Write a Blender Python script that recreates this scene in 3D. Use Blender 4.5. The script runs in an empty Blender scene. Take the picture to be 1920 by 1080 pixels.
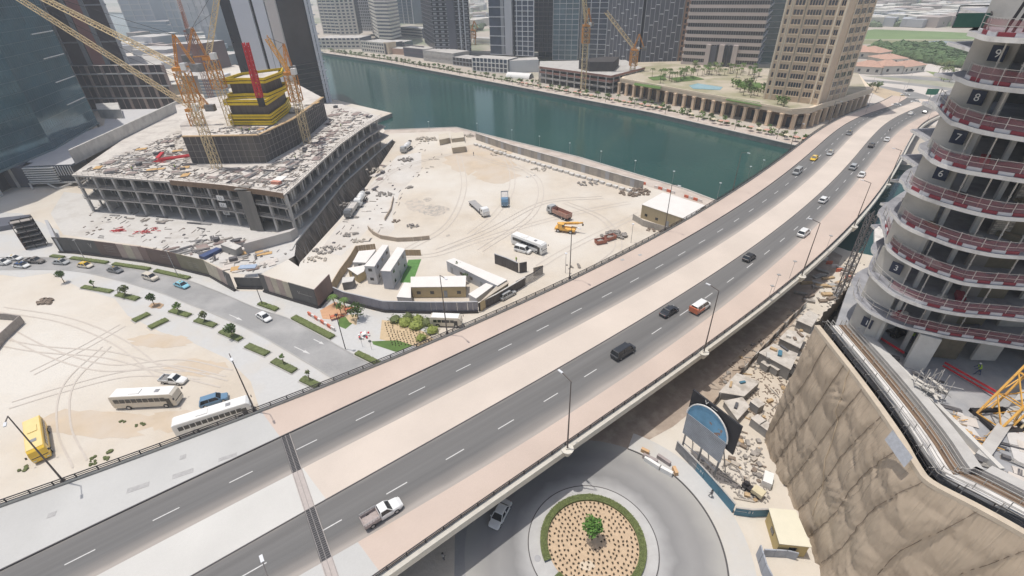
import bpy, bmesh, math, random
import numpy as np
from mathutils import Vector, Matrix
from mathutils.geometry import tessellate_polygon
random.seed(7)
rnd = random.random
def ru(a, b): return a + (b - a) * rnd()
sc = bpy.context.scene
col = sc.collection
# ---------------------------------------------------------------- camera, light, exposure
F = 905.0; CX, CY = 960.0, 540.0; CAMH = 66.0
_d = np.array([1003. - CX, 1932. - CY, F]); _d /= np.linalg.norm(_d)      # straight down, in camera axes
_f = np.array([0, 0, 1.]) - _d * _d[2]; _f /= np.linalg.norm(_f)
_r = np.cross(_d, _f)
cam_d = bpy.data.cameras.new('camera'); cam = bpy.data.objects.new('camera', cam_d); col.objects.link(cam)
cam_d.sensor_width = 36; cam_d.lens = F / 1920 * 36; cam_d.clip_start = .5; cam_d.clip_end = 30000
cam.matrix_world = Matrix(((_r[0], -_r[1], -_r[2], 0), (_f[0], -_f[1], -_f[2], 0), (-_d[0], _d[1], _d[2], CAMH), (0, 0, 0, 1)))
sc.camera = cam
HAZE = .00029
SUN_EL, SUN_AZ = math.radians(77.5), math.radians(-76)      # azimuth from +Y towards +X
wld = bpy.data.worlds.new('World'); sc.world = wld; wld.use_nodes = True
wn = wld.node_tree; bg = wn.nodes['Background']
sky = wn.nodes.new('ShaderNodeTexSky'); sky.sky_type = 'NISHITA'; sky.sun_disc = False
sky.sun_elevation = SUN_EL; sky.sun_rotation = SUN_AZ; sky.dust_density = 3.5; sky.air_density = 1.3; sky.ozone_density = 1.0
wn.links.new(sky.outputs[0], bg.inputs[0]); bg.inputs[1].default_value = .14
sun_d = bpy.data.lights.new('sun', 'SUN'); sun_d.energy = 4.0; sun_d.angle = math.radians(.6); sun_d.color = (1, .955, .89)
sun = bpy.data.objects.new('sun', sun_d); col.objects.link(sun)
_sd = Vector((math.sin(SUN_AZ) * math.cos(SUN_EL), math.cos(SUN_AZ) * math.cos(SUN_EL), math.sin(SUN_EL)))
sun.rotation_euler = _sd.to_track_quat('Z', 'Y').to_euler(); sun.location = (0, 0, 300)
sc.view_settings.view_transform = 'Standard'; sc.view_settings.look = 'None'; sc.view_settings.gamma = 1
sc.view_settings.use_curve_mapping = False; sc.view_settings.exposure = -0.41
sc.render.engine = 'CYCLES'
cy = sc.cycles
cy.max_bounces = 5; cy.diffuse_bounces = 2; cy.glossy_bounces = 3; cy.transmission_bounces = 3; cy.transparent_max_bounces = 8; cy.volume_bounces = 1
cy.use_denoising = True; cy.sample_clamp_indirect = 6; cy.caustics_reflective = False; cy.caustics_refractive = False
# ---------------------------------------------------------------- photo measurement helpers (place -> world metres)
def W(x, y, z=0.0):
    r = np.array([x - CX, y - CY, F]); t = (CAMH - z) / (r @ _d); p = r * t
    return Vector((float(p @ _r), float(p @ _f), z))
def pix(X, Y, Z):
    p = _r * X + _f * Y + _d * (CAMH - Z)
    return (CX + F * p[0] / p[2], CY + F * p[1] / p[2]) if p[2] > .5 else (9e9, -9e9)
def zat(b, ypx):                      # height on the upright line through b that shows at picture row ypx
    lo, hi = b[2] if len(b) > 2 else 0, 160.
    for _ in range(40):
        m = (lo + hi) / 2
        if pix(b[0], b[1], m)[1] > ypx: lo = m
        else: hi = m
    return lo
def ray(x, y, dist):
    r = np.array([x - CX, y - CY, F]); r /= np.linalg.norm(r); p = r * dist
    return Vector((float(p @ _r), float(p @ _f), CAMH - float(p @ _d)))
# ---------------------------------------------------------------- materials
MT = {}
def M(name, c, rough=.8, var=.10, scale=.6, metal=0., bump=0., bscale=6., c2=None, c2s=.05, c2lo=.45, c2hi=.65, spec=.4, stretch=None, alpha=None, coat=0):
    if name in MT: return MT[name]
    m = bpy.data.materials.new(name); m.use_nodes = True; n = m.node_tree.nodes; l = m.node_tree.links
    b = n['Principled BSDF']; b.inputs['Roughness'].default_value = rough; b.inputs['Metallic'].default_value = metal
    b.inputs['Specular IOR Level'].default_value = spec
    if coat: b.inputs['Coat Weight'].default_value = coat
    g = n.new('ShaderNodeNewGeometry'); vec = g.outputs['Position']
    if stretch:
        mp = n.new('ShaderNodeMapping'); mp.inputs['Rotation'].default_value[2] = stretch[0]; mp.inputs['Scale'].default_value = stretch[1]
        l.new(vec, mp.inputs[0]); vec = mp.outputs[0]
    src = None
    if var:
        t = n.new('ShaderNodeTexNoise'); t.inputs['Scale'].default_value = scale; t.inputs['Detail'].default_value = 5; t.inputs['Roughness'].default_value = .65
        l.new(vec, t.inputs['Vector'])
        r = n.new('ShaderNodeValToRGB'); e = r.color_ramp.elements
        e[0].position = .28; e[1].position = .72
        e[0].color = (*[min(1, k * (1 - var)) for k in c], 1); e[1].color = (*[min(1, k * (1 + var)) for k in c], 1)
        l.new(t.outputs[0], r.inputs[0]); src = r.outputs[0]
    else:
        b.inputs['Base Color'].default_value = (*c, 1)
    if c2:
        t2 = n.new('ShaderNodeTexNoise'); t2.inputs['Scale'].default_value = c2s; t2.inputs['Detail'].default_value = 7; t2.inputs['Roughness'].default_value = .6
        l.new(vec, t2.inputs['Vector'])
        mr = n.new('ShaderNodeMapRange'); mr.inputs['From Min'].default_value = c2lo; mr.inputs['From Max'].default_value = c2hi; l.new(t2.outputs[0], mr.inputs[0])
        mx = n.new('ShaderNodeMix'); mx.data_type = 'RGBA'; l.new(mr.outputs[0], mx.inputs[0])
        if src: l.new(src, mx.inputs[6])
        else: mx.inputs[6].default_value = (*c, 1)
        mx.inputs[7].default_value = (*c2, 1); src = mx.outputs[2]
    if src: l.new(src, b.inputs['Base Color'])
    if bump:
        t3 = n.new('ShaderNodeTexNoise'); t3.inputs['Scale'].default_value = bscale; t3.inputs['Detail'].default_value = 4; l.new(vec, t3.inputs['Vector'])
        bp = n.new('ShaderNodeBump'); bp.inputs['Strength'].default_value = min(1, bump); bp.inputs['Distance'].default_value = .14
        l.new(t3.outputs[0], bp.inputs['Height']); l.new(bp.outputs[0], b.inputs['Normal'])
    if alpha is not None: b.inputs['Alpha'].default_value = alpha
    m.diffuse_color = (*c, 1); MT[name] = m
    return m
SAND = M('sand', (.575, .505, .415), .95, .07, .25, bump=.6, bscale=1.8, c2=(.66, .62, .555), c2s=.022, c2lo=.40, c2hi=.62)
SAND2 = M('sand_far', (.46, .41, .35), .95, .15, .02, c2=(.17, .22, .12), c2s=.006, c2lo=.48, c2hi=.62)
CONC = M('concrete', (.50, .485, .46), .85, .10, .6, c2=(.40, .38, .36), c2s=.25, c2lo=.5, c2hi=.75)
CONCL = M('concrete_light', (.62, .60, .56), .85, .08, .5, c2=(.50, .48, .45), c2s=.3)
CONCD = M('concrete_dark', (.26, .255, .25), .9, .2, .5, c2=(.16, .155, .15), c2s=.2)
FASC = M('bridge_fascia', (.66, .62, .54), .8, .07, .8, c2=(.52, .48, .42), c2s=.5, c2lo=.55, c2hi=.75)
DARK = M('dark_metal', (.045, .042, .045), .5, .1, 2, metal=.4)
GREYM = M('grey_metal', (.34, .34, .35), .45, .08, 2, metal=.6)
STEEL = M('bare_steel', (.50, .48, .45), .5, .12, 3, metal=.3)
WHITE = M('white_paint', (.80, .79, .76), .5, .04, 1)
LINE = M('road_line_paint', (.62, .61, .59), .7, .10, 3)
BLACK = M('black_rubber', (.022, .022, .022), .75, .1, 5)
GLASS = M('vehicle_glass', (.025, .03, .035), .08, 0, spec=.7)
YEL = M('crane_yellow', (.80, .44, .10), .55, .14, 1.2, c2=(.50, .27, .10), c2s=.8, c2lo=.55, c2hi=.7)
CRM = M('crane_cream', (.72, .57, .34), .6, .12, 1)
ORG = M('crane_orange', (.62, .27, .06), .6, .2, 1)
RED = M('red_paint', (.60, .035, .045), .5, .12, 1)
YFORM = M('yellow_formwork', (.78, .55, .02), .5, .12, .8)
WOOD = M('timber', (.50, .36, .21), .8, .25, 1.5)
WOODG = M('grey_timber', (.34, .31, .28), .85, .25, 1.5)
BRN = M('brown_ply', (.22, .15, .10), .8, .2, 1)
GREEN = M('leaf_green', (.075, .125, .035), .8, .35, 1.2)
GREEN2 = M('leaf_olive', (.13, .155, .06), .8, .3, 1.2)
HEDGE = M('hedge_green', (.15, .18, .065), .9, .35, 2.5, bump=1, bscale=6)
LAWN = M('lawn', (.10, .17, .045), .95, .25, .5)
BARK = M('bark', (.20, .15, .10), .9, .2, 3)
STONE = M('tan_stone', (.72, .55, .39), .8, .08, .3)
STONEL = M('tan_stone_light', (.76, .64, .49), .8, .08, .3)
DGL = M('dark_window_glass', (.035, .042, .055), .12, .25, .12, spec=.8)
TGL = M('teal_window_glass', (.07, .16, .20), .07, .35, .05, metal=.35, spec=.6, bump=.35, bscale=.22)
BGL = M('blue_window_glass', (.07, .12, .17), .12, .25, .1, spec=.8)
ROOFG = M('pale_roof', (.55, .53, .50), .9, .12, .4, c2=(.42, .40, .38), c2s=.1)
TERRA = M('terracotta', (.52, .33, .25), .85, .15, .6)
# ---------------------------------------------------------------- mesh building
class MB:
    def __init__(s): s.v = []; s.f = []; s.mi = []; s.uv = {}
    def add(s, vs, fs, mi=0):
        o = len(s.v); s.v += [tuple(p) for p in vs]
        for f in fs: s.f.append(tuple(o + k for k in f)); s.mi.append(mi)
        return s
    def box(s, c, size, rz=0., mi=0, tilt=None):
        x, y, z = size[0] / 2, size[1] / 2, size[2] / 2
        R = Matrix.Rotation(rz, 3, 'Z')
        if tilt is not None: R = R @ Matrix.Rotation(tilt[0], 3, 'X') @ Matrix.Rotation(tilt[1], 3, 'Y')
        c = Vector(c)
        vs = [c + R @ Vector((a * x, b * y, e * z)) for a, b, e in ((-1,-1,-1),(1,-1,-1),(1,1,-1),(-1,1,-1),(-1,-1,1),(1,-1,1),(1,1,1),(-1,1,1))]
        return s.add(vs, [(0,3,2,1),(4,5,6,7),(0,1,5,4),(1,2,6,5),(2,3,7,6),(3,0,4,7)], mi)
    def bar(s, a, b, w, h=None, mi=0):           # square bar from a to b
        a = Vector(a); b = Vector(b); h = h or w; d = b - a
        if d.length < 1e-6: return s
        d.normalize(); up = Vector((0, 0, 1)) if abs(d.z) < .95 else Vector((1, 0, 0))
        x = d.cross(up).normalized() * w / 2; y = x.cross(d).normalized() * h / 2
        vs = [a-x-y, a+x-y, a+x+y, a-x+y, b-x-y, b+x-y, b+x+y, b-x+y]
        return s.add(vs, [(0,1,2,3),(7,6,5,4),(0,4,5,1),(1,5,6,2),(2,6,7,3),(3,7,4,0)], mi)
    def tube(s, a, b, r0, r1=None, n=8, mi=0, caps=True):
        a = Vector(a); b = Vector(b); r1 = r0 if r1 is None else r1; d = (b - a).normalized()
        up = Vector((0, 0, 1)) if abs(d.z) < .95 else Vector((1, 0, 0)); x = d.cross(up).normalized(); y = x.cross(d)
        vs = [a + (x * math.cos(t) + y * math.sin(t)) * r0 for t in [2*math.pi*k/n for k in range(n)]] + [b + (x * math.cos(t) + y * math.sin(t)) * r1 for t in [2*math.pi*k/n for k in range(n)]]
        fs = [(k, (k+1) % n, n + (k+1) % n, n + k) for k in range(n)]
        if caps: fs += [tuple(range(n))[::-1], tuple(range(n, 2*n))]
        return s.add(vs, fs, mi)
    def prism(s, pts, z0, z1, mi=0, top=True, bot=False, topmi=None):
        n = len(pts); P = [Vector((p[0], p[1], 0)) for p in pts]
        ar = sum(P[i].x * P[(i+1) % n].y - P[(i+1) % n].x * P[i].y for i in range(n))
        if ar < 0: P = P[::-1]
        vs = [(p.x, p.y, z0) for p in P] + [(p.x, p.y, z1) for p in P]
        fs = [(k, (k+1) % n, n + (k+1) % n, n + k) for k in range(n)]
        s.add(vs, fs, mi)
        if top or bot:
            tr = tessellate_polygon([P]); o = len(s.v) - 2 * n
            for t in tr:
                a, b, c = t
                if (P[b] - P[a]).cross(P[c] - P[a]).z < 0: a, b, c = c, b, a
                if top: s.f.append((o+n+a, o+n+b, o+n+c)); s.mi.append(mi if topmi is None else topmi)
                if bot: s.f.append((o+c, o+b, o+a)); s.mi.append(mi)
        return s
    def flat(s, pts, z, mi=0):
        P = [Vector((p[0], p[1], 0)) for p in pts]; tr = tessellate_polygon([P]); fs = []
        for a, b, c in tr:
            if (P[b] - P[a]).cross(P[c] - P[a]).z < 0: a, b, c = c, b, a
            fs.append((a, b, c))
        return s.add([(p.x, p.y, z if not callable(z) else z(p)) for p in P], fs, mi)
    def quad(s, a, b, c, d, mi=0): return s.add([a, b, c, d], [(0, 1, 2, 3)], mi)
    def blob(s, c, r, n=6, m=4, sq=1., jit=.15, mi=0):
        c = Vector(c); vs = []; fs = []
        for i in range(m + 1):
            th = math.pi * i / m
            for k in range(n):
                ph = 2 * math.pi * (k + .5 * (i % 2)) / n; q = r * (1 + ru(-jit, jit))
                vs.append(c + Vector((q * math.sin(th) * math.cos(ph), q * math.sin(th) * math.sin(ph), q * sq * math.cos(th))))
        for i in range(m):
            for k in range(n):
                a, b = i*n + k, i*n + (k+1) % n; fs.append((a, a + n, b + n, b))
        return s.add(vs, fs, mi)
    def mesh(s, name, mats, smooth=False):
        me = bpy.data.meshes.new(name); me.from_pydata(s.v, [], s.f)
        for m in (mats if isinstance(mats, (list, tuple)) else [mats]): me.materials.append(m)
        if any(s.mi): me.polygons.foreach_set('material_index', s.mi)
        if smooth: me.polygons.foreach_set('use_smooth', [True] * len(me.polygons))
        me.update(); return me
def link(name, me, parent=None, loc=(0, 0, 0), rz=0.):
    o = bpy.data.objects.new(name, me); col.objects.link(o); o.location = loc; o.rotation_euler = (0, 0, rz)
    if parent is not None: o.parent = parent
    return o
def part(name, mb, m, parent, smooth=False, label=None, stuff=False, loc=(0, 0, 0), rz=0.):
    o = link(name, mb.mesh(name, m, smooth) if isinstance(mb, MB) else mb, parent, loc, rz)
    if label: o['label'] = label
    if stuff: o['kind'] = 'stuff'
    return o
def tag(o, label, cat, group=None):
    o['label'] = label; o['category'] = cat
    if group: o['group'] = group
    return o
def thing(name, label, cat, loc=(0, 0, 0), rz=0., group=None):
    o = bpy.data.objects.new(name, None); col.objects.link(o); o.location = loc; o.rotation_euler = (0, 0, rz); o.empty_display_size = .5
    return tag(o, label, cat, group)
def solo(name, mb, m, label, cat, group=None, loc=(0, 0, 0), rz=0., smooth=False):
    return tag(link(name, mb.mesh(name, m, smooth) if isinstance(mb, MB) else mb, None, loc, rz), label, cat, group)
def struct(name, mb, m, smooth=False, parent=None):
    o = link(name, mb.mesh(name, m, smooth), parent); o['kind'] = 'structure'; return o
def stuff(name, mb, m, label, parent=None):
    o = link(name, mb.mesh(name, m), parent); o['kind'] = 'stuff'; o['label'] = label
    if parent is None: o['category'] = name.replace('_', ' ')
    return o
def dup(root, loc, rz=0., label=None, scale=None):
    kids = [c for c in bpy.data.objects if False] or KIDS(root)
    r = root.copy(); col.objects.link(r); r.location = loc; r.rotation_euler = (0, 0, rz)
    if scale: r.scale = scale if isinstance(scale, (tuple, list)) else (scale,) * 3
    if label: r['label'] = label
    for ch in kids:
        c = ch.copy(); col.objects.link(c); c.parent = r
        for g in KIDS(ch):
            q = g.copy(); col.objects.link(q); q.parent = c
    return r
_kc = {}
def KIDS(o):
    k = o.name
    if k not in _kc: _kc[k] = list(o.children)
    return _kc[k]
def ang(a, b): return math.atan2(b[1] - a[1], b[0] - a[0])
def lerp(a, b, t): return Vector(a) * (1 - t) + Vector(b) * t
def along(pts, step):                      # walk a polyline, yielding (point, heading)
    out = []; acc = 0.; nxt = 0.
    for a, b in zip(pts[:-1], pts[1:]):
        a = Vector(a); b = Vector(b); L = (b - a).length; h = ang(a, b)
        while nxt <= acc + L + 1e-6:
            out.append((a.lerp(b, (nxt - acc) / L if L else 0), h)); nxt += step
        acc += L
    return out
def smoothline(pts, n=6):                  # Catmull-Rom
    P = [Vector(p) for p in pts]; P = [P[0] * 2 - P[1]] + P + [P[-1] * 2 - P[-2]]; out = []
    for i in range(1, len(P) - 2):
        for k in range(n):
            t = k / n; a, b, c, d = P[i-1], P[i], P[i+1], P[i+2]
            out.append(.5 * ((2*b) + (c - a) * t + (2*a - 5*b + 4*c - d) * t*t + (3*b - a - 3*c + d) * t**3))
    out.append(P[-2]); return out
def offset(pts, d):
    out = []
    for i, p in enumerate(pts):
        a = pts[max(0, i-1)]; b = pts[min(len(pts)-1, i+1)]; t = Vector((b[0]-a[0], b[1]-a[1], 0)).normalized()
        out.append(Vector((p[0] - t.y * d, p[1] + t.x * d, p[2] if len(p) > 2 else 0)))
    return out
def ribbon(mb, L, R, dz=0., mi=0):
    n = len(L); o = len(mb.v)
    for a, b in zip(L, R): mb.v += [(a[0], a[1], a[2] + dz), (b[0], b[1], b[2] + dz)]
    for k in range(n - 1): mb.f.append((o+2*k, o+2*k+1, o+2*k+3, o+2*k+2)); mb.mi.append(mi)
    return mb
def uvribbon(me, L, R, u0=0.):             # u metres along, v 0..1 across (per ribbon vertex order L,R)
    uv = me.uv_layers.new(name='UVMap'); u = [u0]
    for a, b in zip(L[:-1], L[1:]): u.append(u[-1] + (Vector(b) - Vector(a)).length)
    for p in me.polygons:
        for li, vi in zip(p.loop_indices, p.vertices): uv.data[li].uv = (u[vi // 2], vi % 2)
# ---------------------------------------------------------------- water, land
ZW = -2.2
wm = bpy.data.materials.new('canal_water'); wm.use_nodes = True; _n = wm.node_tree.nodes; _l = wm.node_tree.links
_b = _n['Principled BSDF']; _b.inputs['Roughness'].default_value = .06; _b.inputs['IOR'].default_value = 1.33
_g = _n.new('ShaderNodeNewGeometry'); _t = _n.new('ShaderNodeTexNoise'); _t.inputs['Scale'].default_value = .012; _t.inputs['Detail'].default_value = 3
_l.new(_g.outputs['Position'], _t.inputs['Vector']); _r = _n.new('ShaderNodeValToRGB'); _e = _r.color_ramp.elements
_e[0].position = .35; _e[1].position = .65; _e[0].color = (.020, .068, .064, 1); _e[1].color = (.034, .092, .080, 1)
_l.new(_t.outputs[0], _r.inputs[0]); _l.new(_r.outputs[0], _b.inputs['Base Color'])
_t2 = _n.new('ShaderNodeTexNoise'); _t2.inputs['Scale'].default_value = .9; _t2.inputs['Detail'].default_value = 5; _l.new(_g.outputs['Position'], _t2.inputs['Vector'])
_bp = _n.new('ShaderNodeBump'); _bp.inputs['Strength'].default_value = .35; _bp.inputs['Distance'].default_value = .12
_l.new(_t2.outputs[0], _bp.inputs['Height']); _l.new(_bp.outputs[0], _b.inputs['Normal'])
_r = np.cross(_d, _f)     # (name reused above: restore the camera axis)
QN = [W(735, 212), W(700, 226), W(722, 244), W(855, 239), W(960, 265), W(1085, 295), W(1285, 355), W(1345, 378), W(1590, 470)]
near = [(-12000, 7600), (-900, 1060), (-300, 560), (-116, 338)] + [(p.x, p.y) for p in QN] + [(135, 88), (420, -60), (900, -260), (900, -600), (-12000, -600)]
QF = [W(605, 99), W(720, 116), W(960, 161), W(1225, 212), W(1440, 261), W(1505, 276), W(1690, 308)]
far = [(-12000, 9500), (-900, 1500), (-330, 760)] + [(p.x, p.y) for p in QF] + [(300, 105), (900, -100), (12000, -600), (12000, 16000), (-12000, 16000)]
TR = [W(560, 500), W(563, 492), W(637, 411), W(687, 349), W(742, 266)]           # sand side of the dig
TL = [W(735, 262), W(643, 344), W(554, 454), W(540, 486)]
trench = [(p.x, p.y) for p in TR + TL]
struct('water', MB().flat(near[:17] + far[:12][::-1], ZW), wm)
def land(name, outer, holes, z, zb, mats):
    mb = MB(); loops = [[Vector((p[0], p[1], 0)) for p in q] for q in [outer] + holes]; flatp = [p for q in loops for p in q]
    fs = []
    for a, b, c in tessellate_polygon(loops):
        if (flatp[b] - flatp[a]).cross(flatp[c] - flatp[a]).z < 0: a, b, c = c, b, a
        fs.append((a, b, c))
    mb.add([(p.x, p.y, z) for p in flatp], fs, 0)
    for q in loops:
        n = len(q); mb.add([(p.x, p.y, z) for p in q] + [(p.x, p.y, zb) for p in q], [(k, (k+1) % n, n + (k+1) % n, n + k) for k in range(n)], 1)
    return struct(name, mb, mats)
QUAY = M('quay_wall_stone', (.33, .31, .28), .9, .2, .5)
land('ground', near, [trench], 0, -8, [SAND, QUAY])
land('ground', far, [], 0, -8, [SAND2, QUAY])
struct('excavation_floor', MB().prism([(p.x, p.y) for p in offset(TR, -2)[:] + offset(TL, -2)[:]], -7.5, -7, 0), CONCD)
def flatpx(name, pts, z, m, mb=None):
    return struct(name, MB().flat([W(*p) for p in pts], z), m)
PAVE = M('pavement_grey', (.54, .535, .52), .9, .05, 1.2, bump=.15, bscale=4, c2=(.55, .52, .47), c2s=.12, c2lo=.45, c2hi=.7)
PAVEP = M('promenade_paving', (.55, .48, .42), .9, .10, .4, c2=(.44, .37, .31), c2s=.15)
YARD = M('yard_concrete', (.58, .56, .53), .9, .06, .8, c2=(.48, .45, .41), c2s=.12, c2lo=.5, c2hi=.7)
ASPH = M('street_asphalt', (.30, .297, .292), .9, .08, 2.5, c2=(.42, .41, .40), c2s=.09, c2lo=.42, c2hi=.66)
KERB = M('kerb_stone', (.42, .41, .39), .85, .08, 1)
KDARK = M('kerb_dark', (.09, .085, .085), .8, .1, 1)  # one even dark tone for kerbs and the island joint
HARD = M('packed_sand', (.62, .59, .545), .95, .06, .3, c2=(.56, .51, .45), c2s=.05)
flatpx('pavement', [(0, 505), (120, 505), (250, 527), (325, 557), (480, 624), (627, 712), (645, 722), (600, 745), (500, 800), (488, 770), (470, 715), (425, 672), (355, 640), (300, 622), (240, 592), (215, 560), (150, 540), (95, 512), (40, 520), (0, 515)], .006, PAVE)
flatpx('pavement', [(-60, 395), (40, 400), (110, 432), (116, 474), (272, 492), (395, 520), (442, 546), (495, 546), (598, 578), (630, 557), (700, 583), (868, 588), (830, 600), (800, 640), (745, 668), (697, 684), (645, 656), (600, 633), (547, 601), (480, 578), (400, 543), (330, 520), (180, 492), (100, 483), (-60, 482)], .006, PAVE)
flatpx('yard_slab', [(118, 440), (205, 452), (300, 466), (385, 489), (440, 512), (482, 518), (552, 480), (556, 452), (400, 395), (240, 372), (120, 360), (95, 400)], .006, YARD)
flatpx('packed_track', [(600, 470), (650, 400), (700, 340), (745, 292), (790, 285), (790, 320), (740, 370), (700, 420), (640, 480)], .005, HARD)
# street and roundabout
ST = smoothline([W(-120, 478), W(0, 483), W(110, 484), W(180, 493), (W(330, 521)), W(400, 544), W(480, 578), W(547, 601), W(645, 656), W(697, 684), W(770, 735), W(830, 800)])
SB = smoothline([W(-120, 506), W(0, 506), W(110, 506), W(180, 515), W(290, 545), W(345, 566), W(410, 592), W(480, 624), W(560, 670), W(627, 712), W(690, 765), W(740, 850)])
street = struct('road', ribbon(MB(), ST, SB, .010), ASPH)
RC = Vector((10.0, 36.4, 0)); RO = 17.6; RI = 8.9; RH = 7.2; RS = 6.25
def ring(mb, c, r0, r1, z, n=96, mi=0, a0=0, a1=2*math.pi):
    vs = []; fs = []
    for k in range(n + 1):
        t = a0 + (a1 - a0) * k / n
        vs += [(c.x + r0*math.cos(t), c.y + r0*math.sin(t), z), (c.x + r1*math.cos(t), c.y + r1*math.sin(t), z)]
    for k in range(n): fs.append((2*k, 2*k+1, 2*k+3, 2*k+2))
    return mb.add(vs, fs, mi)
rm = bpy.data.materials.new('roundabout_asphalt'); rm.use_nodes = True; _n = rm.node_tree.nodes; _l = rm.node_tree.links; _b = _n['Principled BSDF']; _b.inputs['Roughness'].default_value = .9
_g = _n.new('ShaderNodeNewGeometry'); _sub = _n.new('ShaderNodeVectorMath'); _sub.operation = 'SUBTRACT'; _sub.inputs[1].default_value = (10.0, 36.4, 0); _l.new(_g.outputs['Position'], _sub.inputs[0])
_len = _n.new('ShaderNodeVectorMath'); _len.operation = 'LENGTH'; _l.new(_sub.outputs[0], _len.inputs[0])
_nz = _n.new('ShaderNodeTexNoise'); _nz.inputs['Scale'].default_value = .35; _nz.inputs['Detail'].default_value = 6; _l.new(_g.outputs['Position'], _nz.inputs['Vector'])
_ad = _n.new('ShaderNodeMath'); _ad.operation = 'MULTIPLY_ADD'; _ad.inputs[1].default_value = 2.2; _l.new(_nz.outputs[0], _ad.inputs[0]); _l.new(_len.outputs['Value'], _ad.inputs[2])
_mr = _n.new('ShaderNodeMapRange'); _mr.inputs['From Min'].default_value = 9; _mr.inputs['From Max'].default_value = 19.5; _l.new(_ad.outputs[0], _mr.inputs[0])
_r2 = _n.new('ShaderNodeValToRGB'); _l.new(_mr.outputs[0], _r2.inputs[0]); _e = _r2.color_ramp.elements
_e[0].position = 0; _e[0].color = (.46, .455, .45, 1); _e[1].position = 1; _e[1].color = (.40, .385, .36, 1)
for ps, cc in ((.12, (.40, .395, .39, 1)), (.30, (.24, .237, .235, 1)), (.48, (.29, .285, .28, 1)), (.62, (.27, .265, .26, 1)), (.85, (.37, .36, .34, 1))):
    q = _r2.color_ramp.elements.new(ps); q.color = cc
_l.new(_r2.outputs[0], _b.inputs['Base Color'])
mb = MB(); ring(mb, RC, RI, RO, .012); struct('road', mb, rm)
UND = [(640, 716), (697, 684), (860, 745), (980, 850), (1120, 820), (1200, 850), (1262, 880), (1100, 960), (1000, 1040), (950, 1300), (852, 1300), (852, 1080), (853, 1000), (800, 900), (720, 800)]
flatpx('road', UND, .009, ASPH)
mb = MB(); ring(mb, RC, RO, RO + 3.4, .12, 72, 0, math.radians(-75), math.radians(62))
n0 = len(mb.v); struct('pavement', mb, PAVE)
mb = MB()
for k in range(70):
    t0 = math.radians(-75 + 137 * k / 70); t1 = math.radians(-75 + 137 * (k + 1) / 70)
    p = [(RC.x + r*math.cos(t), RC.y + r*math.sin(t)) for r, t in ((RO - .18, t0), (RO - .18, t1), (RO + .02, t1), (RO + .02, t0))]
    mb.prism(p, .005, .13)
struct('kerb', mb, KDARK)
# apron and island
mb = MB(); mb.prism([(RC.x + RI*math.cos(2*math.pi*k/96), RC.y + RI*math.sin(2*math.pi*k/96)) for k in range(96)], 0, .13)
struct('island_apron', mb, M('island_paving', (.50, .495, .48), .9, .05, 1, c2=(.44, .43, .42), c2s=.4))
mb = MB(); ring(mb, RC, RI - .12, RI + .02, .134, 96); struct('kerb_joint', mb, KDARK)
mb = MB(); mb.prism([(RC.x + RS*math.cos(2*math.pi*k/72), RC.y + RS*math.sin(2*math.pi*k/72)) for k in range(72)], .05, .2)
struct('planting_bed', mb, M('bed_sand', (.56, .42, .285), .95, .12, 1.5, bump=.4, bscale=6))
# kerb along the street edges
for L, s in ((ST, 1), (SB, -1)):
    struct('kerb', ribbon(MB(), offset(L, .22 * s), offset(L, -.02 * s), .1), KERB)
# street marks: direction arrows and lane dashes
def arrow(px, px2, name='road_arrow'):
    a = W(*px); b = W(*px2); d = (b - a).normalized(); s = Vector((-d.y, d.x, 0)); L = (b - a).length
    mb = MB().add([a - s*.1, a + s*.1, a + d*L*.6 + s*.1, a + d*L*.6 - s*.1, a + d*L*.6 - s*.35, b, a + d*L*.6 + s*.35], [(0, 3, 2, 1), (4, 5, 6)])
    for i, v in enumerate(mb.v): mb.v[i] = (v[0], v[1], .018)
    struct(name, mb, LINE)
arrow((552, 650), (582, 664)); arrow((588, 636), (608, 646)); arrow((430, 590), (455, 601))
# far bank promenade and streets
struct('promenade', MB().flat([(p.x, p.y) for p in QF[:6]] + [(p.x + 2, p.y + 14) for p in QF[:6][::-1]], .01), PAVEP)
pn = [(p.x, p.y) for p in QN[2:8]]
struct('promenade', MB().flat(pn + [(p.x, p.y) for p in offset(QN[2:8], -7)][::-1], .012), PAVEP)
cope = M('quay_coping', (.50, .47, .43), .85, .08, .6)
for q in (QF[:6], QN[2:8]):
    mb = MB()
    for a, b in zip(q[:-1], q[1:]): mb.bar((a.x, a.y, .1), (b.x, b.y, .1), .7, .3)
    struct('quay_coping', mb, cope)
def gribbon(name, pts, w, z, m, zz=0):
    C = smoothline([W(*p, zz) for p in pts], 5)
    return struct(name, ribbon(MB(), offset(C, w/2), offset(C, -w/2), z), m)
ASPHF = M('far_asphalt', (.26, .255, .25), .9, .12, .1, c2=(.34, .33, .31), c2s=.05)
PALE = M('pale_verge', (.60, .55, .50), .95, .08, .05)
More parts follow.
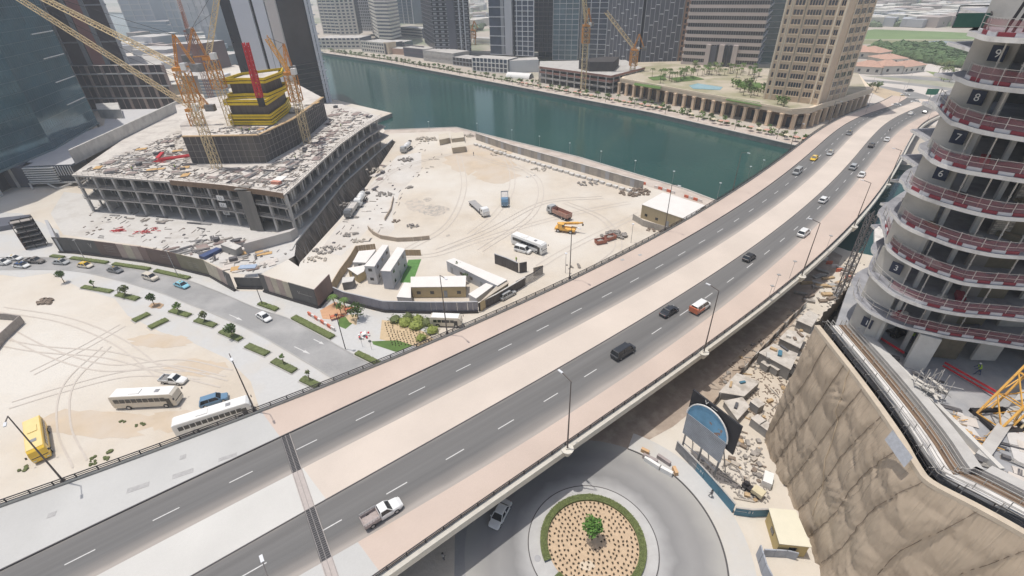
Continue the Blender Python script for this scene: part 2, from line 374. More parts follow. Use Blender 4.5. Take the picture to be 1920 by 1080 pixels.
# ---------------------------------------------------------------- bridge
CS, SN = math.cos(math.radians(43.8)), math.sin(math.radians(43.8))
def zb(u):
    t = min(1, max(0, (u - 215) / 135)); return 8.0 - 7.6 * t * t * (3 - 2 * t)
TRC = dict(
 L0=[(0,946),(119,904),(240,864),(355,826),(480,786),(562,752),(705,687),(850,624),(960,575),(1067,527),(1230,442),(1330,382),(1440,319),(1507,270),(1540,245),(1595,210),(1652,192)],
 K1=[(0,1066),(480,845),(555,810),(960,613),(1107,540),(1440,350),(1540,270),(1580,235),(1660,203)],
 K2=[(175,1080),(480,925),(705,810),(960,678),(1205,540),(1440,398),(1585,270),(1627,229),(1697,198)],
 K3=[(355,1080),(480,1012),(838,810),(960,741),(1295,540),(1440,441),(1565,335),(1625,270),(1665,228),(1730,198)],
 K4=[(572,1080),(960,835),(1100,748),(1360,587),(1440,503),(1565,385),(1663,268),(1700,237),(1757,207)],
 R0=[(706,1080),(960,910),(1107,810),(1440,562),(1465,540),(1600,417),(1660,350),(1702,270),(1732,232),(1775,213)])
US = np.concatenate([np.arange(-60, 120, 4.), np.arange(120, 372, 4.)])
EDG = {}
for k, v in TRC.items():
    uu, vv = [], []
    for p in v:
        z = 8.
        for _ in range(12):
            q = W(*p, z); u = q.x * CS + q.y * SN; z = zb(u)
        uu.append(u); vv.append(-q.x * SN + q.y * CS)
    c = np.polyfit(uu, vv, 4); lo, hi = min(uu), max(uu)
    def fit(u, c=c, lo=lo, hi=hi):
        dc = np.polyder(c)
        if u < lo: return np.polyval(c, lo) + np.polyval(dc, lo) * (u - lo)
        if u > hi: return np.polyval(c, hi) + np.polyval(dc, hi) * (u - hi) + .0016 * (u - hi) ** 2
        return np.polyval(c, u)
    EDG[k] = fit
def E_(k, u, dz=0., off=0.):
    v = float(EDG[k](u)) + off; return Vector((u * CS - v * SN, u * SN + v * CS, zb(u) + dz))
def EL(k, off=0., us=US, dz=0.): return [E_(k, u, dz, off) for u in us]
UJ = float(W(530, 826, 8).x * CS + W(530, 826, 8).y * SN)          # expansion joint, left of it the approach is grey
def ribmat(name, base, dust, side, streak, dustw=.35):
    m = bpy.data.materials.new(name); m.use_nodes = True; n = m.node_tree.nodes; l = m.node_tree.links; b = n['Principled BSDF']; b.inputs['Roughness'].default_value = .88
    uv = n.new('ShaderNodeUVMap'); mp = n.new('ShaderNodeMapping'); mp.inputs['Scale'].default_value = (.02, 9, 1); l.new(uv.outputs[0], mp.inputs[0])
    t = n.new('ShaderNodeTexNoise'); t.inputs['Scale'].default_value = 1.; t.inputs['Detail'].default_value = 4; l.new(mp.outputs[0], t.inputs['Vector'])
    r = n.new('ShaderNodeValToRGB'); e = r.color_ramp.elements; e[0].position = .3; e[1].position = .7
    e[0].color = (*[k * (1 - streak) for k in base], 1); e[1].color = (*[k * (1 + streak) for k in base], 1); l.new(t.outputs[0], r.inputs[0])
    sp = n.new('ShaderNodeSeparateXYZ'); l.new(uv.outputs[0], sp.inputs[0])
    g = n.new('ShaderNodeNewGeometry'); t2 = n.new('ShaderNodeTexNoise'); t2.inputs['Scale'].default_value = .12; t2.inputs['Detail'].default_value = 6; l.new(g.outputs['Position'], t2.inputs['Vector'])
    a = n.new('ShaderNodeMath'); a.operation = 'MULTIPLY_ADD'; a.inputs[1].default_value = .12; l.new(t2.outputs[0], a.inputs[0]); l.new(sp.outputs['Y'], a.inputs[2])
    cr = n.new('ShaderNodeValToRGB'); ce = cr.color_ramp.elements       # dust gathers along both gutters
    ce[0].position = .03; ce[0].color = (.4, .4, .4, 1); ce[1].position = 1.0; ce[1].color = (.85, .85, .85, 1)
    for ps, vv in ((.12, 0.05), (1.06 - dustw, 0.), (.93, .4)): q = cr.color_ramp.elements.new(min(.99, ps)); q.color = (vv, vv, vv, 1)
    l.new(a.outputs[0], cr.inputs[0])
    mx = n.new('ShaderNodeMix'); mx.data_type = 'RGBA'; l.new(cr.outputs[0], mx.inputs[0]); l.new(r.outputs[0], mx.inputs[6]); mx.inputs[7].default_value = (*dust, 1)
    l.new(mx.outputs[2], b.inputs['Base Color'])
    t3 = n.new('ShaderNodeTexNoise'); t3.inputs['Scale'].default_value = 9; l.new(g.outputs['Position'], t3.inputs['Vector'])
    bp = n.new('ShaderNodeBump'); bp.inputs['Strength'].default_value = .3; bp.inputs['Distance'].default_value = .05; l.new(t3.outputs[0], bp.inputs['Height']); l.new(bp.outputs[0], b.inputs['Normal'])
    return m
BASPH = ribmat('bridge_asphalt', (.150, .147, .143), (.42, .375, .335), 1, .13)
def pavmat(name, a, bcol, mort):
    m = bpy.data.materials.new(name); m.use_nodes = True; n = m.node_tree.nodes; l = m.node_tree.links; b = n['Principled BSDF']; b.inputs['Roughness'].default_value = .9
    g = n.new('ShaderNodeNewGeometry'); mp = n.new('ShaderNodeMapping'); mp.inputs['Rotation'].default_value[2] = -math.radians(38); l.new(g.outputs['Position'], mp.inputs[0])
    br = n.new('ShaderNodeTexBrick'); br.inputs['Scale'].default_value = 2.5; br.inputs['Mortar Size'].default_value = .012; br.inputs['Color1'].default_value = (*a, 1); br.inputs['Color2'].default_value = (*bcol, 1); br.inputs['Mortar'].default_value = (*mort, 1)
    l.new(mp.outputs[0], br.inputs['Vector'])
    t = n.new('ShaderNodeTexNoise'); t.inputs['Scale'].default_value = .09; t.inputs['Detail'].default_value = 6; l.new(g.outputs['Position'], t.inputs['Vector'])
    mr = n.new('ShaderNodeMapRange'); mr.inputs['From Min'].default_value = .35; mr.inputs['From Max'].default_value = .7; mr.inputs['To Min'].default_value = .93; mr.inputs['To Max'].default_value = 1.06; l.new(t.outputs[0], mr.inputs[0])
    mx = n.new('ShaderNodeMix'); mx.data_type = 'RGBA'; mx.blend_type = 'MULTIPLY'; mx.inputs[0].default_value = 1; l.new(br.outputs[0], mx.inputs[6]); l.new(mr.outputs[0], mx.inputs[7]); l.new(mx.outputs[2], b.inputs['Base Color'])
    return m
PPINK = pavmat('bridge_paving_pink', (.56, .455, .385), (.58, .475, .405), (.53, .43, .36))
PGREY = pavmat('bridge_paving_grey', (.50, .495, .475), (.525, .52, .50), (.47, .46, .44))
PLITE = pavmat('median_paving_pink', (.62, .54, .465), (.64, .56, .485), (.60, .505, .43))
PGLIT = pavmat('median_paving_grey', (.60, .585, .55), (.62, .605, .57), (.57, .555, .52))
UA = np.concatenate([US[US < UJ - .5], [UJ]]); UB = np.concatenate([[UJ], US[US > UJ + .5]])
def brib(name, ka, kb, dz, m, us, oa=0, ob=0):
    L, R = EL(ka, oa, us), EL(kb, ob, us); mb = ribbon(MB(), L, R, dz); me = mb.mesh(name, m); uvribbon(me, L, R)
    o = link(name, me); o['kind'] = 'structure'; return o
for us, pv, md in ((UA, PGREY, PGLIT), (UB, PPINK, PLITE)):
    brib('bridge_pavement', 'L0', 'K1', .16, pv, us, -.3, 0)
    brib('bridge_median', 'K2', 'K3', .03, md, us)
    brib('bridge_pavement', 'K4', 'R0', .03, pv, us, 0, .3)
road1 = brib('bridge_road', 'K1', 'K2', .004, BASPH, US, -.12, 0); road2 = brib('bridge_road', 'K3', 'K4', .004, BASPH, US, -.12, 0)
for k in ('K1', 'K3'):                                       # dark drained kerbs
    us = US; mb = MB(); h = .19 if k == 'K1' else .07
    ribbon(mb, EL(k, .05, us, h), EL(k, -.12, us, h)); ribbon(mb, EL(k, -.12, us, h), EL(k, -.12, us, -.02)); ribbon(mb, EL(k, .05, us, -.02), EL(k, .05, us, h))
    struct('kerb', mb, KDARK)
mb = MB()
ribbon(mb, EL('L0', 0, US, -.02), EL('R0', 0, US, -.02)); ribbon(mb, EL('L0', .25, US, -.3), EL('L0', -3.5, US, -1.9)); ribbon(mb, EL('L0', -3.5, US, -1.9), EL('R0', 3.5, US, -1.9)); ribbon(mb, EL('R0', 3.5, US, -1.9), EL('R0', -.25, US, -.3))
struct('bridge_deck', mb, CONC)
for k, s in (('L0', 1), ('R0', -1)):                          # parapet beams
    w = .28 if k == 'L0' else .75
    mb = MB(); P = [(.12, -.35), (.12, .42), (-w, .42), (-w, -.75)]
    prof = [(-.02, .05), (-.02, .42), (w * .45, .45), (w, .25), (w, -.85), (w * .3, -.95)]
    rows = [EL(k, a * s, US, b) for a, b in prof]
    for A, B in zip(rows[:-1], rows[1:]): ribbon(mb, A, B) if s < 0 else ribbon(mb, B, A)
    struct('bridge_parapet', mb, FASC)
UN = US[US > -20]
for k, s, side in (('L0', 1, 'left'), ('R0', -1, 'right')):   # railings
    pts = EL(k, .1 * s, US[(US > -46) & (US < 330)], .42); seg = along(pts, 2.55)
    rt = thing('bridge_railing', ('dark two-rail railing along the canal-lot edge of the bridge, beside the buses' if s > 0 else 'dark two-rail railing on the cream parapet above the roundabout'), 'railing', (0, 0, 0), group='bridge railings')
    pm = MB().box((0, 0, .38), (.14, .12, .76), 0).mesh('post', DARK)
    for p, h in seg: link('post', pm, rt, p, h)
    for zz, ww in ((.74, .12), (.40, .09), (.12, .07)):
        mb = MB()
        for a, b in zip(pts[:-1], pts[1:]): mb.bar(a + Vector((0, 0, zz)), b + Vector((0, 0, zz)), ww)
        part('rail', mb, DARK, rt)
# lane dashes: 3 m marks, 12 m apart -> measured period 9 m
for (ka, kb, px0, nm) in (('K1', 'K2', (313, 967), 'lane'), ('K3', 'K4', (621, 990), 'lane')):
    q = W(*px0, 8); u0 = q.x * CS + q.y * SN; dash = []
    u = u0 - 9.0 * 6
    while u < 330:
        a = E_(ka, u - 1.5).lerp(E_(kb, u - 1.5), .5); b = E_(ka, u + 1.5).lerp(E_(kb, u + 1.5), .5); a.z = zb(u - 1.5) + .012; b.z = zb(u + 1.5) + .012
        d = (b - a).normalized(); s = Vector((-d.y, d.x, 0)) * .075
        o = struct('lane_dash', MB().quad(a + s, a - s, b - s, b + s), LINE); u += 9.0
# expansion joint with steel teeth
JA, JB = W(512, 777, 8), W(611, 1085, 8); jd = (JB - JA).normalized(); js = Vector((jd.y, -jd.x, 0))
if js.x < 0: js = -js
JL = (JB - JA).length; jt = thing('expansion_joint', 'dark toothed steel expansion joint crossing the bridge roads', 'joint', tuple(JA))
JM = M('joint_strip', (.30, .28, .27), .8, .25, 3); JD = M('joint_teeth', (.035, .035, .04), .6, .2, 4, metal=.3); JP = M('joint_dusty', (.46, .41, .38), .9, .1, 2)
part('bed', MB().quad(Vector((0, 0, .045)), Vector(js) * 1.35 + Vector((0, 0, .045)), jd * (JL + 6) + js * 1.35 + Vector((0, 0, .045)), jd * (JL + 6) + Vector((0, 0, .045))), JP, jt)
for ka, kb in (('K1', 'K2'), ('K3', 'K4')):
    ps = []
    for kk in (ka, kb):
        for s_ in (0, 40):
            pass
    ii = [i * .1 for i in range(int((JL + 5) * 10)) if EDG[kb]((JA + jd * i * .1).x * CS + (JA + jd * i * .1).y * SN) < -(JA + jd * i * .1).x * SN + (JA + jd * i * .1).y * CS < EDG[ka]((JA + jd * i * .1).x * CS + (JA + jd * i * .1).y * SN)]
    a_, b_ = ii[0], ii[-1]; z_ = Vector((0, 0, .052))
    part('dark_band', MB().quad(jd * a_ + z_, jd * a_ + js * 1.3 + z_, jd * b_ + js * 1.3 + z_, jd * b_ + z_), M('joint_dark', (.12, .115, .115), .8, .2, 3), jt)
tm = MB().box((0, 0, .0), (.5, .12, .03)).mesh('tooth', JD); ja = math.atan2(js.y, js.x)
nt = 0
for i in range(int((JL + 5) / .3)):
    p = JA + jd * (i * .3); pk = E_('K1', p.x * CS + p.y * SN); u = p.x * CS + p.y * SN; v = -p.x * SN + p.y * CS
    on = (EDG['K2'](u) < v < EDG['K1'](u)) or (EDG['K4'](u) < v < EDG['K3'](u))
    if on and nt < 296:
        for q in (.35, 1.0): link('tooth', tm, jt, tuple(jd * (i * .3) + js * q + Vector((0, 0, .062))), ja); nt += 1
for q in (.12, .68, 1.28): part('strip', MB().bar(js * q + Vector((0, 0, .07)), js * q + jd * (JL + 5) + Vector((0, 0, .07)), .05), JM, jt)
_dl = ['long one farthest left', 'long one in the middle', 'long one nearest the joint', 'small square one above the long ones', 'small square one by the left edge', 'small one beyond mid bridge', 'small one farthest along the bridge']
# drain covers set in the left pavement
for px, w, l in (((259, 914), 2.6, .8), ((343, 888), 2.6, .8), ((427, 857), 2.4, .6), ((343, 857), .8, .8), ((97, 965), .9, .8), ((1167, 487), .9, .7), ((1200, 478), .9, .7)):
    p = W(*px, 8.16); mb = MB().box((0, 0, 0), (w, l, .02)); solo('drain_cover', mb, M('drain_grate', (.40, .39, .38), .8, .2, 3), 'grey drain cover set in the left bridge pavement, %s' % _dl.pop(0), 'drain cover', 'drain covers in the left bridge pavement', (p.x, p.y, 8.18), math.radians(24))
# bridge piers
pc = 0
for u in (28, 62, 96, 130, 164, 198, 232):
    for t in (.22, .5, .78):
        a = E_('L0', u).lerp(E_('R0', u), t); g = ZW - 3 if u > 140 else 0
        mb = MB().prism([(a.x + 1.1 * math.cos(k), a.y + 1.1 * math.sin(k)) for k in [i * math.pi / 6 for i in range(12)]], g - .3, zb(u) - 1.85)
        o = struct('bridge_pier', mb, CONC)
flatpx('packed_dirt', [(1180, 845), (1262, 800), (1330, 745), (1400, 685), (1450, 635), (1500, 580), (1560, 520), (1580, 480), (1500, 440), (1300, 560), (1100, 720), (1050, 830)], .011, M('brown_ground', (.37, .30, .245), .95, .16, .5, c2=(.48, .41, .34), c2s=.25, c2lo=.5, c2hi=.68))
# approach embankment wall left of the joint (retained fill)
us = US[US <= UJ + 1]
mb = MB(); ribbon(mb, EL('L0', .0, us, -.6), [Vector((p.x, p.y, -.2)) for p in EL('L0', .0, us)]); 
struct('retaining_wall', mb, CONCL)
e1 = E_('L0', UJ - 3); e2 = E_('R0', UJ - 3)
struct('abutment_wall', MB().prism([e1, e2, e2 - (e2-e1).normalized().cross(Vector((0,0,1))) * 1.2, e1 - (e2-e1).normalized().cross(Vector((0,0,1))) * 1.2], -.2, 6.0), CONCL)
# far streets where the bridge lands
gribbon('verge', [(1560, 150), (1640, 163), (1720, 178), (1790, 215), (1830, 240)], 60, .006, PALE)
gribbon('road', [(1500, 158), (1590, 160), (1660, 166), (1712, 178), (1748, 190), (1790, 212)], 13, .012, ASPHF)
gribbon('road', [(1500, 146), (1600, 150), (1700, 157), (1770, 166), (1860, 180)], 9, .012, ASPHF)
gribbon('road', [(1500, 138), (1620, 139), (1720, 146), (1800, 152)], 14, .012, ASPHF)
gribbon('road', [(1750, 190), (1790, 178), (1860, 176), (1960, 180)], 10, .013, ASPHF)
for sh in (10, -10): pass
gribbon('median_strip', [(1560, 155), (1640, 158), (1710, 168), (1760, 184)], 5, .02, PALE)
# ---------------------------------------------------------------- facade towers
def rect(pa, pb, depth, z=0.):             # footprint from the two front corners (picture points) and a depth away from the camera
    a = W(*pa, z) if len(pa) == 2 else Vector(pa); b = W(*pb, z) if len(pb) == 2 else Vector(pb)
    d = (b - a).normalized(); n = Vector((-d.y, d.x, 0))
    if n.y < 0: n = -n
    return [a, b, b + n * depth, a + n * depth]
FB = {}
def tower(name, label, pts, z0, z1, faces, body, roof=None, zvis=64, cat='tower', group=None):
    """faces: {edge index: dict(fh, band, bm, pier, pw, pm, out, win)}; spandrels and piers stand proud of the glass body"""
    pts = [Vector((p[0], p[1], 0)) for p in pts]; base = pts[0].copy(); base.z = z0
    t = thing(name, label, cat, tuple(base), group=group)
    L = [p - Vector((base.x, base.y, 0)) for p in pts]
    part('wall', MB().prism(L, 0, z1 - z0, 0, topmi=1), [body, roof or ROOFG], t)
    if roof: pass
    zt = z1 - z0; zv = min(zt, zvis - z0)
    for fi, s in faces.items():
        a, b = L[fi], L[(fi + 1) % len(L)]; ln = (b - a).length; h = ang(a, b); mid = (a + b) / 2; dz = .006 * fi
        out = s.get('out', .35); fh = s.get('fh', 3.6); dirv = (b - a).normalized(); nrm = Vector((dirv.y, -dirv.x, 0))
        cen = sum(L, Vector()) / len(L)
        if (mid - cen).dot(nrm) < 0: nrm = -nrm
        if s.get('band'):
            bm = MB().box((0, 0, 0), (ln + out * .9, out * 2, s['band'])).mesh('spandrel', s.get('bm', CONCL)); up = MB(); k = 0
            while k * fh < zt - .3:
                z = k * fh + s.get('bz', 0) + s['band'] / 2 + dz
                if z < zv + 2: link('spandrel', bm, t, (mid.x, mid.y, z), h)
                else: up.box((mid.x, mid.y, z), (ln + out * .9, out * 2, s['band']), h)
                k += 1
            if up.v: part('upper_spandrels', up, s.get('bm', CONCL), t, stuff=True)
        if s.get('pier'):
            po = out * s.get('po', .7); pw = s.get('pw', .5); n = max(1, round(ln / s['pier'])); pm = MB().box((0, 0, zt / 2), (pw, po * 2, zt - .02)).mesh('pier', s.get('pm', CONCL))
            for i in range(n + 1):
                if s.get('skip') and i % s['skip'][0] in s['skip'][1]: continue
                p = a.lerp(b, i / n); link('pier', pm, t, (p.x, p.y, dz), h)
        if s.get('win'):                     # punched windows: panes set in groups on a solid wall
            w = s['win']; n = max(1, int(ln / w['pitch'])); wm_ = MB().box((0, 0, 0), (w['w'], .12, w['h'])).mesh('window', w.get('m', DGL)); k = 0; m2 = MB()
            while k * fh < zt - .5:
                z = k * fh + fh * .55 + dz
                for i in range(n):
                    p = a.lerp(b, (i + .5) / n)
                    if z < zv and w.get('parts', True): link('window', wm_, t, (p.x, p.y, z), h)
                    else: m2.box((p.x, p.y, z), (w['w'], .12, w['h']), h)
                k += 1
            if m2.v: part('window_rows', m2, w.get('m', DGL), t, stuff=True)
        if s.get('mull'):
            n = max(1, round(ln / s['mull'])); m2 = MB()
            for i in range(n + 1):
                p = a.lerp(b, i / n); m2.box((p.x, p.y, zt / 2), (s.get('mw', .15), .3, zt), h)
            part('mullions', m2, s.get('mm', GREYM), t, stuff=True)
        if s.get('strips'):                  # full-height vertical colour strips: (t0, t1, proud, material, name)
            for t0, t1, pr, m_, nm in s['strips']:
                p = a.lerp(b, (t0 + t1) / 2) + nrm * pr * .5
                part(nm, MB().box((0, 0, zt / 2), ((t1 - t0) * ln, abs(pr) + .3, zt + .05)), m_, t, loc=(p.x, p.y, dz + .01), rz=h)
    return t
CREAM = M('cream_render', (.66, .63, .57), .85, .06, .1); PINKST = M('pink_stone', (.56, .49, .46), .85, .08, .1)
WGREY = M('white_grey_cladding', (.68, .69, .71), .6, .05, .1); BROWN = M('brown_render', (.26, .20, .18), .8, .1, .1)
MGREY = M('mid_grey_cladding', (.34, .35, .37), .7, .08, .1); BRONZE = M('bronze_cladding', (.26, .16, .11), .6, .1, .2)
NAVY = M('navy_glass', (.08, .10, .14), .2, .25, .15, spec=.8); BLK = M('black_glass', (.035, .038, .048), .12, .3, .1, spec=.8)
SLATE = M('slate_wall', (.12, .125, .15), .5, .15, .08)
# cream banded tower, far left over the canal
tower('residential_tower', 'cream tower with stacked balconies at the far left end of the canal', rect((608, 64), (640, 66), 24, 6), 6, 120, {0: dict(fh=3.5, band=1.5, bm=CREAM, pier=9, pw=.8, pm=CREAM, out=.9)}, NAVY)
tower('residential_tower', 'cream tower wing with paired window columns beside the stacked balconies', rect((640, 66), (672, 65), 24, 6), 6, 112, {0: dict(fh=3.5, band=1.6, bm=CREAM, pier=6, pw=2.2, pm=CREAM, out=.5, po=1.1)}, NAVY)
tower('office_tower', 'pale grey tower with a fine grid of square windows behind the cream tower', rect((672, 58), (702, 59), 22, 6), 6, 115, {0: dict(fh=3.4, band=1.5, bm=WGREY, pier=3.4, pw=1.5, pm=WGREY, out=.3)}, NAVY)
tower('office_tower', 'rounded tower with alternating pale and grey floor bands left of the canal bend', [W(700, 62, 6), W(712, 72, 6), W(735, 73, 6), W(752, 68, 6), W(752, 55, 6), W(702, 50, 6)], 6, 125, {0: dict(fh=3.7, band=1.9, bm=CREAM, out=.8), 1: dict(fh=3.7, band=1.9, bm=CREAM, out=.8), 2: dict(fh=3.7, band=1.9, bm=CREAM, out=.8)}, NAVY)
tower('glass_tower', 'slim blue glass tower with white vertical fins behind the banded tower', rect((750, 44), (776, 45), 26, 6), 6, 150, {0: dict(fh=4, band=.3, bm=MGREY, pier=9, pw=1.0, pm=WGREY, out=.4)}, BGL)
tower('office_tower', 'plain hazy grey tower glimpsed between the slim glass tower and the dark tower', rect((776, 38), (800, 38), 26, 6), 6, 150, {0: dict(fh=4, band=1.4, bm=MGREY, out=.3)}, SLATE)
# dark tower
tower('dark_tower', 'dark charcoal tower with a sawtooth window strip at the canal bend', [W(797, 80, 7), W(817, 96, 7), W(884, 97, 7), W(884, 82, 7)], 7, 140,
      {0: dict(fh=3.6, band=.5, bm=SLATE, pier=4, pw=.5, pm=SLATE, out=.2), 1: dict(fh=3.6, band=.5, bm=MGREY, out=.35, strips=[(.42, .62, .7, SLATE, 'wall_strip'), (.86, .88, 1.0, WGREY, 'fin'), (.74, .76, 1.0, WGREY, 'fin')], win=dict(pitch=5.2, w=3.2, h=1.5, m=MGREY)), 3: dict(fh=3.6, band=.5, bm=MGREY)}, BLK)
# white / blue tower
wt = [W(920, 102, 7), W(950, 103, 7), W(1001, 106, 7), W(1001, 84, 7), W(925, 84, 7)]
tower('office_tower', 'blue glass and white frame tower with a tall blank pale fin by the white canopy', wt, 7, 135,
      {0: dict(fh=7.2, band=.5, bm=WGREY, out=.7, strips=[(.72, .90, .5, MGREY, 'wall_strip')]), 1: dict(fh=3.7, band=.45, bm=WGREY, pier=5.2, pw=.7, pm=WGREY, out=.5, strips=[(.0, .26, 1.6, M('pale_fin', (.50, .51, .54), .6, .04, .1), 'fin'), (.29, .34, .8, BLK, 'wall_strip')])}, NAVY)
tower('residential_tower', 'brown grey tower with fine balcony rails right of the blue and white tower', rect((1001, 97), (1036, 98), 22, 6), 6, 130, {0: dict(fh=3.5, band=.7, bm=M('mauve_grey', (.27, .25, .27), .8, .08, .1), pier=4.5, pw=.5, pm=MGREY, out=.4)}, SLATE)
tower('glass_tower', 'pale teal glass tower with white floor lines behind the low building under construction', rect((1036, 112), (1082, 113), 24, 3), 3, 140, {0: dict(fh=3.8, band=.35, bm=WGREY, pier=6, pw=.35, pm=WGREY, out=.3)}, M('pale_teal_glass', (.10, .17, .21), .2, .3, .1, spec=.8))
tower('glass_block', 'lower glass block with white corner frame at the foot of the teal glass tower', rect((1010, 106), (1078, 110), 10, 0), 0, 20, {0: dict(fh=6.5, band=.5, bm=WGREY, pier=7, pw=.6, pm=WGREY, out=.4)}, BGL, cat='building')
tower('glass_tower', 'dark glass tower with white slab lines between the crane and the chequered towers', rect((1088, 110), (1134, 112), 22, 3), 3, 140, {0: dict(fh=3.8, band=.45, bm=WGREY, pier=7, pw=.8, pm=WGREY, out=.45)}, NAVY)
# two chequered dark towers: staggered pale dashes
def chequer(t_pts, label):
    t = tower('chequered_tower', label, t_pts, 3, 145, {0: dict(mull=3.2, mw=.5, mm=MGREY)}, SLATE)
    a = Vector((0, 0, 0)); b = t_pts[1] - t_pts[0]; b.z = 0; n = int(b.length / 3.2); h = ang(a, b); nv = Vector((math.sin(h), -math.cos(h), 0)); bm = MB().box((0, 0, 0), (2.5, .5, .45)).mesh('ledge', WGREY); um = MB()
    g = MB().box((0, 0, 0), (2.2, .2, 3.0)).mesh('pane', BLK); c = 0
    for i in range(n):
        for k in range(38):
            if (i * 2 + k) % 3 == 0:
                p = a.lerp(b, (i + .5) / n) + nv * .2; z = 2 + k * 3.6 + (i % 2) * 1.2
                if z < 62 and c < 290: link('ledge', bm, t, (p.x, p.y, z), h); c += 1
                else: um.box((p.x, p.y, z), (2.5, .5, .45), h)
    part('upper_ledges', um, WGREY, t, stuff=True)
chequer(rect((1134, 117), (1194, 122), 24, 3), 'slate chequered tower with pale ledges, left one of the pair')
chequer(rect((1200, 124), (1266, 126), 24, 3), 'slate chequered tower with pale ledges, right one of the pair by the bronze edge')
tower('bronze_tower', 'narrow bronze clad edge tower between the chequered tower and the striped office', rect((1269, 127), (1282, 128), 24, 3), 3, 140, {0: dict(fh=3.6, band=1.2, bm=BRONZE, pier=2.6, pw=1.2, pm=BRONZE, out=.3)}, BLK)
# striped office
so = [W(1277, 133, 4), W(1413, 141, 4), W(1424, 122, 4), W(1300, 112, 4)]
tf = tower('striped_office', 'office tower with pink stone bands and tall stone portal beside the tan hotel', so, 4, 120,
      {0: dict(fh=4.4, band=2.0, bm=PINKST, out=1.0, mull=1.5), 1: dict(fh=4.4, band=1.2, bm=MGREY, out=.5), 3: dict(fh=4.4, band=2.0, bm=PINKST, out=1.0)}, BLK, zvis=80)
h = ang(so[0], so[1]); n_ = Vector((math.sin(h), -math.cos(h), 0))
for tt, ww in ((.34, 3), (.47, 1.2), (.52, 3.4), (.58, 1.2), (.63, 1.2), (.70, 3.2)):
    p = (so[1] - so[0]) * tt + n_ * 1.6; part('portal_pier', MB().box((0, 0, 9), (ww, 3, 18)), PINKST if ww > 2 else BLK, tf, loc=(p.x, p.y, 0), rz=h)
p = (so[1] - so[0]) * .52 + n_ * 1.0; part('portal_glass', MB().box((0, 0, 8.5), (17, 1.8, 17)), SLATE, tf, loc=(p.x, p.y, 0), rz=h)
tower('glass_tower', 'greenish glass tower seen in the gap between the striped office and the hotel', rect((1418, 118), (1452, 118), 22, 3), 3, 150, {0: dict(fh=4, band=.4, bm=MGREY, out=.3)}, M('green_glass', (.09, .14, .15), .2, .3, .08, spec=.8))
# tan hotel tower
hp = [W(1433, 184, 9), W(1518, 193, 9), W(1534, 196, 9), W(1546, 190, 9), W(1584, 181, 9), W(1560, 160, 9), W(1452, 160, 9)]
ht = thing('hotel_tower', 'tan stone hotel tower with grouped square windows above the colonnade', 'tower', (hp[0].x, hp[0].y, 0))
L_ = [p - Vector((hp[0].x, hp[0].y, p.z)) for p in hp]
part('wall', MB().prism(L_, 8.4, 120, 0), STONE, ht)
def hotel_face(a, b, groups, fh=3.9):
    d = (b - a); ln = d.length; d.normalize(); h = ang(a, b); n = Vector((d.y, -d.x, 0))
    if (n.y > 0): n = -n
    rm_ = {}
    for (t0, t1, k) in groups:
        w = (t1 - t0) * ln
        for fl in range(15):
            z = 12.6 + fl * fh
            key = (round(w, 2), k)
            if key not in rm_:
                cw = w / k; m_ = MB()
                for i in range(k): m_.box((-w/2 + cw * (i + .5), 0, 0), (cw * .74, .10, 2.1))
                rm_[key] = m_.mesh('window', DGL)
                m2 = MB().box((0, 0, -1.4), (w + .5, .4, .28)); rm_[(key, 's')] = m2.mesh('sill', STONEL)
            p = a + d * ((t0 + t1) / 2 * ln) + n * .06
            o = link('window', rm_[key], ht, (p.x, p.y, z), h); link('sill', rm_[(key, 's')], o)
        up = MB()
        for fl in range(15, 27): p = a + d * ((t0 + t1) / 2 * ln) + n * .06; up.box((p.x, p.y, 12.6 + fl * fh), (w * .9, .1, 2.1), h)
        part('upper_windows', up, DGL, ht, stuff=True)
    for (t0, t1, k) in groups:                # raised stone piers either side
        for t in (t0, t1):
            s_ = -1 if t == t0 else 1; p = a + d * (t * ln + s_ * .75); part('pilaster', MB().box((0, 0, 64), (.8, .7, 111)), STONEL, ht, loc=(p.x, p.y, 0), rz=h)
hotel_face(L_[0], L_[1], [(.02, .07, 1), (.16, .36, 3), (.44, .72, 5), (.80, .98, 3)])
hotel_face(L_[1], L_[2], [(.3, .75, 2)]); hotel_face(L_[3], L_[4], [(.12, .34, 2), (.42, .64, 2), (.72, .94, 2)])
# colonnade podium in front of the hotel
cp = [W(1160, 176), W(1440, 236), W(1475, 243), W(1512, 240), W(1530, 232), W(1585, 214), W(1625, 200)]
ins = [W(1600, 165), W(1530, 150), W(1280, 138), W(1190, 140)]
CH = 8.6
cpo = thing('colonnade_podium', 'long tan stone colonnade podium with square columns along the promenade', 'building', (cp[0].x, cp[0].y, 0))
base0 = cp[0].copy(); C_ = [p - base0 for p in cp]; I_ = [p - base0 for p in ins]
back = offset(C_, 4.5)
if (back[0] + base0).y < cp[0].y: back = offset(C_, -4.5)
part('shopfront_wall', MB().prism(back + I_, 0, CH - 1.4), BRN, cpo)
part('roof', MB().prism(C_ + I_, CH - 1.7, CH, 0, bot=True), STONEL, cpo)
part('roof_terrace', MB().flat(offset(C_, 3) + I_, CH + .02), M('terrace_paving', (.50, .44, .35), .9, .12, .2, c2=(.33, .31, .20), c2s=.05, c2lo=.48, c2hi=.6), cpo)
mb = MB()
for a, b in zip(C_[:-1], C_[1:]): mb.bar(a + Vector((0, 0, CH + .5)), b + Vector((0, 0, CH + .5)), .5, 1.0)
part('parapet', mb, STONEL, cpo)
cm = MB().box((0, 0, 3.4), (1.5, 1.5, 6.8)); cm.box((0, 0, .3), (1.9, 1.9, .6)); cm.box((0, 0, 6.6), (1.9, 1.9, .5)); cm = cm.mesh('column', STONE)
for p, hh in along(C_, 6.3): link('column', cm, cpo, (p.x, p.y, 0), hh)
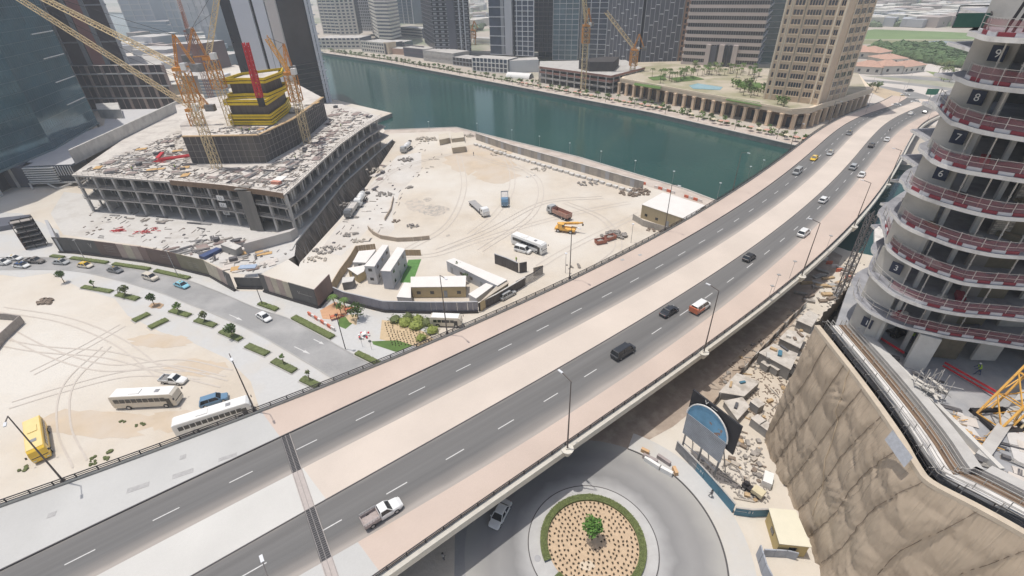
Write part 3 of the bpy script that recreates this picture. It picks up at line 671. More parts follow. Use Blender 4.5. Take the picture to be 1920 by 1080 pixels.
gl = MB().box((0, 0, 2.6), (4.2, .3, 4.4)).mesh('shop_window', DGL)
for p, hh in along([q for q in offset(C_, 4.3)], 6.3)[:-1]: link('shop_window', gl, cpo, (p.x + 3.1 * math.cos(hh), p.y + 3.1 * math.sin(hh), 0), hh)
# pool and garden lawns on the terrace
def onroof(pts, z=CH): return [W(*p, z) for p in pts]
solo('swimming_pool', MB().prism(onroof([(1292, 161), (1308, 157), (1355, 164), (1350, 169), (1300, 167)]), CH + .03, CH + .25), M('pool_water', (.34, .55, .62), .06, .08, .3), 'blue swimming pool on the hotel podium terrace', 'pool')
for pts, lb in (([(1215, 146), (1245, 142), (1250, 150), (1225, 151)], 'small green lawn on the terrace left of the pool'), ([(1255, 147), (1300, 143), (1320, 149), (1270, 154)], 'long planted strip behind the pool on the terrace'), ([(1375, 152), (1425, 156), (1430, 166), (1385, 164)], 'planted square on the terrace right of the pool'), ([(1190, 156), (1240, 163), (1238, 168), (1188, 160)], 'planted strip at the left front of the terrace'), ([(1365, 183), (1425, 193), (1428, 200), (1360, 188)], 'olive planted strip on the terrace edge near the hotel')):
    solo('lawn', MB().prism(onroof(pts), CH + .03, CH + .3), LAWN, lb, 'lawn')
# low podium buildings along the far promenade
def block(name, label, pa, pb, depth, h, m, face=None, z=0, cat='building', roof=None):
    return tower(name, label, rect(pa, pb, depth, z), z, z + h, {0: face} if face else {}, m, roof, cat=cat)
block('podium_building', 'curved cream podium with rows of small windows below the cream towers', (598, 92), (676, 92), 30, 11, NAVY, dict(fh=3.6, band=1.9, bm=CREAM, pier=5, pw=1.6, pm=CREAM, out=.5))
block('podium_building', 'white podium with square window grid below the banded tower', (680, 97), (722, 102), 24, 10, NAVY, dict(fh=3.2, band=1.3, bm=CREAM, pier=4, pw=1.4, pm=CREAM, out=.5))
block('stair_block', 'narrow tan block between the white podium and the low salmon building', (722, 101), (730, 102), 10, 11, STONEL)
block('podium_building', 'low salmon building with a blue glass upper floor by the promenade', (731, 101), (759, 103), 12, 5.5, M('salmon_wall', (.50, .34, .26), .85, .08, .2))
block('glass_block', 'blue glass block set back above the low salmon building', (728, 95), (760, 96), 16, 9, BGL, dict(fh=4, band=.5, bm=CREAM, out=.3))
block('podium_building', 'pale beige slatted car park block between the towers', (752, 68), (792, 72), 16, 11, SLATE, dict(fh=3.2, band=1.7, bm=CREAM, out=.5))
block('podium_building', 'dark clad podium box left of the grey stone podium', (758, 105), (797, 110), 16, 8, SLATE, dict(fh=3.2, band=.9, bz=3.4, bm=M('plum_cladding', (.15, .13, .16), .7, .1, .2), out=.3))
block('podium_building', 'grey stone podium under the dark charcoal tower', (797, 114), (850, 121), 20, 9, CONC, dict(fh=4.5, band=2.4, bm=CONC, pier=9, pw=3, pm=CONC, out=.4))
block('podium_building', 'low dark glass podium right of the grey stone podium', (850, 122), (887, 127), 16, 6.5, BLK, dict(fh=3.2, band=.6, bm=MGREY, pier=4, pw=.5, pm=MGREY, out=.3))
block('grid_building', 'white framed building with a bold grid of dark glass bays', (887, 133), (952, 138), 16, 10, NAVY, dict(fh=3.3, band=.55, bm=WHITE, pier=3.9, pw=.8, pm=WHITE, out=.6))
block('white_block', 'blank white block beside the grid building', (954, 137), (1010, 135), 14, 9, WGREY)
block('low_building', 'low white flat building behind the dark tower and the blue tower', (888, 82), (925, 84), 14, 6, WGREY, dict(fh=3, band=1.4, bm=WHITE, out=.3))
# white curved canopy
mb = MB(); A0 = W(948, 146); A1 = W(992, 149); d_ = (A1 - A0).normalized(); n_ = Vector((-d_.y, d_.x, 0)); n = 12; LL = (A1 - A0).length
for i in range(n):
    a0, a1 = math.pi * i / n, math.pi * (i + 1) / n
    p0, p1 = (-math.cos(a0) * 4 + 4, math.sin(a0) * 3.6), (-math.cos(a1) * 4 + 4, math.sin(a1) * 3.6)
    q = [A0 + n_ * p0[0], A1 + n_ * p0[0], A1 + n_ * p1[0], A0 + n_ * p1[0]]; zs = (p0[1], p0[1], p1[1], p1[1])
    mb.add([(v.x, v.y, z + .05) for v, z in zip(q, zs)], [(0, 1, 2, 3)])
solo('canopy', mb, WHITE, 'white barrel vaulted canopy at the water edge by the white block', 'canopy')
# low building under construction on the far bank
uc = [W(1011, 155), W(1143, 176), W(1206, 158), W(1170, 138), W(1012, 140)]
ub = thing('unfinished_building', 'low unfinished concrete building with rust red floor edges on the far bank', 'building', tuple(uc[0]))
U_ = [p - uc[0] for p in uc]; RUST = M('rust_red_edge', (.32, .17, .14), .85, .15, .3)
def grow(P, k): c = sum(P, Vector()) / len(P); return [c + (p - c) * k for p in P]
zs = (3.3, 6.6, 9.6)
for i, z in enumerate(zs): part('slab', MB().prism(U_, z - .3 + i*.01, z + i*.01, 0, bot=True), CONC, ub)
part('core_wall', MB().prism(grow(U_, .72), 0, 9.2), CONCD, ub)
cm = MB().box((0, 0, 4.8), (.6, .6, 9.6)).mesh('column', CONC)
for p, hh in along(U_[:3], 6.5): link('column', cm, ub, tuple(p), hh)
for z in (3.9, 7.3, 10.2):
    mb = MB()
    for a, b in zip(U_[:2], U_[1:3]): mb.bar(a + Vector((0, 0, z)), b + Vector((0, 0, z)), .12, 1.3 if z > 7 else .8)
    part('edge_protection', mb, RUST if z > 5 else STEEL, ub)
tp = [W(1085, 128, 10), W(1130, 122, 10), W(1160, 122, 10), W(1150, 133, 10), W(1105, 133, 10)]
part('tower_core', MB().prism([p - uc[0] for p in tp], 9.7, 15.5), M('dark_formwork', (.06, .055, .055), .8, .2, .4), ub)
# ---------------------------------------------------------------- right: villas, belts of trees, far city
def hip(name, label, pa, pb, depth, h, rh, wallm=CREAM, roofm=TERRA, z=0):
    P = rect(pa, pb, depth, z); b0 = P[0].copy(); Q = [p - b0 for p in P]; t = thing(name, label, 'house', tuple(b0))
    part('wall', MB().prism(Q, 0, h), wallm, t)
    c = sum(Q, Vector()) / 4; O = [c + (p - c) * 1.08 for p in Q]; m1 = (O[0] + O[3]) / 2; m2 = (O[1] + O[2]) / 2; dd = (m2 - m1).normalized(); inset = min(depth * .5, (m2 - m1).length * .4)
    r1 = m1 + dd * inset; r2 = m2 - dd * inset
    vs = [(p.x, p.y, h) for p in O] + [(r1.x, r1.y, h + rh), (r2.x, r2.y, h + rh)]
    part('roof', MB().add(vs, [(0, 1, 5, 4), (1, 2, 5), (2, 3, 4, 5), (3, 0, 4)]), roofm, t)
    h_ = ang(Q[0], Q[1]); L = (Q[1] - Q[0]).length; wmh = MB().box((0, 0, 0), (1.6, .12, 1.8)).mesh('window', DGL)
    for i in range(max(1, int(L / 5))): p = Q[0].lerp(Q[1], (i + .5) / max(1, int(L / 5))); link('window', wmh, t, (p.x, p.y, h * .5), h_)
    return t
hip('villa', 'long low villa block with terracotta hip roof nearest the bridge landing', (1600, 138), (1650, 141), 16, 5, 3.2)
hip('villa', 'villa block with terracotta roof and white gabled end, right of the long one', (1652, 140), (1690, 139), 15, 5.5, 3)
hip('villa', 'small villa with white walls at the right end of the terracotta row', (1692, 139), (1732, 134), 14, 4.5, 2.8)
hip('villa', 'terracotta roofed villa at the rear left of the cluster', (1606, 110), (1640, 110), 24, 5, 3.5)
hip('villa', 'terracotta roofed villa at the rear centre of the cluster', (1644, 112), (1668, 108), 22, 5, 3.5)
hip('villa', 'low pink roofed hall behind the white gabled villa', (1655, 122), (1700, 120), 18, 4, 2.5)
flatpx('bare_plot', [(1560, 172), (1628, 158), (1700, 177), (1688, 190), (1600, 208)], .02, M('plot_earth', (.52, .42, .30), .95, .12, .1))
flatpx('hotel_forecourt', [(1625, 170), (1680, 195), (1660, 206), (1600, 215)], .03, PALE)
flatpx('verge', [(1590, 125), (1745, 112), (1800, 130), (1800, 142), (1600, 142)], .02, PALE)
flatpx('lawn_strip', [(1735, 133), (1790, 140), (1800, 150), (1770, 150)], .03, M('rough_grass', (.20, .25, .10), .95, .2, .05))
flatpx('lake', [(1690, 82), (1760, 76), (1850, 82), (1900, 92), (1760, 92)], .05, M('lake_water', (.30, .34, .36), .2, .05, .02))
flatpx('grass_field', [(1590, 62), (1640, 55), (1780, 60), (1900, 66), (1900, 74), (1600, 74)], .04, M('field_green', (.17, .24, .10), .95, .2, .01))
flatpx('scrub_field', [(1590, 75), (1900, 75), (1900, 80), (1690, 81), (1590, 84)], .045, M('scrub_olive', (.26, .26, .15), .95, .25, .02))
# ---------------------------------------------------------------- unfinished podium, left
PZ = 13.4; FZ = (5.2, 9.2, PZ)
fl = [W(134, 328, PZ), W(215, 333, PZ), W(320, 341, PZ), W(419, 350, PZ), W(496, 360, PZ), W(532, 366, PZ)]
rl = [W(532, 366, PZ), W(560, 342, PZ), W(600, 305, PZ), W(640, 269, PZ), W(680, 240, PZ), W(716, 219, PZ)]
bk = [W(640, 195, PZ), W(560, 195, PZ), W(340, 205, PZ), W(230, 262, PZ)]
site = thing('unfinished_podium', 'big unfinished concrete podium with exposed columns and littered roof by the canal', 'building', (fl[-1].x, fl[-1].y, 0))
O0 = Vector((fl[-1].x, fl[-1].y, 0)); loc2 = lambda ps: [Vector((p.x - O0.x, p.y - O0.y, 0)) for p in ps]
FL, RL, BK = loc2(fl), loc2(rl), loc2(bk); outline = FL + RL[1:] + BK
SLABM = M('slab_edge_concrete', (.42, .40, .37), .85, .15, .4, c2=(.30, .28, .26), c2s=.2)
ROOFD = M('podium_roof_dusty', (.60, .56, .51), .95, .14, .5, c2=(.45, .41, .37), c2s=.15, c2lo=.5, c2hi=.66, bump=.3, bscale=3)
part('roof_slab', MB().prism(outline, PZ - .55, PZ, 0, bot=True, topmi=1), [SLABM, ROOFD], site)
for i, z in enumerate(FZ[:2]):
    ext = .9 * (2 - i); o2 = FL + [p + Vector((ext, 0, 0)) for p in RL[1:]] + BK
    part('floor_slab', MB().prism(o2, z - .45, z, 0, bot=True), SLABM, site)
part('inner_wall', MB().prism([p + Vector((-9 if p.x > -30 else 6, 9, 0)) for p in FL[:-1]] + [Vector((-10, 11, 0))] + [p + Vector((-10, 2, 0)) for p in RL[1:]] + BK, 0, PZ - .6), CONCD, site)
c1 = MB().box((0, 0, PZ / 2 - .3), (.75, .75, PZ - .5)).mesh('column', CONC)
for p, h in along([p + Vector((.5, .7, 0)) for p in FL], 7.6): link('column', c1, site, tuple(p), h)
for p, h in along([p + Vector((-1, .5, 0)) for p in RL], 6.8)[1:]: link('column', c1, site, tuple(p), h)
c3 = MB().box((0, 0, PZ / 2 - .3), (.5, .5, PZ - .5)).mesh('inner_column', CONC)
for p, h in along([p + Vector((0, 5.5, 0)) for p in FL], 7.6): link('inner_column', c3, site, tuple(p), h)
# props under the top slab, safety rails, netting
pm = MB().box((0, 0, 1.9), (.16, .16, 3.7)).mesh('prop', STEEL); cnt = 0
for z, st in ((FZ[1], 1.7), (FZ[0], 2.6)):
    for p, h in along([p + Vector((-.8, .4, 0)) for p in RL], st)[1:]:
        if rnd() < .8 and cnt < 140: link('prop', pm, site, (p.x + ru(-.8, .2), p.y, z), h); cnt += 1
    for p, h in along([p + Vector((.2, 1.6, 0)) for p in FL], st * 1.5):
        if rnd() < .7 and cnt < 230: link('prop', pm, site, (p.x, p.y + ru(-.3, 1.5), z), h); cnt += 1
for z, P in ((FZ[0], FL + RL[1:]), (FZ[1], FL + RL[1:]), (PZ, FL + RL[1:])):
    mb = MB()
    for a, b in zip(P[:-1], P[1:]):
        for dz in (.55, 1.1): mb.bar(a + Vector((0, 0, z + dz)), b + Vector((0, 0, z + dz)), .07)
    for p, h in along(P, 2.4): mb.box((p.x, p.y, z + .55), (.06, .06, 1.1))
    part('guard_rail', mb, WOODG, site)
# debris screen around part of the roof edge
mb = MB(); P = FL[2:]
for a, b in zip(P[:-1], P[1:]): mb.bar(a + Vector((0, -.35, PZ - .1)), b + Vector((0, -.35, PZ - .1)), .15, 1.6)
part('edge_screen', mb, BRN, site)
# stair tower draped in grey net near the front
p = W(470, 432); solo('stair_tower', MB().prism([p, W(495, 434), W(492, 418), W(468, 416)], 0, PZ - .2).box((p.x + 1.5, p.y + 1.2, PZ + .3), (4, 3.4, .25)), M('grey_net', (.22, .205, .185), .9, .2, .6, stretch=(0, (1, 1, .1))), 'grey netted stair tower standing against the podium front', 'stair tower')
# floor number boards
def text_mesh(s, size, m, name='number'):
    c = bpy.data.curves.new('t', 'FONT'); c.body = s; c.size = size; c.align_x = 'CENTER'; c.align_y = 'CENTER'; c.extrude = .01
    o = bpy.data.objects.new('t', c); col.objects.link(o); dg = bpy.context.evaluated_depsgraph_get(); me = bpy.data.meshes.new_from_object(o.evaluated_get(dg)); bpy.data.objects.remove(o); me.name = name
    me.materials.clear(); me.materials.append(m); return me
INK = M('sign_ink', (.06, .06, .07), .7, 0)
for px, z, s, lb in (((414, 371), 10.6, 'L2', 'top'), ((419, 384), 6.8, 'L1', 'middle'), ((425, 398), 2.8, 'L0', 'lowest')):
    p = W(*px, z); hh = ang(FL[2], FL[3]); t = thing('floor_board', 'white floor number board hung in the podium front, %s of the three' % lb, 'sign', (p.x, p.y - .3, z), hh, 'floor number boards on the podium')
    part('board', MB().box((0, 0, 0), (2.6, .08, 1.6)), WHITE, t); o = part('number', text_mesh(s, 1.2, INK), None, t, loc=(0, -.06, 0)); o.rotation_euler = (math.pi/2, 0, 0)
# podium side wall into the dig
tl = [W(735, 262), W(643, 344), W(554, 454), W(545, 470)]
mb = MB()
for a, b in zip(tl[:-1], tl[1:]): mb.bar(a + Vector((.1, 0, .1)), b + Vector((.1, 0, .1)), .7, .5)
solo('trench_wall_cap', mb, CONCL, 'long pale concrete cap on the retaining wall beside the excavation', 'wall')
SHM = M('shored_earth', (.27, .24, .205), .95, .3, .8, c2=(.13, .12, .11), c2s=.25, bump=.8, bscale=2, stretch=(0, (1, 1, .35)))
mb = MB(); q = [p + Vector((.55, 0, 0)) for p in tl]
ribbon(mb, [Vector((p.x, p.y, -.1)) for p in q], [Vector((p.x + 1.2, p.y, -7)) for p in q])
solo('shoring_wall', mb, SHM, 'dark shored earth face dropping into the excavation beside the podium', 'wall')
mb = MB()
for p, h in along(tl, 1.9):
    if rnd() < .7: mb.bar((p.x + .7, p.y, ru(-2, 0)), (p.x + ru(1.2, 4), p.y + ru(-3, 3), -6.5), .09)
stuff('scaffold_tubes', mb, STEEL, 'loose scaffold tubes leaning in the excavation')
# sloping sand side of the dig
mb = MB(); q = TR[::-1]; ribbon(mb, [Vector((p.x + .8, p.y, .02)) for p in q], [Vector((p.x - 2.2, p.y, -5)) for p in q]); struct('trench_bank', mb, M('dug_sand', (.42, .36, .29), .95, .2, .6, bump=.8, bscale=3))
# ---------------------------------------------------------------- roof parapet wall on the left of the roof
a, b = W(140, 305, PZ), W(338, 207, PZ); h = ang(a, b); L = (b - a).length
solo('parapet_wall', MB().prism([a, b, b + Vector((-.8, 1.4, 0)), a + Vector((-.8, 1.4, 0))], PZ - .5, PZ + 4.4), CONCL, 'long pale concrete wall bounding the left of the podium roof', 'wall')
# ---------------------------------------------------------------- dark core block on the roof
cb = [W(362, 307, PZ), W(500, 305, PZ), W(561, 271, PZ), W(614, 224, PZ), W(560, 190, PZ), W(345, 238, PZ)]
cz = zat(cb[1], 254)
CZ = max(20, min(26, cz))
core = thing('core_block', 'dark netted concrete core block rising from the podium roof under the yellow formwork', 'building', tuple(cb[0]))
cc = [Vector((p.x - cb[0].x, p.y - cb[0].y, 0)) for p in cb]
NETM = M('dark_netting', (.085, .08, .08), .9, .35, .35, c2=(.17, .15, .13), c2s=.15, stretch=(0, (1.2, 1.2, .12)))
part('wall', MB().prism(cc, -.02, CZ - PZ, 0, topmi=1), [NETM, ROOFD], core)
mb = MB()
for a, b in zip(cc[:4], cc[1:4]): mb.bar(a + Vector((0, 0, CZ - PZ + .15)), b + Vector((0, 0, CZ - PZ + .15)), 1.3, .3)
part('walkway', mb, WOOD, core)
mb = MB()
for p, hh in along(cc[:4], 2.2): mb.box((p.x, p.y, (CZ - PZ) / 2), (.14, .14, CZ - PZ))
for z in (2.2, 4.4, 6.6):
    for a, b in zip(cc[:3], cc[1:4]): mb.bar(a + Vector((0, -.1, z)), b + Vector((0, -.1, z)), .1)
part('scaffold', mb, WOODG, core, stuff=True)
nb = MB().box((0, 0, 0), (2.6, .1, 1.6)); p = W(447, 278, PZ + 4.5); part('floor_board', nb, WHITE, core, loc=(p.x - cb[0].x, p.y - cb[0].y - .4, 4.5))
# yellow climbing formwork: tiers
yf = thing('climbing_formwork', 'bright yellow climbing formwork ring stepped in tiers on top of the core', 'formwork', (cb[0].x, cb[0].y, CZ))
def tier(front, zf, label, z0s, depth, wallh, inset):
    pts = [W(*p, zf) for p in front]; c = sum(pts, Vector()) / len(pts)
    P = [Vector((p.x - cb[0].x, p.y - cb[0].y, 0)) for p in pts]; n = len(P)
    bkp = [P[-1] + Vector((-3, depth * .8, 0)), P[0] + Vector((1, depth, 0))]; R = P + bkp; cen = sum(R, Vector()) / len(R)
    inn = [cen + (p - cen) * inset for p in R]
    part('form_wall', MB().prism(inn, zf - CZ - .2, zf - CZ + wallh, 0, topmi=1), [M('form_ply_dark', (.13, .11, .10), .8, .3, .8, stretch=(0, (2, 2, .2))), ROOFD], yf)
    for z, hh in z0s:
        for a, b in zip(R, R[1:] + R[:1]):
            part('yellow_panel', MB().bar(a + Vector((0, 0, z - CZ + hh * .27)), b + Vector((0, 0, z - CZ + hh * .27)), .35, hh * .42), YFORM, yf); part('yellow_panel', MB().bar(a + Vector((0, 0, z - CZ - hh * .27)), b + Vector((0, 0, z - CZ - hh * .27)), .5, hh * .40), YFORM, yf); part('dark_rail', MB().bar(a + Vector((0, 0, z - CZ)), b + Vector((0, 0, z - CZ)), .2, hh * .14), DARK, yf)
        fl_ = MB()
        for a, b, c2, d2 in zip(R, R[1:] + R[:1], inn[1:] + inn[:1], inn): fl_.add([(v.x, v.y, z - CZ - hh / 2 + .05) for v in (a, b, c2, d2)], [(0, 1, 2, 3)])
        part('platform', fl_, WOODG, yf)
z1 = CZ + .3
t0 = [(434, 234), (511, 234), (540, 211)]
b0 = W(511, 234, z1)
zz = lambda y: zat((b0.x, b0.y, z1), y)
tier(t0, z1, '', [(zz(230), 1.5), (zz(219), 1.7), (zz(192), 1.9)], 14, zz(190) - z1, .9)
z2 = zz(192) + .5
t1 = [(428, 186), (462, 184), (505, 184), (536, 170)]
b1 = W(505, 184, z2); zy = lambda y: zat((b1.x, b1.y, z2), y)
tier(t1, z2, '', [(zy(180), 2.0), (zy(151), 1.9)], 12, zy(150) - z2, .82)
# ---------------------------------------------------------------- tower cranes
def lattice(mb, a, b, w, pitch=None, r=.12, mi=0, tri=False, w1=None):
    a = Vector(a); b = Vector(b); d = b - a; L = d.length; d.normalize(); pitch = pitch or w; w1 = w1 or w
    up = Vector((0, 0, 1)) if abs(d.z) < .9 else Vector((0, 1, 0)); x = d.cross(up).normalized(); y = x.cross(d).normalized()
    def cr(t):
        q = a + d * (L * t); ww = (w + (w1 - w) * t) / 2
        if tri: return [q - x*ww - y*ww*.7, q + x*ww - y*ww*.7, q + y*ww*.9]
        return [q - x*ww - y*ww, q + x*ww - y*ww, q + x*ww + y*ww, q - x*ww + y*ww]
    n = max(1, int(L / pitch)); A = cr(0); B = cr(1); k = len(A)
    for i in range(k): mb.bar(A[i], B[i], r * 1.5, mi=mi)
    for s in range(n):
        P, Q = cr(s / n), cr((s + 1) / n)
        for i in range(k):
            j = (i + 1) % k; mb.bar(P[i], Q[j] if s % 2 else Q[i] if False else Q[j], r * .8, mi=mi)
            mb.bar(P[i], P[j], r * .8, mi=mi)
    return mb
def crane(label, base, top_y, jib_tip=None, jib_root=None, apex=None, tail=None, mastw=2.2, m=(CRM, ORG, CRM), r=.13, cage=None, jw=1.7):
    z1 = zat(base, top_y); t = thing('tower_crane', label, 'crane', tuple(base)); B = Vector(base)
    top = Vector((0, 0, z1 - B.z))
    part('mast', lattice(MB(), (0, 0, 0), top, mastw, mastw * 1.1, r), m[0], t)
    cg = MB(); lattice(cg, top - Vector((0, 0, min(9, top.z * .5))), top - Vector((0, 0, .5)), mastw + 1.2, 2.2, r * 1.5); part('climbing_cage', cg, m[1], t)
    part('slewing_ring', MB().box(top + Vector((0, 0, .5)), (mastw + 1.4, mastw + 1.4, 1.0)), m[1], t)
    part('cab', MB().box(top + Vector((2.0, -1.2, 1.2)), (1.6, 1.8, 2.0)), WHITE, t)
    root = top + Vector((0, 0, 1.2))
    if jib_tip is not None:
        tip = Vector(jib_tip) - B; part('jib', lattice(MB(), root, tip, jw, jw * 1.15, r, tri=True), m[2], t)
        dj = tip - root; dh = Vector((dj.x, dj.y, 0)).normalized() if Vector((dj.x, dj.y, 0)).length > .1 else Vector((0, 1, 0))
        ct = root - dh * 6.5; mb = MB(); mb.bar(root + Vector((1, 0, 0)), ct + Vector((1, 0, 0)), .35); mb.bar(root - Vector((1, 0, 0)), ct - Vector((1, 0, 0)), .35); part('counter_jib', mb, m[1], t)
        part('counterweight', MB().box(ct + Vector((0, 0, -.3)), (3.2, 2.0, 2.2), ang((0, 0), dh)), CONCD, t)
        ap = root - dh * 2.2 + Vector((0, 0, 8.5)) if apex is None else Vector(apex) - B
        mb = MB(); lattice(mb, root + Vector((-.8, 0, 0)), ap, .7, 1.4, r, tri=True); lattice(mb, ct, ap, .6, 1.6, r * .8, tri=True); part('a_frame', mb, m[1], t)
        mb = MB(); mb.bar(ap, tip, .09); mb.bar(ap, root.lerp(tip, .6), .07); part('stay', mb, DARK, t)
        hk = root.lerp(tip, .97); mb = MB().bar(hk, hk - Vector((0, 0, 9)), .06); part('hoist_rope', mb, DARK, t)
    return t
def P3(x, y, z): return W(x, y, z)
bA = P3(408, 316, PZ); crane('yellow tower crane in front of the core, jib reaching to the upper left corner', bA, 132, ray(45, -22, 232), cage=1)
bE = P3(382, 262, PZ + 4); crane('yellow tower crane behind the left roof wall, lower of the two long jibs', bE, 208, ray(6, -22, 240))
bD = P3(577, 268, PZ); crane('orange and yellow tower crane right of the yellow formwork, short raised jib', bD, 140, ray(501, 70, 186), m=(CRM, ORG, YEL), jw=1.5)
bC = P3(436, 235, CZ); crane('tall yellow tower crane behind the core with its jib raised out of the frame', bC, 112, ray(414, -40, 205))
bF = Vector((-172, 300, 0)); crane('hazy dark red tower crane far behind beside the grey towers', bF, 60, Vector((-205, 360, 92)), m=(M('faded_red', (.33, .16, .12), .7, .1, 1),) * 3)
# separate raised jibs / gantry frames
p = P3(392, 247, PZ); solo('jib_section', lattice(MB(), p, p + Vector((1.5, 0, 13)), 1.1, 1.4, .14), YEL, 'short upright yellow lattice section standing by the roof wall', 'crane part')
# red placing boom on the formwork
rb = P3(487, 182, z2 + 3); t = thing('placing_boom', 'bright red lattice placing boom rising from the yellow formwork', 'boom', tuple(rb))
tip = ray(460, 80, (rb - Vector((0, 0, 66))).length * .99) - rb
part('lower_boom', lattice(MB(), (0, 0, 0), tip * .5, 1.5, 1.4, .24), RED, t); part('upper_boom', lattice(MB(), tip * .5, tip, 1.3, 1.3, .22), RED, t); part('pedestal', MB().box((0, 0, -1.5), (1.6, 1.6, 3)), DARK, t)
part('boom_skin', MB().bar(tip * .3, tip * .95, .45), RED, t)
# far bank cranes
for px, top, tipp, lb in (((1093, 172), 50, (1092, -30), 'pale yellow tower crane above the low unfinished building, left of its core'), ((1183, 160), 95, (1136, 22), 'thin sandy tower crane with slanting jib before the chequered towers')):
    b = W(*px); d0 = math.hypot(b.x, b.y); z1 = zat(b, top); crane(lb, b, top, ray(*tipp, math.hypot(d0 * .98, 66 - z1 - 10)), mastw=3, r=.2, jw=2.4)
b = W(888, 84); crane('small orange tower crane between the dark tower and the blue tower', b, 58, ray(874, 45, math.hypot(b.x, b.y)), mastw=5, r=.4, m=(ORG, ORG, CRM), jw=3)
# ---------------------------------------------------------------- left background towers
# black tower with pale fins
bt = [W(470, 196), W(505, 200), W(560, 203), W(622, 190), W(596, 170), W(470, 165)]
btw = thing('black_tower', 'black glass tower with broad pale vertical fins behind the yellow formwork', 'tower', tuple(bt[0])); Q = [p - bt[0] for p in bt]
part('wall', MB().prism(Q, 0, 90), BLK, btw)
PF = M('pale_fin_panel', (.72, .74, .79), .55, .04, .1)
def finat(x0, x1, y, hproud, nm='fin', z0=0, m=PF, ztop=90, zz_=0.):
    a, b = W(x0, y, zz_), W(x1, y, zz_); a.z = b.z = 0; a -= bt[0]; b -= bt[0]; n = Vector((0, -1, 0)) * hproud
    part(nm, MB().prism([a, b, b + n, a + n], z0, ztop), m, btw)
finat(493, 524, 204, 1.5, z0=16); finat(530, 549, 206, 1.5, z0=12); finat(551, 568, 206, 1.6, z0=8, m=M('beige_fin', (.66, .61, .58), .6, .05, .1))
for k in range(15):
    p = Q[2].lerp(Q[3], .94); part('floor_ledge', MB().box((p.x, p.y - .5, 14 + k * 5.0), (5, 1.2, .6), 0), PF, btw)
for f_ in (.90, .99): p = Q[2].lerp(Q[3], f_); part('column', MB().box((p.x, p.y - 1.5, 45), (1.3, 1.3, 90)), PF, btw)
for k in range(9): a, b = Q[2].lerp(Q[3], .05), Q[2].lerp(Q[3], .95); part('scaffold_deck', MB().bar((a.x, a.y - 1.2, 3 + k * 2.6), (b.x, b.y - 1.2, 3 + k * 2.6), 1.2, .2), M('scaffold_grey', (.16, .15, .145), .8, .3, .6), btw)
# big teal glass tower, left edge
g0 = [W(-260, 452), W(0, 372), W(120, 315), W(199, 262), W(150, 215), W(-260, 300)]
gt = thing('glass_tower', 'huge dark teal glass tower filling the upper left corner', 'tower', tuple(g0[2])); Q = [p - g0[2] for p in g0]
GF = [p for p in Q]
part('glass_wall', MB().prism(Q, 8.2, 82), TGL, gt)
cen = sum(Q, Vector()) / len(Q); part('lobby_wall', MB().prism([cen + (p - cen) * .86 for p in Q], 0, 8.2), BLK, gt)
mb = MB()
for a, b in zip(Q[:3], Q[1:4]): mb.bar(a + Vector((0, 0, 8.3)), b + Vector((0, 0, 8.3)), .9, .7)
part('soffit_edge', mb, M('teal_edge', (.20, .27, .29), .4, .1, .3), gt)
mb = MB()
for k in range(17):
    z = 11 + k * 4.1
    for a, b in zip(Q[:3], Q[1:4]): mb.bar(a + Vector((0, -.04, z)), b + Vector((0, -.04, z)), .12, .12)
for a, b in zip(Q[:3], Q[1:4]):
    n = int((b - a).length / 1.8)
    for i in range(n): p = a.lerp(b, i / n); mb.box((p.x, p.y - .03, 45), (.07, .1, 73))
part('mullions', mb, M('mullion_teal', (.13, .19, .215), .3, .1, 1), gt, stuff=True)
for i, (x0, y0, x1, y1) in enumerate(((85, 71, 122, 67), (106, 116, 148, 108), (126, 158, 165, 149), (145, 199, 182, 187), (-10, 247, 18, 238))):
    b2 = W(*((x0 + x1) / 2 + 60, 0)) if False else None
    # ledges on the right-hand facade edge line: find height on the tower corner
    zc = zat((g0[3].x, g0[3].y, 8), (y0 + y1) / 2 - 12) if i < 4 else 16
    a = Q[3].lerp(Q[2], .42) if i < 4 else Q[1].lerp(Q[2], .0); b = Q[3].lerp(Q[2], .02) if i < 4 else Q[1].lerp(Q[2], .25)
    part('white_ledge', MB().bar(a + Vector((0, -.4, zc)), b + Vector((0, -.4, zc)), 1.0, .35), WHITE, gt)
cm = MB().box((0, 0, 4.1), (1.6, 1.2, 8.2), 0).mesh('column', CONCL)
for p, h in along([q + Vector((-1.5, 2, 0)) for q in Q[1:4]], 10): link('column', cm, gt, tuple(p), h)
# terrace and louvred wing between glass tower and site
tz = 8.0
wg = [W(42, 312, tz), W(134, 308, tz), W(235, 255, tz), W(345, 203, tz), W(200, 206, tz), W(195, 235, tz), W(90, 270, tz)]
solo('terrace_deck', MB().prism(wg, tz - .8, tz, bot=True), M('terrace_pale', (.56, .55, .55), .9, .06, .2), 'pale flat terrace deck between the glass tower and the podium wall', 'terrace')
lw = [W(40, 314, tz), W(135, 311, tz)]; e0, e1 = lw; hh = ang(e0, e1); L = (e1 - e0).length
lv = thing('louvred_wing', 'low wing with white horizontal louvres left of the unfinished podium', 'building', (e0.x, e0.y, 0), hh)
part('wall', MB().box((L / 2, 4, 4.9), (L, 7.5, 6.0)), BLK, lv)
lm = MB().box((L * .33, -.35, 0), (L * .60, .9, .42)).mesh('louvre', WHITE)
for k in range(7): link('louvre', lm, lv, (0, 0, 2.4 + k * .88))
part('soffit', MB().box((L / 2, 3.6, 1.6), (L + 1, 8.5, .5)), CONCL, lv)
sm = MB().box((0, 0, 0), (.2, .3, 3.6)).mesh('fin', WGREY)
for k in range(7): link('fin', sm, lv, (L * .66 + k * L * .05, -.1, 6.2))
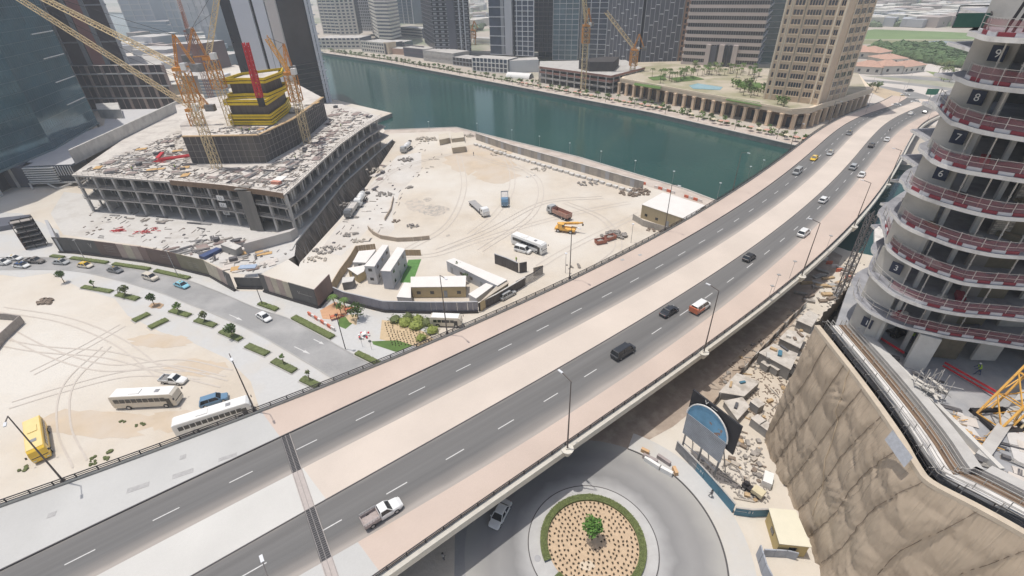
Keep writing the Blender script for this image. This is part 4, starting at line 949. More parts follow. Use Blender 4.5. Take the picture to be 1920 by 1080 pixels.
for x0, x1 in ((L * .38, L * .62), (L * .86, L * .62), (L*.02, L*.14)): part('strut', MB().bar((x0, -1.0, 1.4), (x1, -3.2, .1), .55), CONCL, lv)
part('dark_wall', MB().box((-L * .35, 3, 4), (L * .7, 6, 8)), SLATE, lv)
# dark plinth in front of glass tower + paving
solo('plinth_wall', MB().prism([W(-200, 470), W(50, 425), W(62, 410), W(-200, 440)], 0, 1.6), SLATE, 'dark low plinth wall at the foot of the teal glass tower', 'wall')
# brown / red framed tower
br = [W(140, 206), W(278, 202), W(262, 176), W(140, 180)]
tower('brown_tower', 'dark brown tower with grey frame lines and a faded red central strip', br, 0, 90, {0: dict(fh=19.0, band=.8, bm=MGREY, out=.5, strips=[(-.02, .03, .6, MGREY, 'frame_strip'), (.22, .27, .6, MGREY, 'frame_strip'), (.47, .52, .6, MGREY, 'frame_strip'), (.54, .70, .5, M('faded_red_wall', (.46, .20, .18), .8, .08, .2), 'red_strip'), (.70, .75, .6, MGREY, 'frame_strip'), (.96, 1.0, .6, WGREY, 'frame_strip')])}, M('brown_black_wall', (.075, .06, .065), .5, .2, .1))
tower('balcony_tower', 'grey balcony edge tower behind the glass tower with thin white slabs', [W(112, 232), W(156, 216), W(150, 190), W(100, 200)], 0, 140, {0: dict(fh=4, band=.35, bm=WGREY, pier=6, pw=.4, pm=WGREY, out=.8)}, SLATE)
bf = [W(172, 207), W(336, 206), W(326, 180), W(164, 182)]
tower('framed_building', 'four storey mauve brown framed building with open bays behind the terrace', bf, 0, zat(bf[0], 124), {0: dict(fh=7.0, band=.7, bm=WGREY, pier=9.5, pw=1.5, pm=M('mauve_brown', (.42, .34, .32), .8, .1, .2), out=1.0, mull=4.8, mw=.4, mm=M('mauve_brown', (.42, .34, .32), .8))}, M('bay_dark', (.055, .045, .05), .6, .3, .2))
solo('plant_box', MB().prism([W(190, 222, 8), W(232, 222, 8), W(228, 208, 8), W(186, 210, 8)], 8, 12.5), CONCL, 'pale concrete plant box on the terrace beside the glass tower', 'plant room')
tower('white_slatted_block', 'white block with blue horizontal bands left of the yellow formwork', [W(386, 190), W(435, 190), W(430, 172), W(384, 172)], 0, 14, {0: dict(fh=1.9, band=.6, bm=WHITE, out=.3)}, M('pale_blue_panel', (.34, .42, .52), .6, .05, .3))
# hazy towers beyond
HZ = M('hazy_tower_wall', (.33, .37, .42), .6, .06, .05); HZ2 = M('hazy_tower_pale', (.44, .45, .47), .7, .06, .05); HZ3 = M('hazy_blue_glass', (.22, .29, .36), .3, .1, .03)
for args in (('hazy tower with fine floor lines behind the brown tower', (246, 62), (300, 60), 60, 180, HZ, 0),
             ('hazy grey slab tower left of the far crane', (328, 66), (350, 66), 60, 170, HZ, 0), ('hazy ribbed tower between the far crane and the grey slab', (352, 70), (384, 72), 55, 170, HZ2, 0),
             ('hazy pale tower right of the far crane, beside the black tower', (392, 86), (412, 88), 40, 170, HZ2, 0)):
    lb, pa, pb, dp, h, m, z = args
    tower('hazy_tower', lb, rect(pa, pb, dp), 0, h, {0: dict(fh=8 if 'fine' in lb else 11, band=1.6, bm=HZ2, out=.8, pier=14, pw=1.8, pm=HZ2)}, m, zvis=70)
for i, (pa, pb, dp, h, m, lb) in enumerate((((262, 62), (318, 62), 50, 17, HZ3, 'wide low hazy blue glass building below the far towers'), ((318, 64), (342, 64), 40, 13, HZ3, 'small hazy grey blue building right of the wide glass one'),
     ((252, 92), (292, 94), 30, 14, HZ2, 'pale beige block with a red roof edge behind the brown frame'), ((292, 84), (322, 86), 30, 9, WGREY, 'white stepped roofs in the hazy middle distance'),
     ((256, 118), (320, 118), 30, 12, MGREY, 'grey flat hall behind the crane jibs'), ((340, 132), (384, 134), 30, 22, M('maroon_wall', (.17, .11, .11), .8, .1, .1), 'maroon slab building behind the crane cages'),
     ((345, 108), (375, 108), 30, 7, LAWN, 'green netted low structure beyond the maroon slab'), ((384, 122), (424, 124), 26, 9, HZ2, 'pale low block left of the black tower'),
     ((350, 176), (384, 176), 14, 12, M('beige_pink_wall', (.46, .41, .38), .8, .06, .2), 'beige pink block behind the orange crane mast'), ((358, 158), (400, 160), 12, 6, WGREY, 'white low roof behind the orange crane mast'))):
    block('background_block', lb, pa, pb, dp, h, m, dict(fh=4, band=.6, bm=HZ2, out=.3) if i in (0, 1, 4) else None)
solo('stair_screen', MB().box((0, 0, 0), (.1, .1, .1)), DARK, 'x', 'x') if False else None
# red brown scaffold stair, bottom left
sp = W(70, 462); st = thing('scaffold_gate_tower', 'dark scaffold stair tower leaning shelves by the hoarding corner', 'scaffold', tuple(sp), math.radians(32))
for k in range(6): part('deck', MB().box((0, 0, .8 + k * 1.55), (5.0, 2.2, .16)), WOODG, st)
for x in (-2.4, 0, 2.4):
    for y in (-1.05, 1.05): part('upright', MB().box((x, y, 4.6), (.14, .14, 9.2)), DARK, st)
part('back_screen', MB().box((0, 1.1, 4.8), (5, .1, 8.4)), DARK, st); part('side_panel', MB().box((-2.5, 0, 2.6), (.12, 2.2, 5)), M('rusty_panel', (.32, .19, .14), .8, .2, 1), st)
# small roofs of the hazy district behind the cranes: each its own building
for k in range(46):
    x, y = ru(246, 420), ru(78, 182); p = W(x, y); s_ = ru(5, 14)
    o = solo('small_building', MB().box((0, 0, s_ * .25), (s_ * ru(.9, 1.8), s_, s_ * .5), 0), [WGREY, CONCL, CREAM, HZ2, MGREY, M('roof_rose', (.50, .40, .38), .85, .1, .1)][k % 6], 'small flat roofed building among the hazy roofs behind the cranes', 'building', 'small roofs behind the cranes', (p.x, p.y, 0), ru(-.2, .2))
# ---------------------------------------------------------------- vehicles
def paint(name, c, coat=.3): return M('paint_' + name, c, .3, .03, 1, spec=.5, coat=coat)
PW = paint('white', (.78, .78, .76)); PCR = paint('cream', (.66, .60, .50)); PSI = paint('silver', (.42, .43, .43)); PGR = paint('grey', (.17, .175, .18)); PDK = paint('dark', (.035, .037, .042))
PBR = paint('warm_grey', (.22, .20, .18)); PYE = paint('yellow', (.80, .52, .04)); PBL = paint('light_blue', (.25, .55, .66)); PB2 = paint('steel_blue', (.14, .25, .37)); PGN = paint('green', (.05, .33, .22)); PNV = paint('navy', (.04, .09, .22)); POR = paint('orange_red', (.55, .16, .08)); PTN = paint('tan_red', (.40, .22, .17))
HL = M('headlight_glass', (.75, .75, .72), .2, 0); TLm = M('tail_light_red', (.35, .02, .02), .3, 0); RIM = M('wheel_rim', (.45, .45, .46), .4, 0, metal=.6)
def loft(mb, st, mi=0):                    # st: (x, halfwidth, z0, z1, top_halfwidth)
    rows = []
    for x, w, z0, z1, wt in st: rows.append([(x, -w * .94, z0), (x, -w, z0 + (z1 - z0) * .3), (x, -w, z0 + (z1 - z0) * .7), (x, -wt, z1), (x, wt, z1), (x, w, z0 + (z1 - z0) * .7), (x, w, z0 + (z1 - z0) * .3), (x, w * .94, z0)])
    k = 8; n = len(rows); vs = [p for r in rows for p in r]; fs = [tuple(range(k))[::-1], tuple(range((n-1)*k, n*k))]
    for i in range(n - 1):
        for j in range(k): fs.append((i*k + j, i*k + (j+1) % k, (i+1)*k + (j+1) % k, (i+1)*k + j))
    return mb.add(vs, fs, mi)
def wheels(t, xs, y, r=.33, w=.22):
    ty = MB().tube((0, -w/2, 0), (0, w/2, 0), r, n=12).mesh('tyre', BLACK); rim = MB().tube((0, -w/2 - .015, 0), (0, w/2 + .015, 0), r * .58, n=10).mesh('rim', RIM)
    for x in xs:
        for s in (-1, 1): o = link('wheel', ty, t, (x, s * y, r)); link('rim', rim, o)
def lights(t, xf, xr, y, z, s=.28):
    hm = MB().box((0, 0, 0), (.08, s, .14)).mesh('headlight', HL); tm_ = MB().box((0, 0, 0), (.08, s * .9, .16)).mesh('tail_light', TLm)
    for q in (-1, 1): link('headlight', hm, t, (xf, q * y, z)); link('tail_light', tm_, t, (xr, q * y, z + .12))
def car(kind, paintm, label, roofm=None, cat=None, group=None, bumper=None):
    roofm = roofm or paintm
    S = dict(sedan=(4.7, 1.82, .80, 1.42, (-1.55, -.95, .45, 1.25)), suv=(4.8, 1.92, .98, 1.72, (-2.2, -1.85, .55, 1.25)), hatch=(4.2, 1.78, .86, 1.52, (-1.9, -1.5, .45, 1.2)), van=(5.1, 1.95, 1.05, 1.95, (-2.4, -2.2, 1.0, 1.75)))[kind]
    L, Wd, zb_, zt, (x0, x1, x2, x3) = S; h = L / 2; w = Wd / 2
    t = thing('car' if kind != 'van' else 'van', label, cat or ('van' if kind == 'van' else 'car'), group=group)
    nose = .62 if kind in ('sedan', 'hatch') else .8
    st = [(-h, w * .82, .34, zb_ * .86, w * .74), (-h + .18, w * .95, .24, zb_ * .97, w * .84), (-h * .5, w, .2, zb_, w * .90), (0, w, .2, zb_, w * .92), (h * .45, w, .2, zb_ * .98, w * .90), (h - .45, w * .96, .22, zb_ * .86, w * .82), (h - .1, w * .86, .26, zb_ * nose + .08, w * .72), (h, w * .7, .34, zb_ * nose - .05, w * .6)]
    part('body', loft(MB(), st), paintm, t, smooth=False)
    ww = w * .90; wt = w * .70
    vs = [(x0, -ww, zb_ - .03), (x3, -ww, zb_ - .03), (x3, ww, zb_ - .03), (x0, ww, zb_ - .03), (x1, -wt, zt - .06), (x2, -wt, zt - .06), (x2, wt, zt - .06), (x1, wt, zt - .06)]
    part('windows', MB().add(vs, [(0,1,5,4), (1,2,6,5), (2,3,7,6), (3,0,4,7), (4,5,6,7)]), GLASS, t)
    r0 = MB().add([(x1 - .12, -wt - .03, zt - .07), (x2 + .1, -wt - .03, zt - .07), (x2 + .1, wt + .03, zt - .07), (x1 - .12, wt + .03, zt - .07), (x1, -wt * .9, zt), (x2, -wt * .9, zt), (x2, wt * .9, zt), (x1, wt * .9, zt)], [(0,1,5,4), (1,2,6,5), (2,3,7,6), (3,0,4,7), (4,5,6,7)])
    for sx in ((x2 + .05, x3), ((x1 + x2) / 2, (x1 + x2) / 2), (x1 - .05, x0)):
        for sy in (-1, 1): r0.bar((sx[0], sy * (wt + .01), zt - .06), (sx[1], sy * (ww + .01), zb_ - .02), .09)
    part('roof', r0, roofm, t)
    wheels(t, (-h * .62, h * .64), w - .12, .33 if kind != 'suv' else .38); lights(t, h - .14, -h + .06, w * .62, zb_ * .66)
    mm = MB().box((0, 0, 0), (.16, .2, .13)).mesh('mirror', paintm)
    for s in (-1, 1): link('mirror', mm, t, (x3 - .25, s * (w + .08), zb_ + .05))
    if kind == 'sedan' and 'taxi' in label: part('roof_sign', MB().box((x2 - .5, 0, zt + .07), (.2, .55, .14)), PYE if roofm is not PYE else WHITE, t)
    return t
def pickup(paintm, label, caged=False, dirty=None):
    L, w = 5.3, .92; h = L / 2; t = thing('pickup_truck', label, 'pickup truck')
    part('body', loft(MB(), [(-.45, w, .3, 1.0, w * .92), (.3, w, .28, 1.02, w * .93), (1.2, w, .28, 1.0, w * .9), (2.2, w * .95, .3, .92, w * .82), (h, w * .75, .38, .72, w * .62)]), paintm, t)
    ww, wt = w * .92, w * .72
    part('windows', MB().add([(-.4, -ww, .98), (1.25, -ww, .98), (1.25, ww, .98), (-.4, ww, .98), (-.25, -wt, 1.62), (.55, -wt, 1.62), (.55, wt, 1.62), (-.25, wt, 1.62)], [(0,1,5,4), (1,2,6,5), (2,3,7,6), (3,0,4,7), (4,5,6,7)]), GLASS, t)
    r0 = MB().box((.15, 0, 1.65), (.95, wt * 2 + .06, .08))
    for s in (-1, 1): r0.bar((.6, s * wt, 1.62), (1.25, s * ww, .98), .09); r0.bar((-.3, s * wt, 1.62), (-.42, s * ww, .98), .12)
    part('roof', r0, paintm, t)
    b = MB().box((-1.55, 0, .62), (2.15, w * 2, .1))
    for s in (-1, 1): b.box((-1.55, s * (w - .04), .86), (2.15, .08, .5))
    b.box((-2.6, 0, .86), (.08, w * 2, .5)); b.box((-.5, 0, .86), (.08, w * 2, .5)); part('cargo_bed', b, dirty or paintm, t)
    part('bed_floor', MB().box((-1.55, 0, .69), (2.0, w * 1.8, .04)), dirty or CONCD, t)
    if caged:
        rk = MB()
        for s in (-1, 1):
            for z in (1.3, 1.5): rk.bar((-2.6, s * (w - .04), z), (-.48, s * (w - .04), z), .05)
            for i in range(7): x = -2.6 + i * .35; rk.bar((x, s * (w - .04), 1.1), (x, s * (w - .04), 1.5), .045)
        rk.bar((-.48, -w, 1.5), (-.48, w, 1.5), .05); part('rack', rk, GREYM, t)
    wheels(t, (-1.65, 1.6), w - .1, .38, .24); lights(t, h - .14, -h + .05, w * .7, .66); return t
def bus(paintm, label, L=11.5, Hh=3.2, Wd=2.5, nw=9, cat='bus', roofm=None, glassy=False, stripe=None, ac=True):
    h, w = L / 2, Wd / 2; t = thing('bus', label, cat); k = .28
    b = MB(); loft(b, [(-h, w * .94, .45, Hh - .18, w * .86), (-h + .25, w, .36, Hh - .05, w * .92), (h - .5, w, .36, Hh - .05, w * .92), (h - .12, w * .97, .38, Hh - .35, w * .88), (h, w * .92, .45, Hh * .55, w * .84)])
    part('body', b, paintm, t)
    part('roof', MB().box((-.1, 0, Hh - .02), (L - .9, Wd * .86, .1)), roofm or WHITE, t)
    wh = Hh * .27; zc = Hh * .66; ww = (L - 2.2) / nw; wmesh = MB().box((0, 0, 0), (ww - (.04 if glassy else .14), .05, wh)).mesh('window', GLASS)
    for s in (-1, 1):
        for i in range(nw): link('window', wmesh, t, (-h + .7 + ww * (i + .5), s * (w + .012), zc))
    part('windscreen', MB().add([(h + .02, -w * .86, Hh * .42), (h + .02, w * .86, Hh * .42), (h - .13, w * .84, Hh * .86), (h - .13, -w * .84, Hh * .86)], [(0, 1, 2, 3)]), GLASS, t)
    part('rear_window', MB().box((-h - .01, 0, Hh * .7), (.05, w * 1.4, Hh * .2)), GLASS, t)
    if ac: part('roof_unit', MB().box((-L * .12, 0, Hh + .1), (1.8, 1.3, .16)), roofm or WHITE, t); part('roof_hatch', MB().box((L * .22, 0, Hh + .06), (.8, .8, .06)), GREYM, t)
    if stripe: 
        for s in (-1, 1): part('stripe', MB().box((0, s * (w + .008), Hh * .34), (L * .9, .03, .22)), stripe, t)
    part('door', MB().box((h - 1.15, -(w + .02), Hh * .42), (.8, .05, Hh * .62)), GLASS, t)
    wheels(t, (-h * .52, h * .66), w - .1, .48, .3); lights(t, h + .0, -h + .0, w * .7, .75, .4)
    mm = MB().box((0, 0, 0), (.12, .25, .4)).mesh('mirror', DARK)
    for s in (-1, 1): link('mirror', mm, t, (h + .15, s * (w + .2), Hh * .72))
    return t
def truck(kind, cabm, bedm, label):
    t = thing('truck', label, 'truck'); L = dict(flat=12.8, dump=9.6, box=9.4, mixer=8.4)[kind]; h = L / 2
    part('chassis', MB().box((-.2, 0, .85), (L - .4, .95, .3)), DARK, t)
    part('cab', loft(MB(), [(h - 2.2, 1.22, .6, 2.9, 1.1), (h - .4, 1.22, .6, 2.85, 1.1), (h - .02, 1.2, .6, 1.9, 1.15)]), cabm, t)
    part('windscreen', MB().add([(h + .0, -1.05, 1.75), (h + .0, 1.05, 1.75), (h - .36, 1.0, 2.68), (h - .36, -1.0, 2.68)], [(0, 1, 2, 3)]), GLASS, t)
    for s in (-1, 1): part('side_window', MB().box((h - 1.1, s * 1.22, 2.15), (1.0, .05, .6)), GLASS, t)
    if kind == 'flat': part('flatbed', MB().box((-1.3, 0, 1.15), (L - 3, 2.45, .22)), bedm, t); part('headboard', MB().box((h - 2.75, 0, 1.7), (.12, 2.45, 1.1)), DARK, t)
    if kind in ('dump', 'box'):
        b = MB(); b.box((-1.2, 0, 1.1), (L - 2.9, 2.4, .15))
        for s in (-1, 1):
            b.box((-1.2, s * 1.18, 1.75), (L - 2.9, .1, 1.3))
            for i in range(7): b.box((-h + .5 + i * .85, s * 1.25, 1.75), (.12, .08, 1.3))
        b.box((h - 2.75, 0, 1.9), (.1, 2.4, 1.6)); b.box((-h + .25, 0, 1.75), (.1, 2.4, 1.3)); part('tipper_body', b, bedm, t)
        if kind == 'box': part('load', MB().box((-1.2, 0, 1.7), (L - 3.3, 2.1, .9)), M('load_pale', (.52, .49, .46), .9, .2, 2), t)
    if kind == 'mixer':
        mb = MB(); mb.tube((-h + .4, 0, 2.7), (-h + 2, 0, 2.5), .55, 1.15, 12); mb.tube((-h + 2, 0, 2.5), (h - 3.6, 0, 2.2), 1.15, 1.2, 12); mb.tube((h - 3.6, 0, 2.2), (h - 2.6, 0, 2.05), 1.2, .6, 12)
        part('drum', mb, bedm, t, smooth=True); part('hopper', MB().box((-h + .3, 0, 3.3), (1, 1.2, .7)), DARK, t)
    wheels(t, (-h + 1.2, -h + 2.5, h - 1.3), 1.05, .5, .32); lights(t, h + .02, -h + .1, .9, .85, .35); return t
def place(t, front, back, z=0.):
    a, b = W(*back, z), W(*front, z); m = (a + b) / 2; t.location = (m.x, m.y, z); t.rotation_euler = (0, 0, ang(a, b)); return t
def onbridge(t, px, away=True, z=None, toff=0):
    zz = 8.0
    for _ in range(8): q = W(*px, zz); u = q.x * CS + q.y * SN; zz = zb(u)
    q = W(*px, zz + .02); a, b = E_('K3', u - 2), E_('K3', u + 2); hh = ang(a, b) + (0 if away else math.pi)
    sl = math.atan2(zb(u + 2) - zb(u - 2), 4) * (1 if away else -1)
    t.location = (q.x, q.y, zz + .02); t.rotation_euler = (0, -sl, hh); return t
onbridge(pickup(PW, 'white pickup truck with caged dusty bed, nearest vehicle on the bridge', True, M('dusty_bed', (.42, .36, .34), .9, .2, 3)), (718, 966))
onbridge(car('van', PDK, 'black people carrier alone in the lane behind the white pickup'), (1168, 664))
onbridge(car('sedan', PDK, 'dark sedan level with the red and white van on the bridge'), (1254, 587))
onbridge(car('van', PW, 'white van with orange red tail on the bridge', None), (1312, 580))
_v = [o for o in bpy.data.objects if o.get('label', '').startswith('white van with orange')][0]
part('red_tail', MB().box((-2.35, 0, .95), (.5, 1.96, 1.1)).box((-1.2, 0, .72), (2.6, 1.98, .55)), POR, _v)
onbridge(car('hatch', PDK, 'small black hatchback mid bridge near the lane edge'), (1404, 486))
onbridge(car('suv', PW, 'white estate car on the bridge between two right hand lamp posts'), (1506, 440))
onbridge(car('hatch', PW, 'white hatchback on the bridge left of the crane truss'), (1543, 378))
onbridge(car('sedan', PW, 'white sedan, lower of two side by side past mid bridge'), (1615, 330))
onbridge(car('suv', PSI, 'silver car, upper of two side by side past mid bridge'), (1599, 316))
onbridge(car('sedan', PDK, 'black sedan on the far half of the outbound road'), (1633, 275))
onbridge(car('sedan', PW, 'white sedan just beyond the black one on the outbound road'), (1662, 264))
onbridge(car('van', PSI, 'pale green grey van coming down the inbound road'), (1494, 325), False)
onbridge(car('sedan', PYE, 'yellow taxi coming down the inbound road'), (1526, 299), False)
onbridge(car('sedan', PSI, 'silver sedan beside the yellow taxi on the inbound road'), (1556, 289), False)
onbridge(car('sedan', PGR, 'grey sedan alone on the inbound road above the taxi'), (1592, 252), False)
onbridge(car('sedan', PW, 'white car on the bridge where the median narrows'), (1707, 215))
onbridge(car('sedan', PDK, 'black car at the far end of the outbound road by the slab tower'), (1734, 212))
for px, m, lb in (((1680, 197), PW, 'white car in the hotel shadow at the far landing'), ((1717, 191), PW, 'white car just before the green road sign'), ((1697, 178), PW, 'white car on the bend beyond the bridge'), ((1705, 170), PDK, 'dark car on the far bend ahead of the white one'), ((1600, 140), PDK, 'dark car on the road by the villas')):
    t = car('sedan', m, lb); p = W(*px, .4); t.location = (p.x, p.y, .03); t.rotation_euler = (0, 0, math.radians(150 if px[1] > 175 else 170))
# street traffic, driving from left to right along the hoarding
def st(t, px, hpx, z=.03): return place(t, (px[0] + hpx[0], px[1] + hpx[1]), (px[0] - hpx[0], px[1] - hpx[1]), z)
st(car('sedan', PW, 'white taxi with green tail, upper car at the left edge', PW), (27, 487), (12, 0)); _v = bpy.data.objects[-1] if False else None
st(car('sedan', PW, 'white taxi with navy blue roof on the street at lower left', PNV), (42, 500), (12, 1))
st(car('suv', PW, 'white car cut off by the left edge of the street'), (5, 495), (12, 0))
st(car('sedan', PGN, 'green and white car just behind the navy roofed taxi', PW), (34, 488), (-12, -1)) if False else None
st(pickup(PBR, 'brown grey pickup on the street behind the silver car'), (68, 492), (12, .5))
st(car('sedan', PSI, 'silver sedan with dark bonnet behind the yellow roofed taxi'), (116, 494), (12, .8))
st(car('sedan', PCR, 'cream taxi with bright yellow roof on the street', PYE), (161, 500), (12, 1.5))
st(car('sedan', PGR, 'dark grey sedan ahead of the yellow roofed taxi'), (217, 509), (12, 2.5))
st(car('suv', PCR, 'cream off road car in the middle of the street traffic'), (284, 523), (12, 3.5))
st(car('sedan', PBL, 'light blue taxi leading the street traffic', PBL), (342, 537), (12, 4))
st(car('sedan', PW, 'white saloon alone on the street near the planters'), (496, 597), (12, 7.5))
# parked on the sand, left
place(bus(PCR, 'cream coach parked on the sand, left of the blue car', 11.6, stripe=None), (342, 754), (222, 760))
place(bus(PW, 'long white school style bus beside the bridge railing', 12.2, 3.1, nw=11), (470, 771), (342, 812))
place(bus(PYE, 'yellow bus parked on the sand at the left edge', 9.6, 2.9, nw=8, roofm=M('yellow_roof', (.78, .62, .28), .5, .05, 1)), (84, 870), (74, 800))
place(pickup(PW, 'white pickup parked behind the cream coach'), (350, 718), (305, 714))
place(car('suv', PB2, 'blue estate car parked behind the white bus'), (422, 748), (384, 760))
# big lot
place(bus(PW, 'white coach with dark window band beside a white van on the sand lot', 11.4, 3.3, glassy=True, nw=9), (1018, 476), (966, 456))
place(car('van', PW, 'white van parked against the white coach'), (995, 476), (966, 468))
place(truck('flat', PW, M('flatbed_grey', (.36, .35, .34), .8, .15, 2), 'white flatbed lorry parked on the sand lot'), (915, 410), (882, 380))
place(truck('box', PB2, M('tipper_pale', (.40, .42, .45), .7, .15, 2), 'lorry with blue cab facing the camera beside the flatbed'), (947, 398), (946, 362))
place(truck('dump', PSI, PTN, 'tipper truck with dull red body facing left on the lot'), (1026, 396), (1072, 416))
place(truck('mixer', PW, PW, 'white concrete mixer truck beside the excavation'), (665, 398), (690, 365)); place(truck('box', PGR, CONCL, 'grey tipper lorry nearest the excavation edge'), (652, 412), (668, 388))
place(truck('mixer', PSI, PW, 'concrete mixer truck near the canal corner of the lot'), (752, 290), (774, 276))
place(bus(PCR, 'cream minibus parked by the garden hedge', 7.0, 2.6, 2.05, nw=5, ac=False), (864, 610), (812, 608))
place(car('suv', PSI, 'silver off road car by the site gate'), (962, 550), (940, 562))
place(car('sedan', PW, 'white saloon half hidden under the bridge edge'), (926, 990), (950, 945), .03)
# yellow mobile crane
t = thing('mobile_crane', 'yellow mobile crane with folded boom parked by the tipper truck', 'crane'); place(t, (1078, 437), (1042, 432))
part('carrier', MB().box((0, 0, 1.1), (6.2, 2.3, .6)), YEL, t); part('cab', MB().box((-1.2, -.6, 2.1), (1.8, 1.1, 1.4)), YEL, t); part('cab_glass', MB().box((-.5, -.6, 2.3), (.5, 1.15, .8)), GLASS, t)
part('boom', MB().bar((-2.6, .5, 2.2), (3.8, .5, 3.2), .7, .6).bar((3.8, .5, 3.2), (5.2, .5, 3.5), .4), YEL, t); part('hook_block', MB().box((5.2, .5, 2.8), (.4, .3, .6)), DARK, t); wheels(t, (-2.0, 1.9), 1.0, .6, .45)
# motorcycle
t = thing('motorcycle', 'motorcycle with rider on the far outbound road', 'motorcycle'); onbridge(t, (1668, 245))
part('frame', MB().box((0, 0, .6), (1.5, .3, .4)), DARK, t); part('front_wheel', MB().tube((.7, -.06, .32), (.7, .06, .32), .32, n=10), BLACK, t); part('rear_wheel', MB().tube((-.7, -.06, .32), (-.7, .06, .32), .32, n=10), BLACK, t)
from mathutils import noise as mnoise
# ---------------------------------------------------------------- curved slab tower under construction (right)
RT = thing('slab_tower', 'unfinished white slab tower with curved floor edges and red netting at the right', 'building', (48, 50, 0))
RO0 = Vector((48, 50, 0)); V2 = lambda x, y, z=0: Vector((x, y, z)) - RO0
SLB = M('white_slab_concrete', (.70, .68, .65), .8, .08, .8, c2=(.44, .42, .40), c2s=.6, c2lo=.5, c2hi=.75); SLBF = M('slab_floor_grey', (.33, .33, .35), .9, .12, .7, c2=(.22, .22, .24), c2s=.4)
NETR = M('red_debris_net', (.31, .11, .12), .85, .35, 1.0, alpha=.44); REDB = M('barrier_red', (.26, .045, .06), .6, .1, 1); WHB = M('barrier_white', (.58, .57, .58), .6, .1, 1)
WALLG = M('core_wall_grey', (.58, .55, .50), .9, .12, .6, c2=(.42, .40, .36), c2s=.3); PLY = M('olive_ply', (.20, .17, .12), .85, .2, .8); NAVB = M('number_board_blue', (.03, .04, .07), .6, .05, 1)
SLN = {10: (60.7, [(1827,60),(1851,67),(1889,70),(1935,72)]), 9: (56.8, [(1803,146),(1822,153),(1867,161),(1935,168)]), 8: (52.9, [(1751,191),(1778,222),(1800,231),(1844,244),(1935,260)]),
 7: (49.1, [(1734,284),(1742,293),(1760,304),(1800,316),(1844,324),(1935,338)]), 6: (45.2, [(1694,340),(1700,351),(1720,362),(1742,371),(1800,389),(1867,404),(1935,410)]),
 5: (41.3, [(1678,404),(1689,416),(1711,429),(1756,447),(1800,462),(1867,476),(1935,481)]), 4: (37.4, [(1651,404),(1656,425),(1660,442),(1664,462),(1689,482),(1733,504),(1778,520),(1822,531),(1935,540)]),
 3: (33.5, [(1640,474),(1631,493),(1631,509),(1649,529),(1678,551),(1733,573),(1800,587),(1867,593),(1935,600)]), 2: (29.6, [(1601,536),(1602,550),(1609,562),(1633,584),(1689,609),(1733,620),(1778,630),(1822,636),(1935,653)])}
BACK = {10: [(43, 52), (50, 60)], 9: [(44, 51), (46, 56), (52, 62)], 8: [(49, 59), (53, 64)], 7: [(45.5, 53), (47, 57), (53, 64)], 6: [(46, 54), (47.5, 58), (52, 64)], 5: [(46, 54), (48, 60), (53, 65)], 4: [(52, 62), (55, 67)], 3: [(47.5, 56), (49, 60), (54, 67)], 2: [(47, 56), (48, 61), (54, 68)]}
propm = {}
for n, (z, px) in SLN.items():
    E1 = smoothline([W(*p, z) for p in px], 5)
    ol = [Vector((p.x, p.y, 0)) - RO0 for p in E1] + [V2(84, 36), V2(84, 74), V2(60, 72)] + [p for p in smoothline([V2(E1[0].x + 13, E1[0].y + 11), V2(E1[0].x + 7.5, E1[0].y + 6.6 + .5 * math.sin(n * 2)), V2(E1[0].x + 3.4, E1[0].y + 3.9), V2(E1[0].x + 1.3, E1[0].y + 2.3 + .3 * math.sin(n * 3)), V2(E1[0].x + .2, E1[0].y + .9)], 5)]
    th = .40
    s = part('slab', MB().prism(ol, z - th, z, 0, bot=True, topmi=1), [SLB, SLBF], RT)
    lip = MB(); LP = [Vector((p.x, p.y, z)) - RO0 for p in E1[:-6]]
    edge = [Vector((p.x, p.y, z)) - RO0 for p in E1] ; ins = offset(edge, -.25 if True else 0)
    cenv = V2(60, 56); 
    if (ins[len(ins)//2] - cenv).length > (edge[len(edge)//2] - cenv).length: ins = offset(edge, .25)
    # toe blocks alternating red and white, net, rails, posts
    seg = along(ins, 1.15); bm = MB().box((0, 0, .16), (1.1, .14, .32)); br_, bw = bm.mesh('toe_board', REDB), bm.mesh('toe_board', WHB)
    k0 = int(len(seg) * (.12 if n > 3 else .55 if n == 3 else .5))
    if n != 2 or True:
        for k, (p, h) in enumerate(seg[k0:-1]): q, h2 = seg[k0 + k + 1]; c = (p + q) / 2; link('toe_board', br_ if k % 2 else bw, s, (c.x, c.y, c.z), ang(p, q))
    np_ = ins[int(len(ins) * (.1 if n > 3 else .45)):]
    mb = MB()
    for a, b in zip(np_[:-1], np_[1:]): mb.add([a + Vector((0, 0, .3)), b + Vector((0, 0, .3)), b + Vector((0, 0, 1.2)), a + Vector((0, 0, 1.2 + .1 * math.sin(a.x * 3)))], [(0, 1, 2, 3)])
    part('debris_net', mb, NETR, s)
    mb = MB()
    for zz in (.75, 1.3):
        for a, b in zip(ins[:-1], ins[1:]): mb.bar(a + Vector((0, 0, zz)), b + Vector((0, 0, zz)), .045)
    part('guard_rail', mb, STEEL, s)
    pm_ = MB().box((0, 0, .7), (.06, .06, 1.4)).mesh('post', STEEL)
    for p, h in along(ins, 1.9): link('post', pm_, s, tuple(p), h)
    # tall props up to the slab above
    if n < 10:
        pr = MB().box((0, 0, 1.75), (.09, .09, 3.5)); pr.box((0, 0, 1.6), (.16, .16, .12)); pr = pr.mesh('prop', STEEL)
        for p, h in along(offset(ins, .9 if (offset(ins, .9)[3] - cenv).length < (ins[3] - cenv).length else -.9), 1.9)[1:]:
            if rnd() < .75 and (p + RO0 - Vector((46.0, 48.8, z))).length > 1.9: link('prop', pr, s, (p.x, p.y, z), 0)
levels = [24.3, 29.6, 33.5, 37.4, 41.3, 45.2, 49.1, 52.9, 56.8, 60.7, 66]
